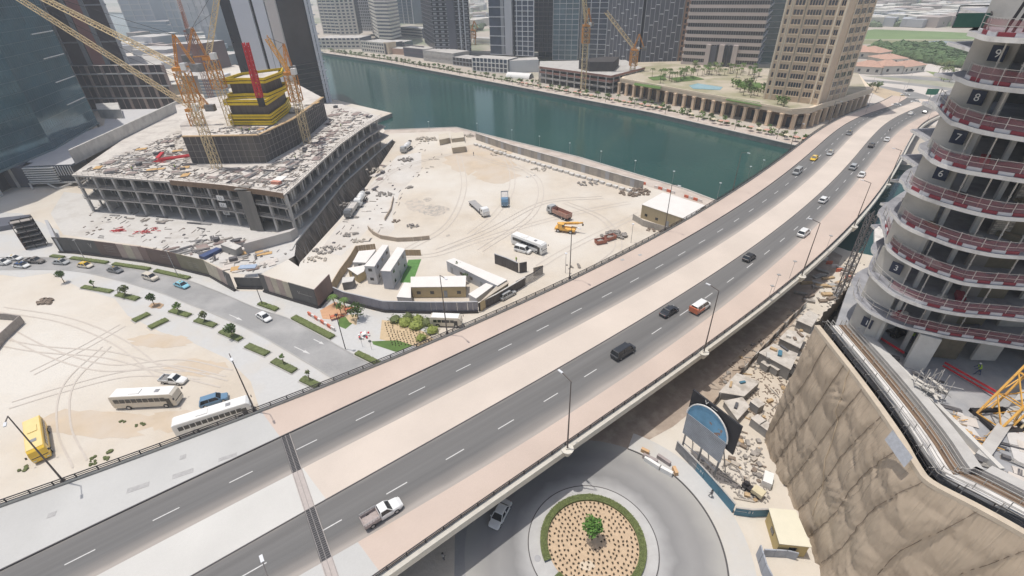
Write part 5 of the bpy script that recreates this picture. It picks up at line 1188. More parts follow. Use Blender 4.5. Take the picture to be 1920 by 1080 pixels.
IN = [Vector((45.6, 51.6, 0)), Vector((47.4, 47.9, 0)), Vector((50.4, 46.0, 0)), Vector((54.6, 44.9, 0)), Vector((62, 44.1, 0)), Vector((76, 43.2, 0))]
def atlen(P, s):
    for a, b in zip(P[:-1], P[1:]):
        L = (b - a).length
        if s <= L: return a.lerp(b, s / L), ang(a, b)
        s -= L
    return P[-1], 0
DKB = M('dark_bundle', (.10, .10, .11), .7, .2, 2); BRK = M('pale_block', (.50, .45, .38), .9, .12, 1.5); BRK2 = M('mortar', (.28, .25, .22), .9, .1, 1)
for i in range(len(levels) - 1):
    z0, z1 = levels[i], levels[i + 1] - .42; H_ = z1 - z0; off = (i % 3) * .5
    segs = [(0.0, 3.6, WALLG, 'wall'), (3.6, 4.0, CONC, 'column'), (4.0, 6.4, None, ''), (6.4, 6.8, CONC, 'column'), (6.8, 8.0, None, ''), (8.0, 9.8, BRK2, 'brick_wall'), (9.8, 12.5, PLY, 'ply_wall'), (12.5, 14.2, None, ''), (14.2, 17, WALLG, 'wall'), (17, 21, None, ''), (21, 26, WALLG, 'wall')]
    for a, b, m, nm in segs:
        if m is None: continue
        a2, b2 = (a, b) if a == 0 else (a + off, b + off)
        p, h = atlen(IN, a2); q, _ = atlen(IN, b2); mid = (p + q) / 2 - RO0; L = (q - p).length; hh = ang(p, q)
        w = part(nm, MB().box((0, 0, H_ / 2), (L, .3 if nm != 'column' else .6, H_ - .01)), m, RT, loc=(mid.x, mid.y, z0 + .003), rz=hh)
        if nm == 'brick_wall' and i > 3:
            bk_ = MB().box((0, -.16, 0), (.39, .06, .17)).mesh('brick', BRK)
            for r in range(int(H_ / .24)):
                for c in range(4):
                    x = -L / 2 + .24 + c * .43 + (.2 if r % 2 else 0)
                    if x < L / 2 - .1: link('brick', bk_, w, (x + ru(-.02, .02), 0, .14 + r * .24))
    part('back_wall', MB().prism([V2(52, 56), V2(58, 51), V2(84, 49), V2(84, 52), V2(60, 60)], z0 + .01, z1 - .01), CONCD, RT)
    # number boards
    if i in (0, 2, 5, 6, 7, 8):
        num = {0: '1', 2: '3', 5: '6', 6: '7', 7: '8', 8: '9'}[i]; p, h = atlen(IN, 2.55 if i else 2.2); n_ = Vector((math.sin(h), -math.cos(h), 0)); q = p + n_ * .7
        t = thing('floor_number_board', 'dark blue board with white number %s on the slab tower wall' % num, 'sign', (q.x, q.y, z0 + (H_ * .52 if i else 2.6)), h, 'floor number boards on the slab tower')
        part('board', MB().box((0, 0, 0), (1.25, .06, 1.35)), NAVB, t); part('bracket', MB().box((0, .28, 0), (.1, .5, .1)), DARK, t); o = part('number', text_mesh(num, .98, WHITE), None, t, loc=(0, -.05, -.02)); o.rotation_euler = (math.pi/2, 0, 0)
for k in range(34):                           # stored materials on the floors
    n = random.choice([2, 3, 4, 5, 6, 7, 8]); z = SLN[n][0]; p, h = atlen(IN, ru(4, 22)); q = p + Vector((math.sin(h), -math.cos(h), 0)) * ru(.6, 1.9)
    solo('stored_material', MB().box((0, 0, .3), (ru(.6, 2.2), ru(.3, .8), ru(.25, .7))), [WOOD, STEEL, CONCL, DKB, REDB, PLY][k % 6], 'small stack of stored material on a floor of the slab tower', 'materials', 'stored materials on the slab tower floors', (q.x, q.y, z + .01), ru(0, 3))
# leaning steel columns at the upper corner and loading platform
for dx in (0, .7, 1.6): part('raking_column', MB().bar(V2(42.2 + dx, 45.2, 60.8), V2(43.2 + dx * .8, 44.2, 69), .16), DARK, RT)
lp = W(1800, 52, 61.5); t = thing('loading_platform', 'green loading platform cantilevered from the top floor of the slab tower', 'platform', tuple(lp))
q = [W(1785, 50, 61), W(1793, 29, 61), W(1850, 29, 61), W(1850, 50, 61)]
part('deck', MB().prism([p - Vector((lp.x, lp.y, 0)) for p in q], -.6, -.4, bot=True), DARK, t)
part('screen', MB().add([W(1786, 51, 61) - lp, W(1846, 51, 61) - lp, W(1846, 51, 61) - lp + Vector((0, 0, 1.1)), W(1786, 51, 61) - lp + Vector((0, 0, 1.1))], [(0, 1, 2, 3)]), M('green_mesh', (.05, .13, .10), .8, .1, 1), t)
mb = MB()
for a, b in zip(q, q[1:] + q[:1]): mb.bar(a - lp + Vector((0, 0, .9)), b - lp + Vector((0, 0, .9)), .1)
part('rail', mb, DARK, t)
# curved canal-side ramps glimpsed on the left of the tower
for px, z, lb in ((((1738, 256), (1745, 244), (1765, 246), (1762, 262)), 44, 'upper'), (((1712, 300), (1722, 296), (1730, 312), (1714, 322)), 40, 'middle'), (((1640, 430), (1648, 424), (1662, 440), (1664, 470), (1640, 468)), 31, 'lower')):
    solo('balcony_nose', MB().prism([W(*p, z) for p in px], z - .4, z, bot=True), SLB, 'rounded concrete balcony nose on the canal side of the tower, %s of three' % lb, 'balcony', 'balcony noses')
# ---------------------------------------------------------------- podium deck of the tower
DZ = 24.3
TT = T0 = [W(1530, 610, DZ), W(1610, 712, DZ), W(1680, 810, DZ), W(1716, 872, DZ), W(1745, 905, DZ), W(1830, 950, DZ), W(1920, 1000, DZ), W(2060, 1085, DZ)]
T0 = smoothline(T0, 4)
deck_pts = [(p.x, p.y) for p in offset(T0, -0.0)] + [(84, 10), (84, 74), (64, 70), (W(1592, 535, DZ).x, W(1592, 535, DZ).y)]
side = -1 if (offset(T0, 1)[5] - Vector((60, 40, DZ))).length > (T0[5] - Vector((60, 40, DZ))).length else 1
def toff(d):
    P = offset(T0, d * side); out = [P[0]]
    for i in range(1, len(P)):
        dirv = T0[i] - T0[i - 1]; out.append(P[i] if (P[i] - out[-1]).dot(dirv) > .004 else out[-1] + dirv.normalized() * .004)
    return out
solo('podium_deck', MB().prism([(p.x, p.y) for p in toff(2.6)[::4]] + deck_pts[len(T0):], 22.5, DZ - .3, bot=True), M('deck_concrete', (.33, .335, .35), .9, .12, .5, c2=(.45, .44, .43), c2s=.2), 'grey concrete podium deck under the slab tower', 'deck')
solo('gap_shade_ledge', MB().prism([(p.x, p.y) for p in toff(.1)] + deck_pts[len(T0):], 20.5, 21.2, bot=True), BLACK, 'ledge coloured black for the shade between the tarpaulin top and the deck', 'ledge')  # black colour stands in for the shade down in the gap
def strip(name, d0, d1, z, m, lb, cat, th=.25):
    A, B = toff(d0), toff(d1); mb = MB(); ribbon(mb, [Vector((p.x, p.y, z)) for p in A], [Vector((p.x, p.y, z)) for p in B]); ribbon(mb, [Vector((p.x, p.y, z - th)) for p in A], [Vector((p.x, p.y, z)) for p in A]); ribbon(mb, [Vector((p.x, p.y, z)) for p in B], [Vector((p.x, p.y, z - th)) for p in B])
    return solo(name, mb, m, lb, cat)
strip('coping', -.15, .5, DZ + .05, M('beige_coping', (.55, .47, .37), .9, .12, 1), 'beige concrete coping along the top of the tarpaulin', 'coping', .5)
A = toff(2.05); wv = [p + (q - p).normalized() * (.32 * math.sin(i * .55)) for i, (p, q) in enumerate(zip(A, toff(2.9)))]
mb = MB(); ribbon(mb, [Vector((p.x, p.y, DZ)) for p in wv], [Vector((p.x, p.y, DZ)) for p in toff(3.0)]); ribbon(mb, [Vector((p.x, p.y, DZ - .5)) for p in wv], [Vector((p.x, p.y, DZ)) for p in wv])
solo('wavy_slab', mb, SLB, 'white wavy slab edge beyond the dark gap', 'slab')
strip('formwork_strip', 3.0, 4.0, DZ + .12, BRN, 'brown formwork strip with rails along the deck edge', 'formwork')
strip('upstand_wall', 4.2, 5.4, DZ + .9, CONC, 'grey concrete upstand wall along the deck', 'wall', 1.2)
for d, zz, lb in ((.6, 0, 'outer'), (1.25, .1, 'second'), (1.95, .2, 'third'), (3.2, .3, 'inner'), (3.8, .4, 'innermost')):
    P = [Vector((p.x, p.y, DZ + .9)) for p in toff(d)]; mb = MB(); 
    for a, b in zip(P[:-1], P[1:]):
        mb.bar(a, b, .06); mb.bar(a - Vector((0, 0, .45)), b - Vector((0, 0, .45)), .05)
    for p, h in along(P, 2.6): mb.box((p.x, p.y, DZ + .1), (.06, .06, 1.7))
    solo('tube_railing', mb, STEEL if d > .8 else DARK, 'scaffold tube railing along the deck edge, %s line' % lb, 'railing', 'tube railings on the deck')
mb = MB(); A, B = toff(.6), toff(1.5)
for (p, h), (q, _) in list(zip(along(A, 2.6), along(B, 2.6))): mb.bar((p.x, p.y, DZ + .6), (q.x, q.y, DZ + .6), .06)
stuff('cross_tubes', mb, STEEL, 'cross tubes between the deck railings')
# big wall columns and clutter on deck
def onz(px, z=DZ - .29): return W(*px, z)
for px, w, dd, hh, m, lb in (((1712, 688), 2.0, 1.0, 5.0, CONCL, 'broad pale concrete pier under the first curved slab'), ((1625, 640), 1.4, .8, 4.9, WALLG, 'grey concrete pier beside number board 1'), ((1890, 640), 1.2, .8, 5, WALLG, 'concrete pier at the right edge under the first slab')):
    p = onz(px); solo('pier', MB().box((0, 0, hh / 2), (w, dd, hh)), m, lb, 'pier', None, tuple(p), math.radians(-35))
solo('beam', MB().bar(onz((1835, 865)) + Vector((0, 0, .4)), onz((1925, 735)) + Vector((0, 0, .4)), 1.0, .8), CONC, 'long grey concrete beam crossing the deck at the lower right', 'beam')
solo('beam', MB().bar(onz((1640, 655)) + Vector((0, 0, .5)), onz((1870, 890)) + Vector((0, 0, .5)), .5, .9), CONCL, 'pale low wall line parallel to the tarpaulin top', 'wall')
# scaffold cluster
p = onz((1735, 745)); t = thing('scaffold_cluster', 'tangle of scaffold tubes and boards on the tower deck', 'scaffold', tuple(p))
for x in range(4):
    for y in range(3): part('upright', MB().tube((x * .8 - 1.2, y * .9 - .9, 0), (x * .8 - 1.2 + ru(-.1, .1), y * .9 - .9, 3.2 + ru(-.4, .6)), .045, n=6), STEEL, t)
for k in range(16): a = Vector((ru(-2.2, 2.2), ru(-2, 2), ru(.4, 3.4))); part('tube', MB().tube(a, a + Vector((ru(-2, 2), ru(-2, 2), ru(-.5, .8))), .04, n=5), STEEL, t)
for k in range(7): part('board', MB().box((ru(-1, 1), ru(-1, 1), ru(.8, 3.2)), (1.9, .35, .06), ru(0, 3)), M('pale_board', (.58, .55, .50), .8, .15, 2), t)
for px, lb in (((1850, 830), 'coil of yellow pipes on the white slab'), ((1790, 790), 'heap of form ties and straps on the deck')):
    p = onz(px); t = thing('material_heap', lb, 'materials', tuple(p))
    for k in range(14): a = Vector((ru(-1.2, 1.2), ru(-1, 1), ru(.1, .5))); part('tube', MB().tube(a, a + Vector((ru(-1.3, 1.3), ru(-1, 1), ru(-.1, .1))), .05, n=5), YEL if k % 2 else WOOD, t)
flat_w = M('white_screed', (.60, .58, .56), .9, .08, 1)
solo('screed_patch', MB().prism([onz(p) for p in ((1745, 800), (1800, 770), (1860, 850), (1800, 850))], DZ - .29, DZ - .22), flat_w, 'bright white screed patch on the deck', 'screed')
solo('screed_patch', MB().prism([onz(p) for p in ((1880, 790), (1930, 770), (1930, 880), (1900, 860))], DZ - .29, DZ - .21), flat_w, 'white screed patch at the right edge of the deck', 'screed')
solo('barrier_rail', MB().bar(onz((1765, 690)) + Vector((0, 0, .9)), onz((1860, 745)) + Vector((0, 0, .9)), .08, .25).bar(onz((1765, 690)) + Vector((0, 0, .4)), onz((1860, 745)) + Vector((0, 0, .4)), .08, .2), RED, 'red mesh barrier across the tower deck', 'barrier')
solo('barrier_rail', MB().bar(onz((1640, 640)) + Vector((0, 0, .9)), onz((1690, 672)) + Vector((0, 0, .9)), .08, .3), RED, 'short red barrier below number board 1', 'barrier')
p = onz((1675, 628)); solo('material_heap', MB().blob(p + Vector((0, 0, .4)), .9, 9, 5, .7, .4).blob(p + Vector((1, .4, .3)), .7, 9, 5, .7, .4), BLACK, 'dark covered heap beside the red barrier', 'materials')
# orange tower crane base on the deck
cb0 = onz((1862, 790)); t = thing('lattice_crane', 'yellow orange lattice crane mast leaning up at the right edge of the deck', 'crane', tuple(cb0))
part('mast', lattice(MB(), (0, 0, 0), (3.6, 1.2, 7.8), 2.3, 2.2, .13), YEL, t); part('mast_rear', lattice(MB(), (2.6, -1.8, -.2), (6.2, -.6, 7.6), 1.6, 1.8, .13), CRM, t); part('base_frame', MB().bar((-1.4, -1.4, .15), (2.4, -1.4, .15), .4).bar((-1.4, 1.4, .2), (2.4, 1.4, .2), .4).bar((-1.2, -1.6, .25), (-1.2, 1.6, .25), .4).bar((2, -1.6, .3), (2, 1.6, .3), .4), DARK, t)
# ---------------------------------------------------------------- brown tarpaulin over the podium side
T1 = along([Vector((p.x, p.y, 0)) for p in T0], .34); nU = len(T1); nV = 76
TARP = M('brown_tarpaulin', (.475, .385, .29), .5, .06, .35, c2=(.40, .32, .24), c2s=.3, c2lo=.5, c2hi=.7, spec=.35)
vs = []; 
def sst(x): x = min(1, max(0, x)); return x * x * (3 - 2 * x)
def fold(u, v):
    n0 = mnoise.noise(Vector((u * .10, v * .10, 1))) * .4
    s_ = (u * .99 - v * .07 + n0) / 1.75; si = math.floor(s_); fs_ = s_ - si
    t_ = (v + u * .06 + n0) / 4.6 + .43 * si; ti = math.floor(t_); ft = t_ - ti
    k = mnoise.noise(Vector((si * 3.7, ti * 5.1, 2)))
    saw = (fs_ - .5) * (1 - .0) ; saw = saw if fs_ < .93 else (.43 - (fs_ - .93) / .07 * .93)
    st_ = (ft - .5) if ft < .95 else (.45 - (ft - .95) / .05 * .95)
    belly = math.sin(math.pi * fs_) * math.sin(math.pi * ft)
    ds, dt = (fs_ if fs_ < .5 else fs_ - 1) * 1.75, (ft if ft < .5 else ft - 1) * 4.6
    r = math.hypot(ds, dt); an = math.atan2(dt, ds)
    pull = math.exp(-r / 1.0) * (abs(math.sin(an * 5 + si * 2)) - .5) * .34
    big = mnoise.noise(Vector((u * .10, v * .08, 21))) * .5
    th = .12 + .55 * k; ph = (u * math.cos(th) - v * math.sin(th)) / .55 + mnoise.noise(Vector((u * .22, v * .10, 9))) * .9
    env = max(0, mnoise.noise(Vector((u * .30, v * .16, 31))) * 1.5 + .35)
    wr = (1 - abs(math.sin(math.pi * ph))) ** 3 * .34 * env
    th2 = -.45 + .5 * k; ph2 = (u * math.cos(th2) - v * math.sin(th2)) / 1.15 + mnoise.noise(Vector((u * .12, v * .07, 49))) * .8
    wr += (1 - abs(math.sin(math.pi * ph2))) ** 5 * .42 * max(0, mnoise.noise(Vector((u * .2, v * .12, 77))) * 1.6 + .2)
    return max(-.34, .50 * saw + .07 * st_ + .24 * belly * (1 + k) + wr + big * .7)
for i, (p, h) in enumerate(T1):
    nx, ny = math.sin(h), -math.cos(h)
    if side > 0: nx, ny = -nx, -ny
    if (p + Vector((nx, ny, 0)) - Vector((60, 40, 0))).length < (p - Vector((60, 40, 0))).length: nx, ny = -nx, -ny
    for j in range(nV + 1):
        v = j / nV; z = DZ - .05 - v * (DZ + .1); u = i * .15; tap = min(1, v * 8)
        d = (fold(u, z) + .35) * tap + .06 + v * .5
        vs.append((p.x + nx * d, p.y + ny * d, z))
fs = [(i * (nV + 1) + j, i * (nV + 1) + j + 1, (i + 1) * (nV + 1) + j + 1, (i + 1) * (nV + 1) + j) for i in range(nU - 1) for j in range(nV)]
tp = thing('tarpaulin', 'huge wrinkled brown tarpaulin draped over the podium side at lower right', 'tarpaulin', (0, 0, 0))
cl_ = part('cloth', MB().add(vs, fs), TARP, tp, smooth=True); uvl = cl_.data.uv_layers.new(name='UVMap')
for po in cl_.data.polygons:
    for li, vi in zip(po.loop_indices, po.vertices): uvl.data[li].uv = ((vi // (nV + 1)) * .15, (vi % (nV + 1)) / nV * DZ)
tn = TARP.node_tree; _b = tn.nodes['Principled BSDF']; _uv = tn.nodes.new('ShaderNodeUVMap'); hs = None
for rot, sc_, ds_ in ((.12, (2.6, .10, 1), .10), (-.30, (1.7, .09, 1), .14)):
    _m = tn.nodes.new('ShaderNodeMapping'); _m.inputs['Rotation'].default_value[2] = rot; _m.inputs['Scale'].default_value = sc_; tn.links.new(_uv.outputs[0], _m.inputs[0])
    _t = tn.nodes.new('ShaderNodeTexNoise'); _t.inputs['Scale'].default_value = 1; _t.inputs['Detail'].default_value = 2; _t.inputs['Distortion'].default_value = .6; tn.links.new(_m.outputs[0], _t.inputs['Vector'])
    _a = tn.nodes.new('ShaderNodeMath'); _a.operation = 'SUBTRACT'; _a.inputs[1].default_value = .5; tn.links.new(_t.outputs[0], _a.inputs[0]); _c = tn.nodes.new('ShaderNodeMath'); _c.operation = 'ABSOLUTE'; tn.links.new(_a.outputs[0], _c.inputs[0])
    _p = tn.nodes.new('ShaderNodeMath'); _p.operation = 'MULTIPLY'; _p.inputs[1].default_value = -ds_ * 8; tn.links.new(_c.outputs[0], _p.inputs[0])
    if hs is None: hs = _p.outputs[0]
    else:
        _s = tn.nodes.new('ShaderNodeMath'); _s.operation = 'ADD'; tn.links.new(hs, _s.inputs[0]); tn.links.new(_p.outputs[0], _s.inputs[1]); hs = _s.outputs[0]
_bm = tn.nodes.new('ShaderNodeBump'); _bm.inputs['Strength'].default_value = .8; _bm.inputs['Distance'].default_value = .5; tn.links.new(hs, _bm.inputs['Height']); tn.links.new(_bm.outputs[0], _b.inputs['Normal'])
SEAM_SHADE = M('seam_shade_brown', (.22, .17, .13), .8, .1, 1)  # dark brown bars along the cloth seams paint in their edge shadow
for k in range(-3, 30):
    mb = MB(); pr = None
    for j in range(0, nV + 1, 3):
        z = DZ - .05 - j / nV * (DZ + .1); u = 1.75 * k
        for _ in range(4): u = (1.75 * k + .07 * z - mnoise.noise(Vector((u * .10, z * .10, 1))) * .4) / .99
        i = int(round(u / .15))
        fi = u / .15; i = int(fi)
        if 1 <= i < nU - 2: q = Vector(vs[i * (nV + 1) + j]).lerp(Vector(vs[(i + 1) * (nV + 1) + j]), fi - i) + Vector((-.05, -.02, 0)); 
        else: q = None
        if pr is not None and q is not None: mb.bar(pr, q, .04)
        pr = q
    if mb.v: part('seam_shade', mb, SEAM_SHADE, tp)
rp = M('pale_rope', (.50, .40, .28), .8, .1, 2)
for k, (u0, sl) in enumerate(((4, .25), (14, .55), (22, .9), (33, .35), (45, .7), (58, .5))):
    mb = MB(); pr = None
    for s_ in range(16):
        i = min(nU - 1, int(u0 / .15 + s_ * sl * 5)); j = int(s_ * nV / 16 * .9); q = Vector(vs[i * (nV + 1) + j]) + Vector((-.12, -.08, .05))
        if pr is not None: mb.bar(pr, q, .07)
        pr = q
    part('rope', mb, rp, tp)
# return face on the canal side
pA = Vector((T0[0].x, T0[0].y, 0)); pB = Vector((W(1592, 535, DZ).x, W(1592, 535, DZ).y, 0))
vs = []; n2 = 26
for i in range(n2 + 1):
    p = pA.lerp(pB, i / n2)
    for j in range(31): z = DZ - .05 - j / 30 * (DZ + .1); d = fold(i * .6 + 50, z) * .7; vs.append((p.x - d, p.y + d * .4, z))
part('return_face', MB().add(vs, [(i * 31 + j, i * 31 + j + 1, (i + 1) * 31 + j + 1, (i + 1) * 31 + j) for i in range(n2) for j in range(30)]), TARP, tp, smooth=True)
# pale banner hanging on the railing
a, b = W(1674, 806, DZ + 1.3), W(1712, 858, DZ + 1.3)
solo('banner', MB().add([a, b, b + Vector((-.25, 0, -1.5)), a + Vector((-.25, 0, -1.5))], [(0, 1, 2, 3)]), M('banner_pale', (.46, .48, .52), .7, .15, 3), 'pale printed banner hung on the deck railing above the tarpaulin', 'banner')
# ---------------------------------------------------------------- hoardings, fences, cabins on the sites
H1 = M('hoarding_dark_grey', (.12, .115, .11), .7, .08, .5); H2 = M('hoarding_brown', (.17, .12, .105), .7, .08, .5); H3 = M('hoarding_pink_print', (.42, .33, .29), .7, .12, .6); H4 = M('hoarding_olive', (.24, .215, .15), .7, .15, .5)
H5 = M('hoarding_cream_print', (.52, .46, .36), .7, .15, .5); H6 = M('hoarding_pale_grey', (.42, .42, .43), .7, .06, .5); H7 = M('hoarding_red_brown', (.24, .17, .15), .7, .1, .4)
def panelwall(name, label, px, h, mats, pw=3.0, cat='hoarding', thick=.18, base=True, z=0., pn='panel', cap=None, group=None, slats=False):
    P = [W(*p, z) for p in px]; o = P[0].copy(); t = thing(name, label, cat, tuple(o), group=group); meshes = {}; i = 0
    for a, b in zip(P[:-1], P[1:]):
        L = (b - a).length; n = max(1, round(L / pw)); hh = ang(a, b); w = L / n
        for k in range(n):
            m = mats[i % len(mats)] if not callable(mats) else mats(i); key = (round(w, 3), m.name)
            if key not in meshes: meshes[key] = MB().box((0, 0, h / 2 + .02), (w - .05, thick, h)).mesh(pn, m)
            c = a.lerp(b, (k + .5) / n) - o; q = link(pn, meshes[key], t, (c.x + ru(-.02, .02), c.y + ru(-.02, .02), 0), hh + ru(-.004, .004)); i += 1
    if base:
        mb = MB()
        for a, b in zip(P[:-1], P[1:]): mb.bar(a - o + Vector((0, -.25, .25)), b - o + Vector((0, -.25, .25)), .6, .5)
        part('base_beam', mb, DARK, t)
    if cap:
        mb = MB()
        for a, b in zip(P[:-1], P[1:]): mb.bar(a - o + Vector((0, 0, h + .06)), b - o + Vector((0, 0, h + .06)), thick + .12, .12)
        part('cap', mb, cap, t)
    return t, P
pat = [H1] * 6 + [H2] * 3 + [H3, H5, H3, H7] + [H2] * 4 + [H4] * 4 + [H5, H5, H3] + [H1] * 6
hp1 = [(113, 473), (140, 474), (205, 482), (272, 491), (330, 502), (395, 518), (442, 545)]
hw, HP = panelwall('hoarding', 'long printed grey and brown hoarding along the street in front of the yard', hp1, 5.0, lambda i: pat[min(i, len(pat) - 1)], 2.9)
hw2, HP2 = panelwall('hoarding', 'second printed hoarding with portico picture beside the gate', [(496, 546), (551, 563), (598, 577)], 5.2, [H1, H3, H5, H3, H5, H1, H1, H1, H1], 2.2)
panelwall('hoarding', 'red brown side hoarding turning the corner by the garden', [(599, 577), (626, 547)], 5.2, [H7], 2.6)
g, _ = panelwall('site_gate', 'dark recessed site gate between the two printed hoardings', [(446, 540), (494, 541)], 3.2, [H1], 2.4, 'gate'); 
def prints(P, s0, txt, size, z, m=None):
    L = 0
    for a, b in zip(P[:-1], P[1:]):
        l = (b - a).length
        if L + l >= s0: p = a.lerp(b, (s0 - L) / l); h = ang(a, b); break
        L += l
    n = Vector((math.sin(h), -math.cos(h), 0)); q = p + n * .13
    root = hw if P is HP else hw2
    o = part('print', text_mesh(txt, size, m or M('faded_print', (.36, .34, .32), .8, 0)), None, root, loc=(q.x - P[0].x, q.y - P[0].y, z)); o.rotation_euler = (math.pi/2, 0, h)
for s0, z in ((20, 4.0), (20, 3.4), (20, 2.9), (20, 2.2), (41, 3.6), (41, 3.0), (51, 3.2), (51, 2.6), (51, 2.0)): prints(HP, s0, '—————', .8, z)
prints(HP, 13, 'V', 2.2, 3.2); prints(HP, 66, 'V', 2.6, 2.9); prints(HP2, 15, 'V———', 1.3, 3.0)
# pale fabric end of the hoarding
solo('screen_panel', MB().prism([W(113, 473), W(121, 474), W(104, 437), W(98, 437)], .02, 4.6), H6, 'pale grey screen panel at the left end of the long hoarding', 'screen')
FG = M('fence_grey_mauve', (.29, .28, .31), .7, .10, .8, stretch=(0, (1, 1, .2))); FD = M('fence_dark', (.10, .09, .085), .8, .15, 1); TMB = M('timber_fence', (.46, .35, .23), .85, .2, 2, stretch=(0, (3, 3, .2)))
panelwall('perimeter_fence', 'grey mauve metal sheet fence curving round the site offices', [(629, 557), (648, 566), (690, 576), (722, 584), (800, 586), (868, 586), (897, 585)], 2.9, [FG], 1.25, 'fence', cap=H6, pn='sheet')
panelwall('perimeter_fence', 'dark slatted fence running from the office corner to the site gate', [(898, 584), (930, 568), (960, 550), (985, 535)], 2.4, [FD], .9, 'fence', pn='slat', base=False, cap=CONCL)
panelwall('timber_fence', 'brown timber plank fence at the left side of the site offices', [(625, 548), (640, 522), (660, 494), (670, 476), (706, 472)], 2.6, [TMB], .7, 'fence', pn='plank', base=False)
panelwall('timber_fence', 'short brown timber fence behind the small green lawn', [(758, 479), (790, 479)], 1.8, [TMB], .7, 'fence', pn='plank', base=False)
panelwall('mesh_gate', 'open grey lattice gate by the silver car', [(968, 543), (1000, 526), (1018, 514)], 2.3, [M('mesh_gate_grey', (.36, .35, .34), .7, .1, 2, alpha=.55)], 1.6, 'gate', .08, base=False, pn='gate_leaf', cap=DARK)
panelwall('plywood_screen', 'small tan plywood screen beside the bridge railing', [(1000, 517), (1018, 512)], 2.4, [M('ply_tan', (.44, .38, .30), .8, .1, 1)], 2.4, 'screen', base=False, pn='sheet')
panelwall('site_fence', 'grey sheet fence round the tan warehouse by the bridge', [(1186, 412), (1205, 424), (1250, 437), (1262, 436)], 2.0, [M('warehouse_fence', (.40, .37, .33), .8, .1, 1)], 1.5, 'fence', base=False, pn='sheet')
panelwall('dark_screen', 'dark steel screen wall standing on the sand lot', [(928, 494), (950, 502), (972, 512)], 3.0, [FD], 1.4, 'screen', base=False, pn='sheet', cap=H6)
panelwall('dark_screen', 'dark return panel at the end of the steel screen', [(974, 512), (988, 509)], 3.0, [FD], 1.4, 'screen', base=False, pn='sheet')
panelwall('perimeter_fence', 'leaning grey panel fence at the left edge of the sand', [(-12, 668), (10, 640), (46, 606)], 2.2, [M('panel_taupe', (.34, .30, .27), .8, .12, 1)], 1.6, 'fence', base=False, pn='panel')
panelwall('perimeter_fence', 'rear leg of the grey panel fence at the left edge', [(46, 604), (20, 600), (-12, 598)], 1.8, [M('panel_taupe2', (.30, .27, .25), .8, .12, 1)], 1.6, 'fence', base=False, pn='panel')
# cabins given by their roof corners
def cabin(label, roofpx, h, wall, roof=WHITE, name='site_cabin', nwin=3, cat='cabin', eave=.15):
    R = [W(*p, h) for p in roofpx]; o = R[0].copy(); o.z = 0; Q = [Vector((p.x - o.x, p.y - o.y, 0)) for p in R]; t = thing(name, label, cat, tuple(o))
    part('wall', MB().prism(Q, 0, h - .12), wall, t); c = sum(Q, Vector()) / len(Q)
    O = [p + (p - c).normalized() * eave for p in Q]; part('roof', MB().prism(O, h - .12, h, bot=True), roof, t)
    for k in range(len(Q)):
        a, b = Q[k], Q[(k + 1) % len(Q)]; L = (b - a).length; hh = ang(a, b); m = (a + b) / 2; n = Vector((math.sin(hh), -math.cos(hh), 0))
        if (m - c).dot(n) < 0: n = -n
        if n.y > .3 or L < 2.5 or not nwin: continue
        kk = max(1, int(L / 3.2)); wm_ = MB().box((0, 0, 0), (.95, .08, .8)).mesh('window', GLASS); dm = MB().box((0, 0, 1.0), (.85, .07, 1.95)).mesh('door', M('door_grey', (.30, .31, .32), .7, .05, 1))
        for i in range(kk):
            p = a.lerp(b, (i + .5) / kk) + n * .03
            for lv in range(max(1, int(h / 2.6))):
                if i % 3 == 1 and lv == 0: link('door', dm, t, (p.x, p.y, .03), hh)
                else: link('window', wm_, t, (p.x, p.y, 1.5 + lv * 2.7), hh)
    return t
CW = M('cabin_white', (.62, .61, .60), .7, .06, .8); CT = M('cabin_tan', (.48, .38, .22), .8, .08, .8); CG = M('cabin_grey', (.44, .45, .48), .7, .06, .8); RW = M('roof_white_dusty', (.74, .71, .67), .8, .05, .4)
cabin('tan site office with white flat roof facing the street fence', [(771, 519), (873, 517), (872, 537), (771, 538)], 3.2, CT, RW)
cabin('long two storey white office cabin left of the lawn', [(714, 507), (745, 463), (759, 467), (732, 508)], 5.4, CG, RW)
cabin('two storey white office cabin with its gable toward the street, leftmost pair', [(683, 498), (717, 459), (728, 460), (702, 499)], 5.4, CW, RW)
cabin('low white flat roofed cabin inside the timber fence corner', [(662, 491), (673, 471), (704, 468), (686, 492)], 2.6, CW, RW)
cabin('small white cabin with tan wall behind the fence', [(652, 503), (684, 497), (682, 508), (670, 515)], 2.6, CT, RW)
cabin('small grey roofed hut at the fence corner, lowest left', [(643, 520), (664, 519), (660, 527), (641, 530)], 2.2, CONCD, CONCL, nwin=0)
cabin('long white office wing slanting toward the site gate', [(837, 489), (852, 484), (950, 524), (932, 535)], 3.2, CG, RW)
cabin('white canopy roof left of the tan site office', [(744, 556), (758, 530), (770, 531), (770, 558)], 2.4, CW, RW, nwin=0)
cabin('white roofed block tucked in the fence corner at the right', [(879, 551), (911, 531), (924, 536), (893, 559)], 2.5, CW, RW, nwin=0)
cabin('tan end block of the slanting office wing', [(932, 536), (950, 525), (953, 531), (900, 566)], 2.8, CT, M('roof_beige', (.50, .44, .36), .8, .08, .5), nwin=0)
cabin('large tan warehouse with white roof beside the bridge and canal', [(1204, 383), (1243, 361), (1322, 385), (1287, 411)], 4.6, M('warehouse_tan', (.44, .36, .23), .8, .12, .4, stretch=(0, (2, 2, .15))), RW, 'warehouse', 2, 'warehouse')
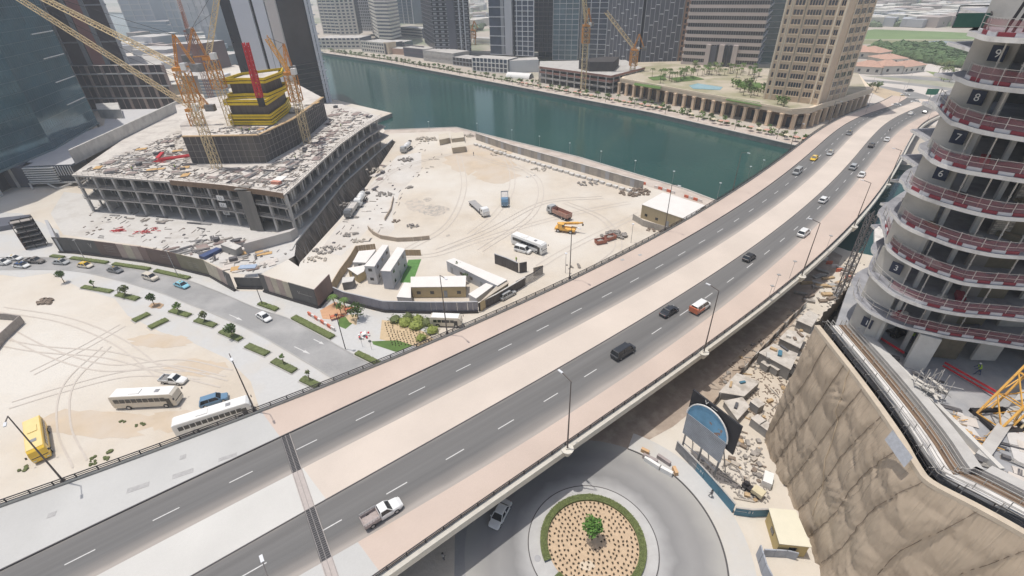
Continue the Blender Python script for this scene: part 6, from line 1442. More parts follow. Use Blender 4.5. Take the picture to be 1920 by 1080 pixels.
for q, lb in (([(822, 252), (841, 249), (842, 258), (824, 262)], 'left'), ([(845, 250), (868, 247), (870, 257), (847, 260)], 'upper right'), ([(846, 268), (871, 265), (873, 274), (848, 277)], 'lower right')):
    cabin('tan container at the canal corner of the lot, %s of three' % lb, q, 2.6, M('container_tan', (.46, .39, .29), .8, .1, .6), M('container_roof', (.60, .54, .44), .8, .08, .5), 'container', 0, 'container')
cabin('grey box container in the front yard behind the blue trough', [(413, 458), (428, 452), (452, 461), (441, 468)], 2.5, M('box_grey', (.36, .35, .33), .8, .1, .8), CONCL, 'container', 0, 'container')
# long slanted precast wall unit on the yard
p0, p1 = W(462, 476), W(549, 452); solo('precast_beam', MB().prism([p0, p1, p1 + Vector((1, 2.6, 0)), p0 + Vector((1, 2.6, 0))], .05, 3.2), M('precast', (.52, .49, .46), .85, .06, .4), 'long pale precast concrete unit lying in the front yard', 'beam')
solo('blue_trough', MB().bar(W(380, 486) + Vector((0, 0, .5)), W(412, 470) + Vector((0, 0, .5)), 2.2, .9), M('trough_blue', (.06, .09, .20), .6, .1, 1), 'dark blue steel trough behind the hoarding', 'skip')
solo('blue_sheet', MB().bar(W(455, 518) + Vector((0, 0, 2.8)), W(486, 515) + Vector((0, 0, 2.6)), 2.0, .25), M('sheet_blue', (.36, .44, .56), .7, .1, 1), 'light blue tarpaulin sheet over the gate', 'sheet')
# canal-side concrete wall of separate panels with footing blocks
PCW = M('precast_panel_warm', (.42, .38, .33), .9, .14, .8); PCW2 = M('precast_panel_dark', (.34, .31, .28), .9, .14, .8)
panelwall('canal_wall', 'long precast panel wall along the canal promenade', [(893, 262), (925, 273), (960, 285), (1040, 308), (1120, 331), (1205, 356)], 3.1, [PCW, PCW, PCW2, PCW, H6, PCW2], 1.9, 'wall', .3, base=False, cap=CONCL)
bmz = MB().box((0, 0, .35), (1.9, 1.3, 1.0)).mesh('footing_block', CONCL); wl = [W(893, 272), W(960, 295), W(1040, 318), W(1120, 341), W(1200, 366)]
for k, (p, h) in enumerate(along(wl, 2.9)): o = link('footing_block', bmz, None, (p.x + ru(-.2, .2), p.y + ru(-.8, 0), 0), h + ru(-.2, .2)); tag(o, 'pale concrete footing block in the row below the canal wall', 'block', 'footing blocks along the canal wall')
rb_ = MB().box((0, 0, .45), (1.5, .35, .9)); rbr, rbw = rb_.mesh('traffic_barrier', M('barrier_orange', (.62, .16, .09), .6, .1, 1)), rb_.mesh('traffic_barrier', M('barrier_pale', (.72, .66, .62), .6, .1, 1))
for k, (p, h) in enumerate(along([W(960, 278), W(1040, 300), W(1120, 322), W(1215, 348), W(1320, 381)], 1.75)):
    if k % 7 < 5: tag(link('traffic_barrier', rbr if k % 2 else rbw, None, (p.x, p.y, .02), h), ('orange red' if k % 2 else 'pale') + ' plastic barrier in the row between the canal wall and promenade', 'barrier', 'plastic barriers on the near promenade')
# access ramp walls, tracks
panelwall('ramp_wall', 'curved low tan retaining wall at the foot of the access ramp', [(691, 430), (700, 440), (715, 448), (745, 453), (775, 452), (806, 449)], 1.3, [M('tan_wall', (.46, .38, .30), .9, .12, .6)], 2.6, 'wall', .25, base=False)
panelwall('ramp_wall', 'short thin wall edging the access ramp', [(722, 414), (733, 395), (738, 372)], 1.0, [M('tan_wall', (.46, .38, .30), .9)], 2.4, 'wall', .2, base=False)
flatpx('access_track', [(700, 432), (722, 447), (740, 430), (735, 405), (760, 330), (790, 300), (780, 292), (750, 318), (722, 360), (700, 400), (690, 425)], .012, HARD)
# piles, skips and heaps
def heap(name, px, n, r, rs, m, label, cat='heap', z=0., ax=1.6):
    p = W(*px, z); t = thing(name, label, cat, tuple(p)); nm = 'rock' if 'rubble' in label or 'rock' in label or 'concrete' in label else 'piece'
    for k in range(n): mb = MB().blob((0, 0, 0), rs * ru(.5, 1.4), 6, 3, ru(.5, .9), .3); a = ru(0, 6.28); d = r * math.sqrt(rnd()); part(nm, mb, m, t, loc=(d * math.cos(a) * ax, d * math.sin(a), rs * .35 + (r - d) * .12))
    return t
RB = M('rubble_grey', (.30, .275, .25), .95, .25, 2); RBB = M('rubble_brown', (.24, .19, .15), .95, .25, 2); RBL = M('rubble_pale', (.50, .45, .38), .95, .2, 2)
for a in (('rubble_heap', (1152, 442), 34, 2.6, .75, RB, 'grey rubble heap beside the red skips on the lot'), ('rubble_heap', (1190, 362), 46, 3.4, .7, RBB, 'dark brown rubbish heap at the end of the canal wall'), ('rubble_heap', (86, 567), 14, 1.2, .6, RBB, 'small dark pile of rubble alone on the left sand'),
          ('rubble_heap', (775, 424), 14, 1.3, .5, RB, 'grey scrap pile enclosed by the curved ramp wall'), ('rubble_heap', (722, 365), 20, 2.2, .5, RB, 'scrap pile beside the access ramp'), ('rubble_heap', (768, 352), 9, .9, .5, RB, 'small machine scrap near the ramp end'),
          ('rubble_heap', (612, 470), 26, 2.6, .45, RB, 'rubble strewn at the excavation corner'), ('rubble_heap', (590, 488), 18, 2.0, .4, RBL, 'pale rubble by the lower excavation corner'), ('rubble_heap', (655, 440), 16, 1.8, .45, RB, 'rubble heap beside the parked lorries'),
          ('rubble_heap', (672, 452), 10, 1.3, .45, RBL, 'broken pale blocks by the ramp foot'), ('rubble_heap', (800, 262), 30, 3.6, .7, RBL, 'long earth and block heap near the canal corner'), ('rubble_heap', (765, 300), 22, 2.6, .6, RB, 'scrap heap behind the far mixer truck'),
          ('rubble_heap', (700, 320), 18, 2.2, .5, RBL, 'pale spoil heap along the far excavation edge'), ('rubble_heap', (880, 255), 20, 2.4, .6, RBL, 'block pile by the upper tan containers'), ('rubble_heap', (1075, 500), 9, 1.4, .35, RB, 'few stones beside the bridge railing'),
          ('rubble_heap', (990, 330), 8, 1.6, .3, M('white_spill', (.75, .73, .70), .9, .1, 1), 'white powder spill on the sand lot'), ('rubble_heap', (935, 288), 22, 3.0, .6, RBL, 'pale block heap below the canal wall, left end'), ('rubble_heap', (1010, 318), 16, 2.2, .5, RBL, 'pale block heap below the canal wall, middle'), ('rubble_heap', (1100, 345), 18, 2.4, .5, RB, 'grey rubble below the canal wall, right part'), ('rubble_heap', (740, 415), 10, 1.2, .4, RBB, 'dark scrap beside the ramp edge wall'), ('rubble_heap', (648, 385), 14, 1.8, .45, RB, 'rubble at the excavation lip above the lorries'), ('rubble_heap', (1228, 432), 16, 1.6, .4, RBB, 'dark scrap inside the warehouse fence')): heap(*a)
for px, hh, lb in (((1126, 456), .3, 'lower'), ((1144, 449), .5, 'upper')):
    p = W(*px); t = thing('skip', 'rust red skip next to the rubble heap, %s of two' % lb, 'skip', tuple(p), hh); SK = M('skip_red', (.42, .17, .12), .7, .15, 1)
    part('floor', MB().box((0, 0, .2), (3.0, 1.7, .1)), SK, t)
    for s in (-1, 1): part('side', MB().box((0, s * .85, .75), (3.2, .08, 1.1), 0, tilt=(-.12 * s, 0)), SK, t); part('end', MB().box((s * 1.6, 0, .75), (.08, 1.7, 1.1), 0, tilt=(0, .2 * s)), SK, t)
    part('load', MB().blob((0, 0, .8), .9, 8, 4, .35, .3), RB, t)
# stains of old spill on the sand
def stain(px, m, z=.014): struct('ground_stain', MB().flat([W(*p) for p in px], z), m)
ST1 = M('stain_grey', (.36, .335, .30), .95, .15, .6, c2=(.54, .475, .40), c2s=.9, c2lo=.42, c2hi=.55)
_bc = [0]
def _bz(): _bc[0] += 1; return _bc[0]
def blobstain(cx, cy, rx, ry, m, n=26, z=.014): stain([(cx + rx * math.cos(2*math.pi*k/n) * ru(.75, 1.15), cy + ry * math.sin(2*math.pi*k/n) * ru(.7, 1.15)) for k in range(n)], m, z + .00131 * _bz())
blobstain(812, 394, 30, 11, ST1); blobstain(802, 374, 8, 4, ST1, z=.016); blobstain(840, 442, 5, 2.5, ST1); blobstain(780, 385, 22, 12, M('stain_soft', (.46, .42, .37), .95, .1, .6, c2=(.56, .49, .41), c2s=.5, c2lo=.4, c2hi=.55), z=.012)
DMP = M('damp_sand', (.56, .46, .345), .95, .1, .2, c2=(.57, .49, .40), c2s=.12, c2lo=.4, c2hi=.6)
for x, y, rx, ry in ((900, 300, 70, 28), (930, 330, 45, 14), (180, 795, 110, 32), (370, 690, 60, 18), (300, 640, 60, 14), (330, 790, 60, 22)): blobstain(x, y, rx, ry, DMP, 30, .008)
TYR = M('tyre_track', (.555, .50, .44), .95, .08, 1)
for px in ([(700, 470), (800, 480), (900, 450), (1000, 420), (1100, 395), (1180, 380)], [(880, 440), (930, 400), (960, 350), (950, 300), (900, 275)], [(1010, 500), (1060, 470), (1150, 425), (1200, 400)], [(10, 620), (90, 660), (200, 690), (330, 680), (430, 700)], [(20, 760), (120, 730), (250, 700), (380, 705)], [(60, 700), (160, 650), (230, 610)], [(-10, 640), (80, 655), (200, 665), (300, 690), (420, 720)], [(0, 580), (120, 600), (220, 640), (300, 700)], [(150, 870), (120, 800), (130, 720), (200, 650)], [(760, 470), (840, 420), (870, 350), (860, 290)], [(820, 470), (920, 430), (1020, 380), (1130, 370)], [(900, 470), (1000, 400), (1010, 340), (960, 305)], [(1120, 500), (1160, 460), (1130, 410), (1060, 380)], [(700, 350), (740, 320), (800, 300), (870, 290), (980, 320)]):
    C = smoothline([W(*p) for p in px], 8); mb = MB()
    for o_ in (-.95, .95): _bc[0] += 1; ribbon(mb, offset(C, o_ + .16), offset(C, o_ - .16), .03 + .0011 * _bc[0])
    struct('tyre_track', mb, TYR)
for px in ((226, 793), (262, 797), (44, 880), (195, 862), (203, 850), (172, 868), (180, 858)): heap('weed_tuft', px, 5, .5, .28, GREEN2, 'dry weed tuft on the sand beside the railing', 'weed')['group'] = 'weed tufts by the railing'
# ---------------------------------------------------------------- right of the bridge: compound, cabins, billboard
BLF = M('fence_blue', (.07, .19, .27), .6, .1, 1); BLG = M('fence_photo_grey', (.25, .25, .26), .7, .3, 1.2)
f1, FP = panelwall('blue_hoarding', 'curved blue and grey printed fence beside the roundabout pavement', [(1266, 843), (1290, 868), (1318, 898), (1346, 930), (1373, 962)], 2.1, [BLG, BLG, BLF, BLF, BLF, BLF, BLG, BLG], 2.0, 'fence', .1, base=False, cap=STEEL)
f2, FP2 = panelwall('blue_hoarding', 'straight dark blue fence in front of the cream roofed hut', [(1375, 965), (1405, 969), (1438, 968)], 1.7, [BLF], 2.2, 'fence', .1, base=False, cap=STEEL)
for P, rt, s0 in ((FP, f1, 6.5), (FP2, f2, 1.6)):
    a, b = P[1 if rt is f1 else 0], P[2 if rt is f1 else 1]; h = ang(a, b); n = Vector((math.sin(h), -math.cos(h), 0)); q = a.lerp(b, .6) + n * .08 - P[0]
    o = part('print', text_mesh('—— ll l', .7, WHITE), None, rt, loc=(q.x, q.y, 1.1)); o.rotation_euler = (math.pi/2, 0, h)
cabin('cream roofed hut with yellow end wall below the tarpaulin', [(1444, 955), (1491, 959), (1519, 1023), (1463, 1017)], 2.8, M('hut_yellow', (.52, .40, .18), .8, .1, 1), M('hut_roof_cream', (.70, .66, .52), .8, .05, .5), 'hut', 1, 'hut', .25)
panelwall('grey_screen', 'grey cloth screen below the cream roofed hut', [(1418, 1040), (1428, 1075), (1450, 1120)], 2.4, [M('screen_cloth', (.36, .38, .42), .7, .15, 1)], 1.6, 'screen', base=False)
panelwall('grey_screen', 'upper leg of the grey cloth screen by the hut', [(1428, 1042), (1470, 1044), (1492, 1050)], 1.6, [M('screen_cloth', (.36, .38, .42), .7)], 1.6, 'screen', base=False)
SR = M('slab_roof_pale', (.56, .52, .47), .9, .14, .7, c2=(.40, .36, .31), c2s=.5, c2lo=.5, c2hi=.65)
for q, h, lb in (([(1424, 661), (1451, 645), (1495, 663), (1482, 692)], 2.8, 'flat roofed store with teal cloth end, beside the tarpaulin corner'), ([(1463, 634), (1477, 619), (1512, 625), (1500, 652)], 2.2, 'smaller flat roofed store behind the teal ended one'),
                 ([(1349, 735), (1382, 700), (1424, 716), (1395, 742)], 1.7, 'pale concrete block with dark sides right of the billboard'), ([(1358, 752), (1392, 745), (1404, 762), (1383, 786)], 1.4, 'lower pale slab stack behind the billboard'), ([(1495, 600), (1518, 582), (1535, 592), (1522, 612)], 2.0, 'pale flat store near the bridge shadow')):
    cabin(lb, q, h, M('store_wall', (.27, .26, .25), .85, .15, 1), SR, 'store', 0, 'store')
for k, px in enumerate(((1450, 656), (1462, 664), (1470, 654), (1478, 632), (1490, 636), (1370, 722), (1392, 718), (1380, 762), (1440, 668), (1500, 628))):
    p = W(*px, (2.8, 2.8, 2.8, 2.2, 2.2, 1.7, 1.7, 1.4, 2.8, 2.2)[k] + .02); tag(link('stored_bundle', MB().box((0, 0, .2), (ru(.7, 1.8), ru(.3, .7), ru(.2, .5))).mesh('stored_bundle', [WOOD, BLF, DKB, CONCL, RBB][k % 5]), None, tuple(p), ru(0, 3)), 'small bundle lying on a flat store roof beside the tarpaulin', 'materials', 'bundles on the store roofs')
for k, (px, s, lb) in enumerate((((1434, 692), 1.5, 'left one below the flat store'), ((1452, 699), 1.5, 'right one below the flat store'), ((1416, 768), 1.7, 'one alone right of the slab stack'), ((1418, 800), 1.7, 'one beside the tarpaulin'), ((1434, 812), 1.7, 'lower one touching the tarpaulin'), ((1490, 905), 1.0, 'small one'))[:5]):
    p = W(*px); t = thing('water_tank', 'square grey tank with pale lid, ' + lb, 'tank', tuple(p), .5); part('body', MB().box((0, 0, s * .5), (s, s, s)), M('tank_grey', (.30, .29, .28), .8, .1, 1), t); part('lid', MB().box((0, 0, s + .05), (s + .1, s + .1, .1)), SR, t)
p = W(1437, 905); t = thing('generator', 'small white and green generator by the tarpaulin foot', 'generator', tuple(p), 1.0); part('body', MB().box((0, 0, .7), (2.2, 1.3, 1.3)), WHITE, t); part('panel', MB().box((0, -.66, .7), (2.0, .05, 1.0)), M('gen_green', (.10, .25, .18), .6, .1, 1), t)
p = W(1408, 922); t = thing('site_dumper', 'small cream site dumper in the compound', 'dumper', tuple(p), -.9); part('skip', MB().box((.9, 0, 1.0), (1.6, 1.3, .7)), M('dumper_cream', (.60, .53, .36), .7, .1, 1), t); part('chassis', MB().box((0, 0, .6), (2.8, 1.0, .3)), DARK, t); part('seat', MB().box((-.9, 0, 1.0), (.6, .6, .6)), DARK, t); wheels(t, (-.9, .9), .6, .38, .3)
def scatter(name, poly_px, n, z, fn, mats, label, cat, group):
    xs = [p[0] for p in poly_px]; ys = [p[1] for p in poly_px]; k = 0; protos = {}
    def inside(x, y):
        c = False; j = len(poly_px) - 1
        for i in range(len(poly_px)):
            xi, yi = poly_px[i]; xj, yj = poly_px[j]
            if (yi > y) != (yj > y) and x < (xj - xi) * (y - yi) / (yj - yi) + xi: c = not c
            j = i
        return c
    out = []
    while len(out) < n:
        x, y = ru(min(xs), max(xs)), ru(min(ys), max(ys))
        if inside(x, y): out.append(W(x, y, z))
    return out
COMP = [(1370, 800), (1425, 830), (1445, 900), (1440, 945), (1390, 940), (1340, 880), (1375, 850)]
JK = [M('junk_pale', (.46, .41, .35), .9, .2, 2), RB, WOODG, RBB, WOOD]
for k, p in enumerate(scatter('', COMP, 46, 0, None, None, '', '', '')):
    kind = k % 3
    if kind == 0: o = link('plank', MB().box((0, 0, .12), (ru(1.4, 3.2), .25, .14)).mesh('plank', JK[k % 5]), None, tuple(p), ru(0, 3))
    elif kind == 1: o = link('concrete_block', MB().box((0, 0, .22), (ru(.5, 1.3), ru(.4, .9), .44)).mesh('concrete_block', JK[k % 5]), None, tuple(p), ru(0, 3))
    else: o = link('debris_bag', MB().blob((0, 0, .22), ru(.3, .6), 7, 4, .6, .25).mesh('debris_bag', JK[k % 5]), None, tuple(p), 0)
    tag(o, {0: 'weathered plank lying in the compound beside the billboard', 1: 'loose concrete block in the compound beside the billboard', 2: 'pale debris bag in the compound beside the billboard'}[kind], ('plank', 'block', 'bag')[kind], ('planks', 'blocks', 'bags')[kind] + ' in the billboard compound')
sm = MB(); 
for p in scatter('', COMP, 260, 0, None, None, '', '', ''): sm.box(p + Vector((0, 0, .06)), (ru(.1, .5), ru(.08, .3), ru(.05, .2)), ru(0, 3))
for p in scatter('', [(1266, 843), (1340, 870), (1375, 945), (1375, 960), (1310, 885)], 60, 0, None, None, '', '', ''): sm.box(p + Vector((0, 0, .06)), (ru(.1, .5), ru(.08, .3), ru(.05, .2)), ru(0, 3))
for p in scatter('', [(1500, 560), (1600, 470), (1625, 500), (1560, 590), (1520, 610), (1440, 700), (1400, 700)], 240, 0, None, None, '', '', ''): sm.box(p + Vector((0, 0, .06)), (ru(.1, .7), ru(.08, .5), ru(.05, .3)), ru(0, 3))
stuff('debris', sm, RB, 'small loose debris between the bridge and the tarpaulin')
CP2 = [(1400, 650), (1500, 600), (1532, 612), (1490, 720), (1440, 830), (1405, 800), (1345, 715)]
for k, p in enumerate(scatter('', CP2, 70, 0, None, None, '', '', '')):
    kind = k % 4; m_ = JK[k % 5]
    o = link(('plank', 'concrete_block', 'debris_bag', 'pipe')[kind], (MB().box((0, 0, .1), (ru(1.2, 2.8), .22, .16)) if kind == 0 else MB().box((0, 0, .25), (ru(.5, 1.2), ru(.4, .8), .5)) if kind == 1 else MB().blob((0, 0, .2), ru(.3, .55), 7, 4, .6, .25) if kind == 2 else MB().tube((-1.2, 0, .1), (1.2, 0, .1), .09, n=6)).mesh('item', m_), None, tuple(p), ru(0, 3))
    tag(o, ('weathered plank', 'loose block', 'debris bag', 'length of pipe')[kind] + ' on the strip between the stores and the tarpaulin', ('plank', 'block', 'bag', 'pipe')[kind], ('planks', 'blocks', 'bags', 'pipes')[kind] + ' on the strip by the tarpaulin')
sm = MB()
for p in scatter('', CP2, 420, 0, None, None, '', '', ''): sm.box(p + Vector((0, 0, .06)), (ru(.1, .9), ru(.06, .25), ru(.05, .25)), ru(0, 3))
stuff('debris', sm, RBB, 'brown loose debris beside the tarpaulin foot')
panelwall('strip_fence', 'low broken site fence between the bridge shadow and the stores', [(1330, 770), (1372, 722), (1420, 668), (1470, 615), (1510, 575)], 1.5, [M('fence_rust', (.30, .24, .19), .8, .2, 1), FD, CONCL], 1.7, 'fence', .08, base=False)
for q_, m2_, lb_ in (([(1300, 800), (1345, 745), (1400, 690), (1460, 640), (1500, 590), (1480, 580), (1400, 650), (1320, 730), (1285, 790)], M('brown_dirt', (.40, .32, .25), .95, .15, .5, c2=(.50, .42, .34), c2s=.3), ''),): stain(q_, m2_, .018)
# billboard
gB = W(1338, 903); gA = W(1272, 846); zb0, zb1 = zat(gB, 868), zat(gB, 798); bt_ = thing('billboard', 'tall billboard with arched blue sky picture over grey slats beside the roundabout', 'billboard', tuple(gA)); D_ = gB - gA; Lb = D_.length; hb = ang(gA, gB); nb_ = Vector((math.sin(hb), -math.cos(hb), 0)); ux = D_.normalized()
def bp(s, z, o=0): return ux * s + Vector((0, 0, z)) + nb_ * o
part('backboard', MB().add([bp(-.3, zb0 + (zb1-zb0)*.45, -.35), bp(Lb + 1.2, zb0 + (zb1-zb0)*.35, -.35), bp(Lb + 1.2, zb1 + .6, -.35), bp(-.3, zb1 + .9, -.35), bp(-.3, zb0 + (zb1-zb0)*.45, -.6), bp(Lb + 1.2, zb0 + (zb1-zb0)*.35, -.6), bp(Lb + 1.2, zb1 + .6, -.6), bp(-.3, zb1 + .9, -.6)], [(0,1,2,3), (7,6,5,4), (0,4,5,1), (1,5,6,2), (2,6,7,3), (3,7,4,0)]), M('billboard_black', (.03, .03, .035), .6, .05, 1), bt_)
sk_ = MB(); n = 18; rc = Lb * .52
arc = [(Lb * .5 - rc * math.cos(math.pi * k / n), zb0 + (zb1 - zb0) * .55 + (zb1 - zb0) * .47 * math.sin(math.pi * k / n)) for k in range(n + 1)]
vs = [bp(s, z, 0) for s, z in arc]; part('sky_picture', MB().add(vs, [tuple(range(n + 1))]), M('billboard_sky', (.16, .36, .54), .5, .25, .4, c2=(.30, .20, .16), c2s=.35, c2lo=.6, c2hi=.62), bt_)
bd = MB()
for a, b in zip(arc[:-1], arc[1:]): bd.bar(bp(a[0], a[1], .06), bp(b[0], b[1], .06), .16)
part('arch_rim', bd, WHITE, bt_)
sl = MB().box((0, 0, 0), (Lb * 1.02, .12, (zb1 - zb0) * .55 / 14 - .07)).mesh('slat', M('billboard_slat', (.33, .35, .38), .6, .2, .6))
for k in range(14): p = bp(Lb * .5, zb0 + (zb1 - zb0) * .55 * (k + .5) / 14, 0); link('slat', sl, bt_, tuple(p), hb)
for s in (.3, Lb * .5, Lb - .3): part('leg', MB().tube(bp(s, 0, -.3), bp(s, zb0 + 1, -.3), .16, n=8), GREYM, bt_); part('brace', MB().tube(bp(s, 0, -3.2), bp(s, zb0 + 2.5, -.5), .1, n=6), GREYM, bt_)
part('crossbar', MB().tube(bp(.3, zb0 * .5, -.3), bp(Lb - .3, zb0 * .5, -.3), .08, n=6), GREYM, bt_)
part('lettering', text_mesh('V  —', 1.0, WHITE), None, bt_, loc=tuple(bp(Lb * .45, zb1 + .35, -.3))).rotation_euler = (math.pi/2, 0, hb)
# barriers across the blocked street end
for k, (a, b, m, lb) in enumerate((((1205, 857), (1232, 870), M('jersey_mauve', (.36, .31, .30), .8, .12, 1), 'dull mauve'), ((1232, 858), (1256, 874), M('jersey_mauve', (.36, .31, .30), .8), 'second dull mauve'), ((1202, 846), (1216, 853), M('barrier_amber', (.62, .40, .22), .7, .1, 1), 'amber'), ((1208, 862), (1236, 880), WHITE, 'white'), ((1238, 881), (1260, 893), WHITE, 'second white'), ((1262, 880), (1268, 893), M('barrier_amber', (.62, .40, .22), .7), 'end amber'))):
    solo('road_barrier', MB().bar(W(*a) + Vector((0, 0, .45)), W(*b) + Vector((0, 0, .45)), .5, .85), m, lb + ' road barrier across the blocked street end', 'barrier')
# lattice mast by the canal
p = W(1572, 558); z1 = zat(p, 398); t = thing('lattice_mast', 'tall dark lattice mast standing between bridge and slab tower', 'mast', tuple(p)); part('mast', lattice(MB(), (0, 0, 0), (0, 0, z1), 1.3, 1.5, .11), M('mast_grey', (.16, .15, .15), .6, .15, 2), t); part('base', MB().box((0, 0, .15), (2.4, 2.4, .3)), CONCD, t)
for k in range(8): p = W(1545 + k * 9, 488 + k * 7); tag(link('traffic_barrier', rbr if k % 2 else rbw, None, tuple(p), ru(-.6, .2)), ('orange red' if k % 2 else 'pale') + ' plastic barrier by the foot of the lattice mast', 'barrier', 'plastic barriers by the lattice mast')
for k, p in enumerate(scatter('', [(1490, 545), (1545, 500), (1600, 500), (1590, 560), (1530, 580)], 26, 0, None, None, '', '', '')):
    tag(link('timber_stack', MB().box((0, 0, .3), (ru(1.5, 3.5), ru(.6, 1.2), ru(.3, .7))).mesh('timber_stack', [WOOD, WOODG, RBB, STEEL][k % 4]), None, tuple(p), ru(-.8, .8)), 'weathered material stack on the sand below the lattice mast', 'materials', 'stacks below the lattice mast')
# ---------------------------------------------------------------- clutter of the podium roof and the yard
def proto_planks(m, n=5, L=3.2):
    t = thing('timber_bundle', 'x', 'timber', (0, 0, -50))
    for k in range(n): part('plank', MB().box((ru(-.2, .2), (k % 3) * .34 - .34, .08 + .13 * (k // 3)), (L * ru(.8, 1.05), .28, .11), ru(-.06, .06)), m, t)
    return t
def proto_pipes(m, n=6, L=4.5):
    t = thing('pipe_bundle', 'x', 'pipes', (0, 0, -50))
    for k in range(n): part('pipe', MB().tube((-L / 2 + ru(-.3, .3), (k % 4) * .2 - .3, .1 + .17 * (k // 4)), (L / 2 + ru(-.3, .3), (k % 4) * .2 - .3 + ru(-.1, .1), .1 + .17 * (k // 4)), .07, n=6), m, t)
    return t
def proto_panel(m, w=2.4, l=3.4):
    t = thing('formwork_bundle', 'x', 'formwork', (0, 0, -50)); part('sheet', MB().box((0, 0, .16), (l, w, .08)), m, t)
    for y in (-w * .35, 0, w * .35): part('joist', MB().box((0, y, .06), (l * 1.04, .12, .12)), WOODG, t)
    return t
def proto_crate(m):
    t = thing('material_crate', 'x', 'crate', (0, 0, -50)); part('box', MB().box((0, 0, .5), (1.6, 1.1, .8)), m, t); part('pallet', MB().box((0, 0, .06), (1.8, 1.2, .1)), WOODG, t); return t
DKS = M('dark_steel_bits', (.13, .125, .13), .6, .2, 2); ORB = M('ply_orange', (.56, .36, .16), .8, .15, 1); BRP = M('ply_mauve_brown', (.30, .235, .215), .85, .2, 1)
PR = [(proto_planks(WOODG), 'grey timber bundle', 'timber'), (proto_planks(BRP, 6, 2.6), 'brown timber bundle', 'timber'), (proto_pipes(DKS), 'dark pipe bundle', 'pipes'), (proto_pipes(STEEL, 8, 3.6), 'pale scaffold tube bundle', 'tubes'), (proto_panel(BRP), 'brown formwork panel', 'panel'), (proto_panel(M('panel_pale', (.60, .55, .50), .85, .12, 1)), 'pale formwork panel', 'panel'), (proto_crate(DKS), 'dark material crate', 'crate'), (proto_panel(ORB, 2, 3), 'orange plywood panel', 'panel'), (proto_planks(DKS, 6, 3.8), 'dark steel section bundle', 'steel')]
def clutter(poly, n, z, where, weights, head=None, jit=.16, scl=(.7, 1.25)):
    pts = scatter('', poly, n, z, None, None, '', '', '')
    for p in pts:
        k = random.choices(range(len(PR)), weights)[0]; r, lb, ct = PR[k]; s = ru(*scl); h = (head if head is not None else 0) + ru(-jit, jit) + (math.pi / 2 if rnd() < .25 else 0)
        q = dup(r, (p.x, p.y, p.z + .01), h, lb + ' lying ' + where, (s, s, s)); q['category'] = ct; q['group'] = lb + 's ' + where
hr = ang(rl[0], rl[-1]); hf = ang(fl[0], fl[-1])
RL_ = [(150, 322), (345, 243), (362, 318), (500, 312), (560, 278), (612, 232), (625, 200), (700, 218), (640, 262), (560, 335), (528, 358), (420, 342), (215, 328)]
clutter([(160, 322), (350, 246), (362, 318), (420, 336), (215, 325)], 80, PZ, 'on the left half of the podium roof', [5, 5, 2, 2, 4, 2, 1, 3, 4], hf + .5)
clutter([(380, 322), (500, 312), (565, 290), (575, 310), (528, 352), (430, 340)], 66, PZ, 'on the front of the podium roof', [4, 2, 4, 3, 2, 3, 1, 0, 4], hr - .2)
clutter([(565, 288), (612, 232), (628, 202), (700, 216), (640, 258), (580, 312)], 84, PZ, 'on the canal side of the podium roof', [4, 5, 2, 2, 4, 4, 1, 0, 3], hr)
clutter([(300, 470), (360, 448), (440, 445), (470, 470), (400, 486)], 52, .02, 'in the yard stock area', [4, 2, 5, 5, 1, 0, 1, 0, 6], .5, .25)
clutter([(430, 475), (500, 470), (520, 490), (470, 512), (420, 498)], 26, .02, 'behind the gate', [4, 4, 2, 2, 3, 3, 1, 2, 1], .5)
clutter([(640, 400), (690, 340), (720, 300), (735, 310), (700, 360), (655, 420)], 16, .02, 'along the excavation edge', [3, 3, 2, 2, 1, 1, 2, 0, 2], 1.2)
clutter([(160, 400), (300, 405), (420, 425), (400, 432), (250, 412)], 14, .02, 'at the foot of the podium', [3, 1, 3, 3, 1, 1, 2, 0, 2], hf)
clutter([(365, 246), (420, 236), (432, 250), (500, 252), (560, 215), (600, 192), (545, 190), (545, 212), (510, 236), (434, 238)], 30, CZ, 'on top of the dark core block', [3, 3, 2, 4, 2, 2, 1, 1, 2], hr)
clutter([(1780, 800), (1860, 760), (1925, 830), (1925, 960), (1850, 920)], 26, DZ - .29, 'on the tower deck beside the beam', [3, 3, 2, 4, 2, 3, 1, 2, 1], -.6, scl=(.35, .7))
clutter([(1655, 645), (1700, 655), (1800, 760), (1760, 790), (1690, 700)], 12, DZ - .29, 'on the tower deck below the first slab', [3, 2, 3, 4, 1, 2, 1, 0, 2], -.6, scl=(.35, .7))
def redframes(px, n, lb, z=.02, L=3.0):
    p = W(*px, z); t = thing('red_frame_stack', lb, 'steel frames', tuple(p))
    for k in range(n): a = Vector((ru(-1.8, 1.8), ru(-1.0, 1.0), ru(.1, .7))); an = ru(-.5, .9); part('frame_bar', MB().bar(a, a + Vector((math.cos(an) * L * ru(.4, 1), math.sin(an) * L * ru(.4, 1), ru(-.1, .2))), .16), RED, t)
redframes((216, 434), 18, 'left heap of red steel frames in the yard', L=2.2); redframes((262, 438), 13, 'middle heap of red steel frames in the yard', L=2.2); redframes((288, 432), 9, 'right small heap of red steel frames in the yard', L=1.6)
redframes((293, 305), 12, 'red steel frames lying on the podium roof, left heap', PZ, 2.6)
p = W(300, 300, PZ); t = thing('red_beams', 'pair of long red steel beams lying on the podium roof', 'beams', tuple(p))
for d, w in ((0, .0), (1.0, .3), (2.0, .1)): part('beam', MB().bar((0, -d, .4), (12.5, -d + 5.2, .5), .45, .5), RED, t)
part('upright_frame', MB().bar((-1.5, 1, .3), (-3.2, 7.5, .6), 1.1, .5), RED, t)
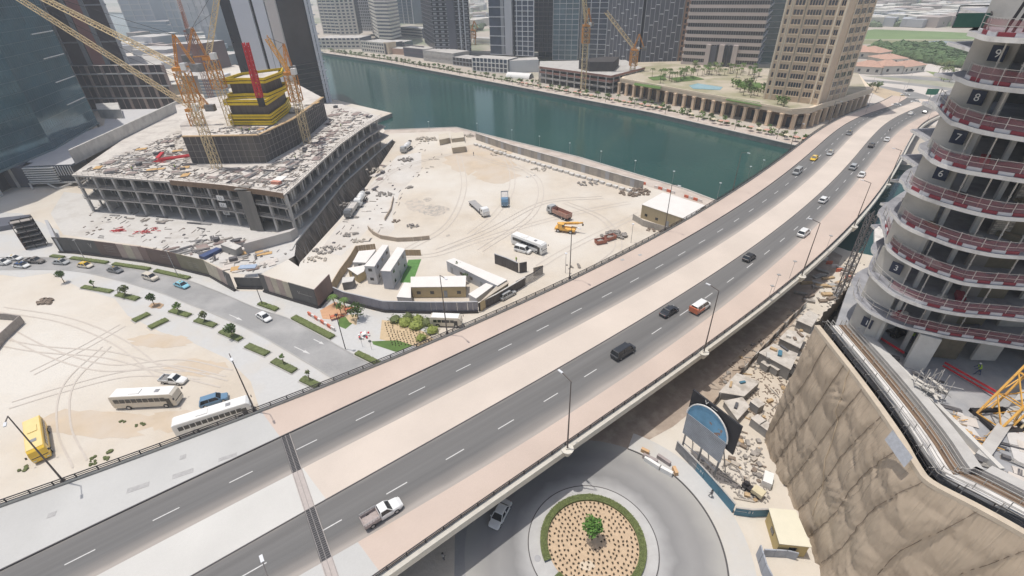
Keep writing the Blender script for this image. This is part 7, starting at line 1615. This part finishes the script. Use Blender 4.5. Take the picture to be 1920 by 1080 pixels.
solo('red_block', MB().box((0, 0, .6), (3.0, 1.4, 1.0), hf), M('salmon_block', (.60, .27, .20), .8, .15, 1), 'salmon red block near the front corner of the podium roof', 'block', None, tuple(W(519, 346, PZ)))
solo('white_sheet', MB().box((0, 0, .35), (5, 3, .3), hr), WHITE, 'white sheet beside the salmon block on the podium roof', 'sheet', None, tuple(W(524, 338, PZ)))
lit = [MB(), MB(), MB()]
for poly, n, z in ((RL_, 1500, PZ), ([(180, 380), (552, 470), (480, 515), (150, 440)], 150, .02), ([(600, 480), (700, 330), (745, 285), (800, 262), (830, 290), (700, 450)], 100, .02), ([(365, 250), (434, 238), (510, 240), (600, 195), (612, 190), (500, 254)], 160, CZ)):
    for i, p in enumerate(scatter('', poly, n, z, None, None, '', '', '')):
        lit[i % 3].box(p + Vector((0, 0, .1)), (ru(.4, 2.6), ru(.07, .2), ru(.06, .2)) if i % 4 else (ru(.3, .9), ru(.3, .7), ru(.08, .35)), hr + random.choice([0, 1.571]) + ru(-.14, .14), tilt=(0, ru(-.06, .06)))
stuff('litter', lit[0], M('litter_warm', (.29, .24, .20), .95, .3, 2), 'pale loose litter over the podium roof and yard'); stuff('litter', lit[1], DKS, 'dark loose litter over the podium roof and yard'); stuff('litter', lit[2], WOODG, 'loose timber offcuts over the podium roof and yard')
for r, _, _ in PR: 
    for c in list(r.children): bpy.data.objects.remove(c)
    bpy.data.objects.remove(r)
# ---------------------------------------------------------------- lamps
def lamp(label, base, toppx=None, h=None, arm=None, m=None, group=None, arml=2.2, bracket=False, r=.13, heads=1):
    m = m or DARK; t = thing('street_lamp', label, 'lamp', tuple(base), group=group); H_ = h or (zat(base, toppx[1]) - base[2])
    part('pole', MB().tube((0, 0, 0), (0, 0, H_), r, r * .5, 8), m, t)
    d = Vector((math.cos(arm or 0), math.sin(arm or 0), 0))
    for k in range(heads):
        dd = d if k == 0 else -d
        part('arm', MB().bar((0, 0, H_ - .05), dd * arml + Vector((0, 0, H_ + .25)), .1), m, t); part('lamp_head', MB().box(tuple(dd * (arml + .45) + Vector((0, 0, H_ + .25))), (.8, .3, .13), arm or 0), WGREY, t)
    part('foot', MB().box((0, 0, .15), (.45, .45, .3)), m if not bracket else FASC, t)
    if bracket: part('bracket', MB().tube((0, 0, -1.3), (0, 0, .0), .35, .95, 10).tube((0, 0, 0), (0, 0, .12), .95, .95, 10), FASC, t)
    return t
def bl(px, side, top, lb):
    z = 8.4
    for _ in range(6): q = W(*px, z); u = q.x * CS + q.y * SN; z = zb(u) + .42
    h = ang(E_('R0', u - 1), E_('R0', u + 1)) + (math.pi / 2 if side == 'R' else -math.pi / 2)
    q = E_('R0', u, .42, -.75) if side == 'R' else E_('L0', u, .42, .35)
    return lamp(lb, q, h=zat(q, top) - q.z, arm=h, bracket=side == 'R', arml=1.6, m=M('lamp_pole_brown', (.12, .10, .09), .5, .1, 2))
for px, tp, lb in (((1077, 852), 715, 'tall lamp on the right parapet above the roundabout'), ((1328, 665), 545, 'tall lamp on the right parapet beside the red and white van'), ((1506, 519), 418, 'tall lamp on the right parapet beside the white estate car'), ((1598, 424), 343, 'tall lamp on the right parapet near the lattice mast'), ((1660, 345), 282, 'far lamp on the right parapet before the slab tower')): bl(px, 'R', tp, lb)
lamp('lamp at the bottom edge of the frame with its pale head above the joint', E_('R0', float(EDG['R0'](0)) * 0 + (W(560, 1180, 8.4).x * CS + W(560, 1180, 8.4).y * SN), .42, -.75), h=12, arm=2.2, bracket=True, arml=1.6)
for px, tp, lb in (((119, 903), 780, 'tall lamp on the left parapet beside the yellow bus'), ((491, 788), 663, 'tall lamp on the left parapet at the end of the white bus'), ((841, 627), 516, 'tall lamp on the left parapet beside the minibus'), ((1069, 523), 424, 'tall lamp on the left parapet by the sand lot'), ((1247, 432), 346, 'tall lamp on the left parapet in front of the warehouse'), ((1372, 356), 286, 'pale lamp on the left parapet over the canal'), ((1487, 284), 232, 'thin lamp on the left parapet near the far quay'), ((1560, 232), 190, 'far lamp on the left parapet before the hotel podium')): bl(px, 'L', tp, lb)
TH = M('slim_pole', (.35, .34, .33), .5, .05, 1)
def slim(px, top, lb, z=0, grp=None, m=None, r=.07):
    b = W(*px, z); t = thing('lamp_post', lb, 'lamp post', tuple(b), group=grp); H_ = zat(b, top) - z; part('pole', MB().tube((0, 0, 0), (0, 0, H_), r, r * .7, 6), m or TH, t); part('lamp_head', MB().box((0, 0, H_), (.6, .6, .12)), m or WGREY, t); return t
for k, (px, top) in enumerate((((1344, 376), 343), ((1398, 352), 312), ((1425, 330), 300), ((1060, 512), 475), ((1183, 455), 420), ((895, 247), 231), ((805, 244), 228))): slim(px, top, 'slim pale lamp post ' + ('over the canal beyond the left railing, nearest', 'over the canal beyond the left railing, middle', 'over the canal beyond the left railing, farthest', 'on the sand lot just behind the railing', 'on the sand behind the railing by the skips', 'on the near promenade, corner one', 'on the near promenade, left one')[k])
for k, p in enumerate(along([W(960, 262), W(1085, 292), W(1285, 351), W(1320, 366)], 17)): q = p[0]; slim(pix(q.x, q.y, 0), pix(q.x, q.y, 4.6)[1], 'short globe lamp on the near promenade edge', 0, 'globe lamps on the near promenade')
QFo = offset(QF[:6], 3)
if QFo[2].y < QF[2].y: QFo = offset(QF[:6], -3)
for p, h in along(QFo, 21): slim(pix(p.x, p.y, 0), pix(p.x, p.y, 4.5)[1], 'short dark lamp post on the far promenade', 0, 'lamp posts on the far promenade', DARK, .12)
for px, top, lb in (((165, 496), 450, 'thin pale street lamp in front of the hoarding, left'), ((335, 520), 470, 'thin pale street lamp in front of the hoarding, right'), ((648, 655), 590, 'dark street lamp beside the garden'), ((493, 573), 540, 'short dark street lamp by the gate hedge')): slim(px, top, lb, .01, None, DARK if 'dark' in lb else TH, .1)
for px, tp in (((1450, 548), 515), ((1480, 522), 490), ((1548, 470), 442), ((1440, 562), 536)):
    z = 8.4; q = W(*px, z); slim(px, tp, 'slim rod on the right parapet, ' + {1450: 'second', 1480: 'third', 1548: 'farthest', 1440: 'nearest'}[px[0]] + ' of four', 8.4, None, TH, .04)
for px, top in (((1680, 205), 160), ((1620, 220), 175), ((1735, 235), 190), ((1630, 175), 145), ((1700, 165), 135)): slim(px, top, 'thin grey lamp post by the far road, near pixel column of the ' + {1680: 'hotel forecourt', 1620: 'hotel corner', 1735: 'bridge end', 1630: 'bare plot', 1700: 'villas'}[px[0]], .4)
p = W(1738, 196, .4); t = thing('road_sign', 'green road sign on a post where the bridge lands', 'sign', tuple(p)); part('post', MB().tube((0, 0, 0), (0, 0, 7), .12, n=6), GREYM, t); part('board', MB().box((0, -.1, 6.6), (5.4, .15, 3.0), math.radians(-20)), M('sign_green', (.02, .20, .12), .5, .05, 1), t)
for px in ((680, 650), (697, 655)): p = W(*px); t = thing('sign_plate', 'small round back of a traffic sign near the garden, %s one' % ('left' if px[0] == 680 else 'right'), 'sign', tuple(p)); part('post', MB().tube((0, 0, 0), (0, 0, 2.2), .04, n=5), GREYM, t); part('plate', MB().tube((0, -.03, 2.2), (0, .03, 2.2), .35, n=12), GREYM, t)
# ---------------------------------------------------------------- green
LG = [GREEN, M('leaf_bright', (.12, .20, .045), .8, .3, 1.5), GREEN2]
def leaves(mb, c, r, n, size, sq=.85):
    for k in range(n):
        v = Vector((random.gauss(0, 1), random.gauss(0, 1), random.gauss(0, 1))).normalized() * r * (rnd() ** .4); v.z *= sq
        v *= 1 + .25 * math.sin(v.x * 3.1) * math.cos(v.y * 2.7); p = Vector(c) + v
        a = Vector((ru(-1, 1), ru(-1, 1), ru(-.4, .8))).normalized(); b = a.cross(Vector((ru(-1, 1), ru(-1, 1), ru(-1, 1)))).normalized(); s = size * ru(.6, 1.3)
        mb.add([p - a*s, p + b*s*.5, p + a*s, p - b*s*.5], [(0, 1, 2, 3)], 0)
    return mb
def tree(px, h, r, label, z=.01, n=260, m=None, trunk_h=None, group=None, pos=None, leaf=.28):
    p = pos or W(*px, z); t = thing('tree', label, 'tree', tuple(p), group=group); th = trunk_h or h * .55
    tb = MB().tube((0, 0, 0), (.05, 0, th), .11, .07, 7)
    for k in range(4): a = k * 1.6; tb.tube((.05, 0, th * .8), (math.cos(a) * r * .6, math.sin(a) * r * .6, th + r * .5), .05, .02, 5)
    part('trunk', tb, BARK, t); part('crown', leaves(MB(), (0, 0, h - r * .6), r, n, leaf), m or LG[0], t); return t
tree((1110, 1012), 4.2, 1.35, 'bushy green tree in the middle of the roundabout island', .2, 900, M('leaf_island', (.12, .25, .05), .8, .3, 2), 2.6, leaf=.22)
for k, (px, h, r, n, lb) in enumerate((((121, 530), 3.4, 1.1, 260, 'leaning young tree at the left end of the pavement row'), ((178, 541), 2.4, .6, 60, 'sparse small tree left of the second hedge bed'), ((238, 556), 3.0, 1.2, 260, 'young tree on the second hedge bed'), ((290, 573), 3.2, 1.0, 200, 'young tree in a bare earth circle'),
      ((337, 587), 2.8, .9, 160, 'young tree on the third hedge bed'), ((386, 604), 2.8, .9, 160, 'young tree on the fourth hedge bed'), ((438, 633), 3.4, 1.2, 300, 'fullest young tree of the pavement row'), ((533, 684), 2.6, .5, 40, 'almost leafless sapling on the sixth hedge bed'), ((581, 714), 2.6, .5, 40, 'almost leafless sapling on the last hedge bed'),
      ((672, 598), 4.0, 1.9, 420, 'dense round tree in the garden'), ((640, 590), 3.0, .9, 120, 'small tree at the corner of the play area'))): tree(px, h, r, lb, n=n, m=LG[k % 3])
blobstain(293, 573, 14, 6, M('earth_circle', (.44, .31, .20), .95, .15, 1), 20, .02)
def hedge(a, b, w, h, label, z=.012, m=HEDGE):
    A, B = W(*a, z), W(*b, z); L = (B - A).length; t = thing('hedge', label, 'hedge', tuple(A), ang(A, B)); nx, ny = max(4, int(L / .28)), max(3, int(w / .28)); vs = []; fs = []
    for i in range(nx + 1):
        for j in range(ny + 1):
            e = 0 if (i in (0, nx) or j in (0, ny)) else 1
            vs.append((L * i / nx + ru(-.05, .05), w * (j / ny - .5) + ru(-.05, .05), (h + ru(-.06, .08)) * (1 if e else .82)))
    for i in range(nx):
        for j in range(ny): fs.append((i*(ny+1)+j, (i+1)*(ny+1)+j, (i+1)*(ny+1)+j+1, i*(ny+1)+j+1))
    mb = MB().add(vs, fs); mb.box((L / 2, 0, h * .4), (L, w, h * .8)); leaves(mb, (0, 0, 0), .01, 1, .01)
    n = int(L * w * 22)
    for k in range(n): p = Vector((ru(0, L), ru(-w/2, w/2), h * ru(.9, 1.08))); s = ru(.05, .12); mb.add([p + Vector((-s, 0, ru(-.04, .04))), p + Vector((0, s, ru(0, .06))), p + Vector((s, 0, ru(-.04, .04)))], [(0, 1, 2)])
    part('foliage', mb, m, t); part('bed', MB().box((L / 2, 0, .04), (L + .5, w + .5, .08)), KERB, t); return t
nm = ['first', 'second', 'third', 'fourth', 'fifth', 'sixth', 'seventh', 'eighth', 'ninth']
for k, (a, b, w) in enumerate((((97, 481), (120, 484), 1.2), ((135, 485), (202, 494), 1.3), ((214, 496), (281, 506), 1.3), ((292, 509), (355, 523), 1.3), ((487, 570), (520, 582), 1.3), ((551, 596), (624, 634), 1.5), ((669, 663), (712, 684), 1.2))): hedge(a, b, w, .6, '%s clipped hedge from the left along the hoarding side of the street' % nm[k])
for k, (a, b, w) in enumerate((((156, 539), (210, 548), 1.3), ((221, 553), (259, 562), 1.5), ((321, 583), (356, 593), 1.4), ((368, 601), (404, 612), 1.4), ((415, 622), (452, 638), 1.4), ((464, 649), (502, 665), 1.5), ((513, 677), (553, 697), 1.5), ((567, 711), (597, 725), 1.5))): hedge(a, b, w, .5, '%s hedge bed from the left along the sandy side of the street' % nm[k], m=GREEN2 if k > 2 else HEDGE)
hedge((251, 603), (280, 589), 1.7, .5, 'left of two short hedge beds set back on the sand'); hedge((281, 616), (314, 600), 1.8, .5, 'right of two short hedge beds set back on the sand')
# roundabout planting
mb = MB(); ring(mb, Vector((0, 0, 0)), RS, RH, .42, 96, 0, math.radians(-142), math.radians(200))
for k in range(5200):
    a = ru(math.radians(-142), math.radians(200)); r_ = ru(RS, RH); p = Vector((r_ * math.cos(a), r_ * math.sin(a), .42 + ru(-.02, .09))); s = ru(.05, .11); mb.add([p + Vector((-s, 0, 0)), p + Vector((0, s, .04)), p + Vector((s, 0, 0))], [(0, 1, 2)])
for r_ in (RS, RH):
    n = 90
    for k in range(n): a0, a1 = math.radians(-142 + 342 * k / n), math.radians(-142 + 342 * (k + 1) / n); mb.add([(r_*math.cos(a0), r_*math.sin(a0), .1), (r_*math.cos(a1), r_*math.sin(a1), .1), (r_*math.cos(a1), r_*math.sin(a1), .42), (r_*math.cos(a0), r_*math.sin(a0), .42)], [(0, 1, 2, 3)])
solo('ring_hedge', mb, HEDGE, 'clipped green ring hedge round the roundabout planting bed', 'hedge', None, (RC.x, RC.y, .13))
PB = M('bed_plant_dark', (.075, .055, .03), .9, .35, 3)
pl = [leaves(MB(), (0, 0, .18), .12, 18, .11, 1.1).mesh('bedding_plant', PB) for _ in range(3)]; c = 0
for i in range(9):
    r_ = 1.15 + i * .60; n = max(6, int(2 * math.pi * r_ / (.66 if i > 2 else .75)))
    for k in range(n):
        a = 2 * math.pi * (k + ru(-.16, .16)) / n + i; q = r_ + ru(-.08, .08)
        if rnd() < .06 or c > 292: continue
        tag(link('bedding_plant', pl[k % 3], None, (RC.x + q * math.cos(a), RC.y + q * math.sin(a), .2), ru(0, 6)), 'small dark bedding plant in the rings of the roundabout island', 'plant', 'bedding plants on the roundabout island'); c += 1
blobstain(1100, 1062, 16, 10, M('bed_pale', (.62, .52, .40), .95, .08, 1), 16, .206)
solo('utility_cover', MB().tube((0, 0, 0), (0, 0, .03), .45, n=16), GREYM, 'round cover on the pale apron of the roundabout island', 'cover', None, (W(1008, 1047, .13).x, W(1008, 1047, .13).y, .13))
BUSH = M('bush_yellow_green', (.24, .28, .07), .85, .3, 2)
# garden beds
flatpx('garden_bed', [(716, 600), (735, 602), (795, 622), (818, 640), (800, 650), (762, 648), (712, 636)], .02, M('bed_sand2', (.56, .43, .27), .95, .12, 1.2)); flatpx('garden_lawn', [(697, 640), (745, 638), (775, 648), (742, 660), (700, 646)], .022, LAWN); flatpx('garden_lawn', [(634, 598), (660, 590), (664, 604), (648, 617), (636, 612)], .022, LAWN)
flatpx('garden_bed', [(645, 590), (672, 590), (668, 610), (655, 604)], .024, M('bed_sand2', (.56, .43, .27), .95)); flatpx('play_surface', [(600, 582), (628, 566), (660, 578), (640, 600), (605, 598)], .02, M('orange_rubber', (.58, .34, .20), .9, .12, 1))
for r_ in range(11):
    for c_ in range(15):
        x, y = 722 + c_ * 6.2 + r_ * 1.4 + ru(-.8, .8), 606 + r_ * 4.1 + c_ * .9 + ru(-.5, .5)
        if y < 649 and x < 812 and not (y < 618 + (x - 740) * .05 and x > 738): tag(link('shrub', pl[(r_ + c_) % 3], None, tuple(W(x, y, .02)), ru(0, 6)), 'small dark shrub in the rows of the sandy garden bed', 'shrub', 'shrubs in rows in the garden bed')
for k, (px, r, sc_) in enumerate((((742, 602), 1.6, 1), ((760, 607), 1.9, 1), ((782, 613), 2.0, 1), ((802, 607), 1.6, 1), ((811, 622), 1.6, 1), ((784, 601), 1.6, 1), ((765, 597), 1.4, 1), ((790, 636), 1.2, 1))): 
    p = W(*px, .02); solo('bush', leaves(MB().blob((0, 0, .5), r * .8, 10, 6, .55, .12), (0, 0, .5), r, 420, .17, .6), BUSH if k % 3 else LG[2], 'rounded green bush in the garden hedge by the minibus, %s' % ('one at the left end', 'one second from the left', 'tallest one', 'one at the back right', 'one at the right end', 'one at the back centre', 'one at the back left', 'lone one in the bed')[k], 'bush', None, tuple(p))
for k, (px, lb) in enumerate((((628, 572), 'left palm by the orange play area'), ((648, 578), 'right palm by the orange play area'))):
    p = W(*px, .02); t = thing('palm', lb, 'palm', tuple(p)); part('trunk', MB().tube((0, 0, 0), (0, 0, 2.2), .14, .1, 7), BARK, t); fr = MB()
    for i in range(14): a = i * .45; d = Vector((math.cos(a), math.sin(a), 0)); s = Vector((-d.y, d.x, 0)) * .16; fr.add([Vector((0, 0, 2.2)), d * .8 + s + Vector((0, 0, 2.7)), d * 1.7 + Vector((0, 0, 2.0)), d * .8 - s + Vector((0, 0, 2.7))], [(0, 1, 2, 3)])
    part('fronds', fr, LG[1], t)
hm_ = M('bench_red', (.55, .16, .08), .6, .1, 1)
for px, lb in (((628, 598), 'left'), ((655, 584), 'right')): p = W(*px, .02); t = thing('play_unit', 'orange red play unit, %s one on the rubber surface' % lb, 'play unit', tuple(p), .5); part('deck', MB().box((0, 0, .9), (1.8, .9, .12)), hm_, t); [part('post', MB().box((x, y, .7), (.1, .1, 1.4)), hm_, t) for x in (-.85, .85) for y in (-.4, .4)]; part('slide', MB().bar((.9, 0, .9), (2.2, 0, .1), .5, .08), hm_, t)
for k, (p, h) in enumerate(along([W(582, 592), W(630, 622)], 1.3)): tag(link('traffic_barrier', rbw if k % 2 else rbr, None, tuple(p), h), ('pale' if k % 2 else 'orange red') + ' plastic barrier in the row at the garden edge', 'barrier', 'plastic barriers at the garden edge')
t = thing('picnic_table', 'round table ringed by red and white stools in the plaza', 'table', tuple(W(683, 630, .01))); part('top', MB().tube((0, 0, .7), (0, 0, .76), .55, n=14), WHITE, t); part('stem', MB().tube((0, 0, 0), (0, 0, .7), .1, n=6), GREYM, t)
for k in range(8): part('stool', MB().tube((1.1 * math.cos(k * .785), 1.1 * math.sin(k * .785), 0), (1.1 * math.cos(k * .785), 1.1 * math.sin(k * .785), .45), .22, n=8), RED if k % 2 else WHITE, t)
flatpx('office_lawn', [(766, 487), (790, 486), (774, 530), (750, 530)], .02, M('turf_green', (.11, .24, .07), .95, .2, 1))
tree((858, 512), 3.2, 1.1, 'small tree in the office courtyard', n=160); tree((872, 530), 2.6, .8, 'low shrub like tree behind the tan office', n=90)
# promenade and terrace trees (small in the picture): each its own tree
def quick_tree(pos, h, r, grp, lb, m, palm=False):
    t = thing('palm' if palm else 'tree', lb, 'palm' if palm else 'tree', tuple(pos), group=grp); part('trunk', MB().tube((0, 0, 0), (0, 0, h * .75), .16, .1, 5), BARK, t)
    if palm:
        fr = MB()
        for i in range(12): a = i * .53 + rnd(); d = Vector((math.cos(a), math.sin(a), 0)); s = Vector((-d.y, d.x, 0)) * .28; fr.add([Vector((0, 0, h * .75)), d * r * .6 + s + Vector((0, 0, h)), d * r * 1.2 + Vector((0, 0, h * .72)), d * r * .6 - s + Vector((0, 0, h))], [(0, 1, 2, 3)])
        part('fronds', fr, m, t)
    else: part('crown', leaves(MB(), (0, 0, h * .8), r, 46, .62, .75), m, t)
Po = offset(QF[:6], 9)
if Po[2].y < QF[2].y: Po = offset(QF[:6], -9)
for k, (p, h) in enumerate(along(Po, 4.4)):
    if rnd() < .9: quick_tree(p + Vector((ru(-1.5, 1.5), ru(-2, 2), 0)), ru(2.4, 4), ru(1.1, 1.9), 'trees along the far promenade', 'small green tree on the far promenade', LG[k % 3], k % 3 == 0)
for poly, n, lb, palm in (([(1215, 140), (1330, 140), (1290, 152), (1240, 158)], 30, 'palm on the hotel terrace left of the pool', True), ([(1290, 128), (1420, 135), (1430, 150), (1300, 140)], 40, 'palm on the hotel terrace before the striped office', True), ([(1370, 160), (1430, 165), (1440, 185), (1380, 185)], 20, 'bushy tree on the terrace right of the pool', False), ([(1190, 128), (1230, 124), (1240, 142), (1195, 146)], 16, 'dense green tree behind the low unfinished building', False), ([(1445, 190), (1475, 193), (1472, 205), (1450, 203)], 4, 'tree on the round corner of the colonnade roof', False), ([(1600, 168), (1650, 166), (1655, 172), (1605, 178)], 5, 'shrub like tree beyond the hotel podium', False)):
    z = CH if 'terrace' in lb or 'colonnade' in lb else 0
    for p in scatter('', poly, n, z, None, None, '', '', ''): quick_tree(p, ru(3.5, 6), ru(1.4, 2.3), lb.replace('palm', 'palms').replace('tree ', 'trees '), lb, LG[int(ru(0, 3))], palm)
for k, (a, b) in enumerate(zip(Po[:-1], Po[1:])):
    mb = MB()
    for q, hh in along([a, b], 2.1): mb.blob(q + Vector((ru(-.5, .5), ru(1, 3), .3)), ru(.7, 1.2), 6, 3, .6, .25)
    stuff('promenade_shrubs', mb, GREEN2, 'low shrub strip along the far promenade, section %d' % (k + 1))
um = MB().add([(0, 0, 2.6)] + [(1.5 * math.cos(k * math.pi / 3), 1.5 * math.sin(k * math.pi / 3), 2.1) for k in range(6)], [(0, k + 1, (k + 1) % 6 + 1) for k in range(6)]).bar((0, 0, 0), (0, 0, 2.5), .08); um1, um2 = um.mesh('parasol', M('parasol_salmon', (.60, .33, .26), .8, .1, 1)), um.mesh('parasol', M('parasol_sand', (.66, .57, .42), .8, .1, 1))
Pu = offset(QF[2:6], 6)
if Pu[1].y < QF[3].y: Pu = offset(QF[2:6], -6)
for k, (p, h) in enumerate(along(Pu, 4.2)):
    if rnd() < .6: tag(link('parasol', um1 if k % 3 else um2, None, (p.x, p.y + ru(-1.5, 1.5), .01), 0), ('salmon' if k % 3 else 'sand coloured') + ' parasol on the far promenade', 'parasol', 'parasols on the far promenade')
# tree belts right
belt = MB(); 
for poly, n in (([(1590, 98), (1640, 96), (1740, 100), (1830, 118), (1830, 130), (1760, 122), (1680, 106), (1600, 104)], 260), ([(1640, 88), (1800, 90), (1860, 96), (1860, 102), (1700, 98)], 120)):
    for p in scatter('', poly, n, 0, None, None, '', '', ''): belt.blob(p + Vector((0, 0, 2)), ru(3, 5.5), 7, 4, ru(.6, .9), .25)
stuff('tree_belt', belt, M('belt_green', (.10, .155, .065), .9, .35, .15), 'dense dark green tree belt beyond the villas')
for k, p in enumerate(scatter('', [(1745, 138), (1790, 140), (1790, 158), (1750, 156)], 8, 0, None, None, '', '', '')): quick_tree(p, ru(6, 9), ru(2.5, 3.5), 'palms on the grass by the far road', 'tall palm on the grass by the far road', LG[2], True)
bm_ = [MB().box((0, 0, 5), (ru(14, 34), ru(10, 24), ru(7, 13))).mesh('far_house', m) for m in (CREAM, HZ2, M('far_pink', (.42, .36, .33), .9, .1, .02), CONCL) for _ in range(2)]
for poly, n, lb, s0 in (([(1600, -8), (1900, -8), (1900, 50), (1620, 50)], 190, 'low pale building of the distant district beyond the fields', 1), ([(885, 2), (905, 2), (905, 50), (886, 50)], 26, 'low distant building seen between the two towers', 1), ([(225, 70), (400, 70), (400, 120), (240, 120)], 40, 'low pale building in the hazy district behind the cranes', .8)):
    for p in scatter('', poly, n, 0, None, None, '', '', ''): o = link('far_house', bm_[int(ru(0, 8))], None, (p.x, p.y, -.5), ru(0, 1.6)); o.scale = (s0,) * 3; tag(o, lb, 'house', lb + 's')
fb = MB()
for poly, n in (([(1600, -15), (1900, -15), (1900, 50), (1620, 52)], 620), ([(885, -5), (905, -5), (905, 60), (886, 60)], 60)):
    for p in scatter('', poly, n, 0, None, None, '', '', ''): fb.blob(p + Vector((0, 0, 2)), ru(4, 9), 6, 3, ru(.4, .7), .3)
stuff('far_trees', fb, M('far_tree_green', (.16, .20, .12), .9, .3, .05), 'scattered trees of the distant district')
# ---------------------------------------------------------------- people (skin figures)
VEST = M('hi_vis_vest', (.42, .62, .06), .7, .05, 1); BLU = M('work_blue', (.05, .07, .14), .8, .1, 2); SKN = M('skin', (.30, .18, .12), .6, 0); HLM = M('helmet_yellow', (.75, .62, .12), .4, 0); GRYC = M('grey_clothes', (.16, .155, .16), .85, .1, 2)
def person(px, z, label, top=None, legs=None, hel=None, face=0., stride=.18, bend=0., arms=.2, pos=None):
    me = bpy.data.meshes.new('body'); b = bend
    J = {'pel': (0, 0, .92), 'sp': (b * .5, 0, 1.15), 'ch': (b, 0, 1.38), 'nk': (b * 1.15, 0, 1.50), 'hd': (b * 1.3, 0, 1.62), 'ht': (b * 1.35, 0, 1.74)}
    for s, k in ((-1, 'l'), (1, 'r')):
        J['hp' + k] = (0, s * .09, .88); J['kn' + k] = (s * stride * .6 + .04, s * .10, .48); J['an' + k] = (s * stride, s * .10, .09); J['to' + k] = (s * stride + .17, s * .11, .04)
        J['sh' + k] = (b, s * .18, 1.42); J['el' + k] = (b + arms * .4 - .02, s * .25, 1.16); J['wr' + k] = (b + arms, s * .24, .95); J['ha' + k] = (b + arms + .06, s * .235, .87)
    names = list(J); E = [('pel', 'sp'), ('sp', 'ch'), ('ch', 'nk'), ('nk', 'hd'), ('hd', 'ht')]
    for k in 'lr': E += [('pel', 'hp' + k), ('hp' + k, 'kn' + k), ('kn' + k, 'an' + k), ('an' + k, 'to' + k), ('ch', 'sh' + k), ('sh' + k, 'el' + k), ('el' + k, 'wr' + k), ('wr' + k, 'ha' + k)]
    me.from_pydata([J[n] for n in names], [(names.index(a), names.index(c)) for a, c in E], []); R = dict(pel=.145, sp=.13, ch=.15, nk=.055, hd=.095, ht=.075, hp=.105, kn=.07, an=.05, to=.04, sh=.065, el=.048, wr=.035, ha=.04)
    t = thing('person', label, 'person', tuple(pos if pos is not None else W(*px, z)), face); o = link('body', me, t)
    md = o.modifiers.new('Skin', 'SKIN'); sv = me.skin_vertices[0].data if me.skin_vertices else None
    if sv is None:
        bm2 = bmesh.new(); bm2.from_mesh(me); bm2.verts.layers.skin.verify(); bm2.to_mesh(me); bm2.free(); sv = me.skin_vertices[0].data
    for i, n in enumerate(names): r = R.get(n, R.get(n[:2], .05)); sv[i].radius = (r, r * (1.25 if n in ('ch', 'sp') else 1)); sv[i].use_root = n == 'pel'
    o.modifiers.new('Sub', 'SUBSURF').levels = 1; o.modifiers['Sub'].render_levels = 1; me.materials.append(legs or GRYC)
    part('vest', MB().tube((b * .4, 0, 1.02), (b, 0, 1.46), .185, .20, 10), top or VEST, t); part('helmet', MB().blob((b * 1.35, 0, 1.70), .125, 10, 6, .8, 0), hel or HLM, t, smooth=True)
    return t
person((1332, 932), .13, 'person in dark clothes walking on the pavement beside the blue fence', GRYC, GRYC, BLACK, 2.0, .22)
person((832, 1050), .012, 'person standing in the bridge shadow at the bottom', M('shirt_pale', (.45, .42, .38), .8, .05, 1), GRYC, BLACK, 1.2, .05)
for px, lb, fc, bd_ in (((1832, 703), 'worker in yellow vest bending on the tower deck, rightmost', 2.6, .25), ((1790, 668), 'worker in pale vest walking on the tower deck', 3.4, .1), ((1706, 640), 'worker in yellow vest in the dark bay beside the broad pier', 4.0, .05)): person(px, DZ - .29, lb, VEST if 'yellow' in lb else M('vest_pale', (.5, .55, .45), .7, 0), BLU, WHITE, fc, .3, bd_, .3)
person((888, 292), .01, 'person standing alone on the far part of the sand lot', GRYC, GRYC, BLACK, 0, .05); person((968, 492), .01, 'worker in vest beside the dark steel screen', VEST, BLU, HLM, 1, .1)
for k, px in enumerate(((455, 247), (470, 249), (520, 236), (600, 215), (330, 318), (555, 300), (640, 240), (250, 322))): person(px, CZ if k < 3 else PZ, 'worker with helmet on the ' + ('core block, %s of three' % ('left', 'middle', 'right')[k] if k < 3 else 'podium roof ' + ('by the core wall', 'near the red beams', 'near the front corner', 'on the canal side', 'at the left front edge')[k - 3]), VEST, BLU, HLM, ru(0, 6), .15)
# ---------------------------------------------------------------- small boats wake-free, barrier lines on quay
for px, lb in (((585 + 378, 160 + 6), 'small white boat moored at the far quay'),):
    p = W(969, 167, ZW); t = thing('boat', lb, 'boat', (p.x, p.y, ZW), math.radians(-38)); part('hull', loft(MB(), [(-2.5, .8, -.2, .6, .9), (1, .9, -.2, .6, 1.0), (2.6, .3, .1, .75, .35)]), WHITE, t); part('canopy', MB().box((-.3, 0, 1.4), (2, 1.5, .08)), WHITE, t)
# ---------------------------------------------------------------- air
hz = bpy.data.materials.new('haze'); hz.use_nodes = True; hn = hz.node_tree; hn.nodes.remove(hn.nodes['Principled BSDF'])
pv = hn.nodes.new('ShaderNodeVolumePrincipled'); pv.inputs['Color'].default_value = (.86, .92, 1, 1); pv.inputs['Density'].default_value = HAZE; pv.inputs['Anisotropy'].default_value = .2
hn.links.new(pv.outputs[0], hn.nodes['Material Output'].inputs['Volume'])
hb_ = MB().box((0, 8000, 95), (26500, 19000, 212)); o = link('haze', hb_.mesh('haze', hz)); o['kind'] = 'stuff'; o['label'] = 'pale haze over the city'; o['category'] = 'haze'
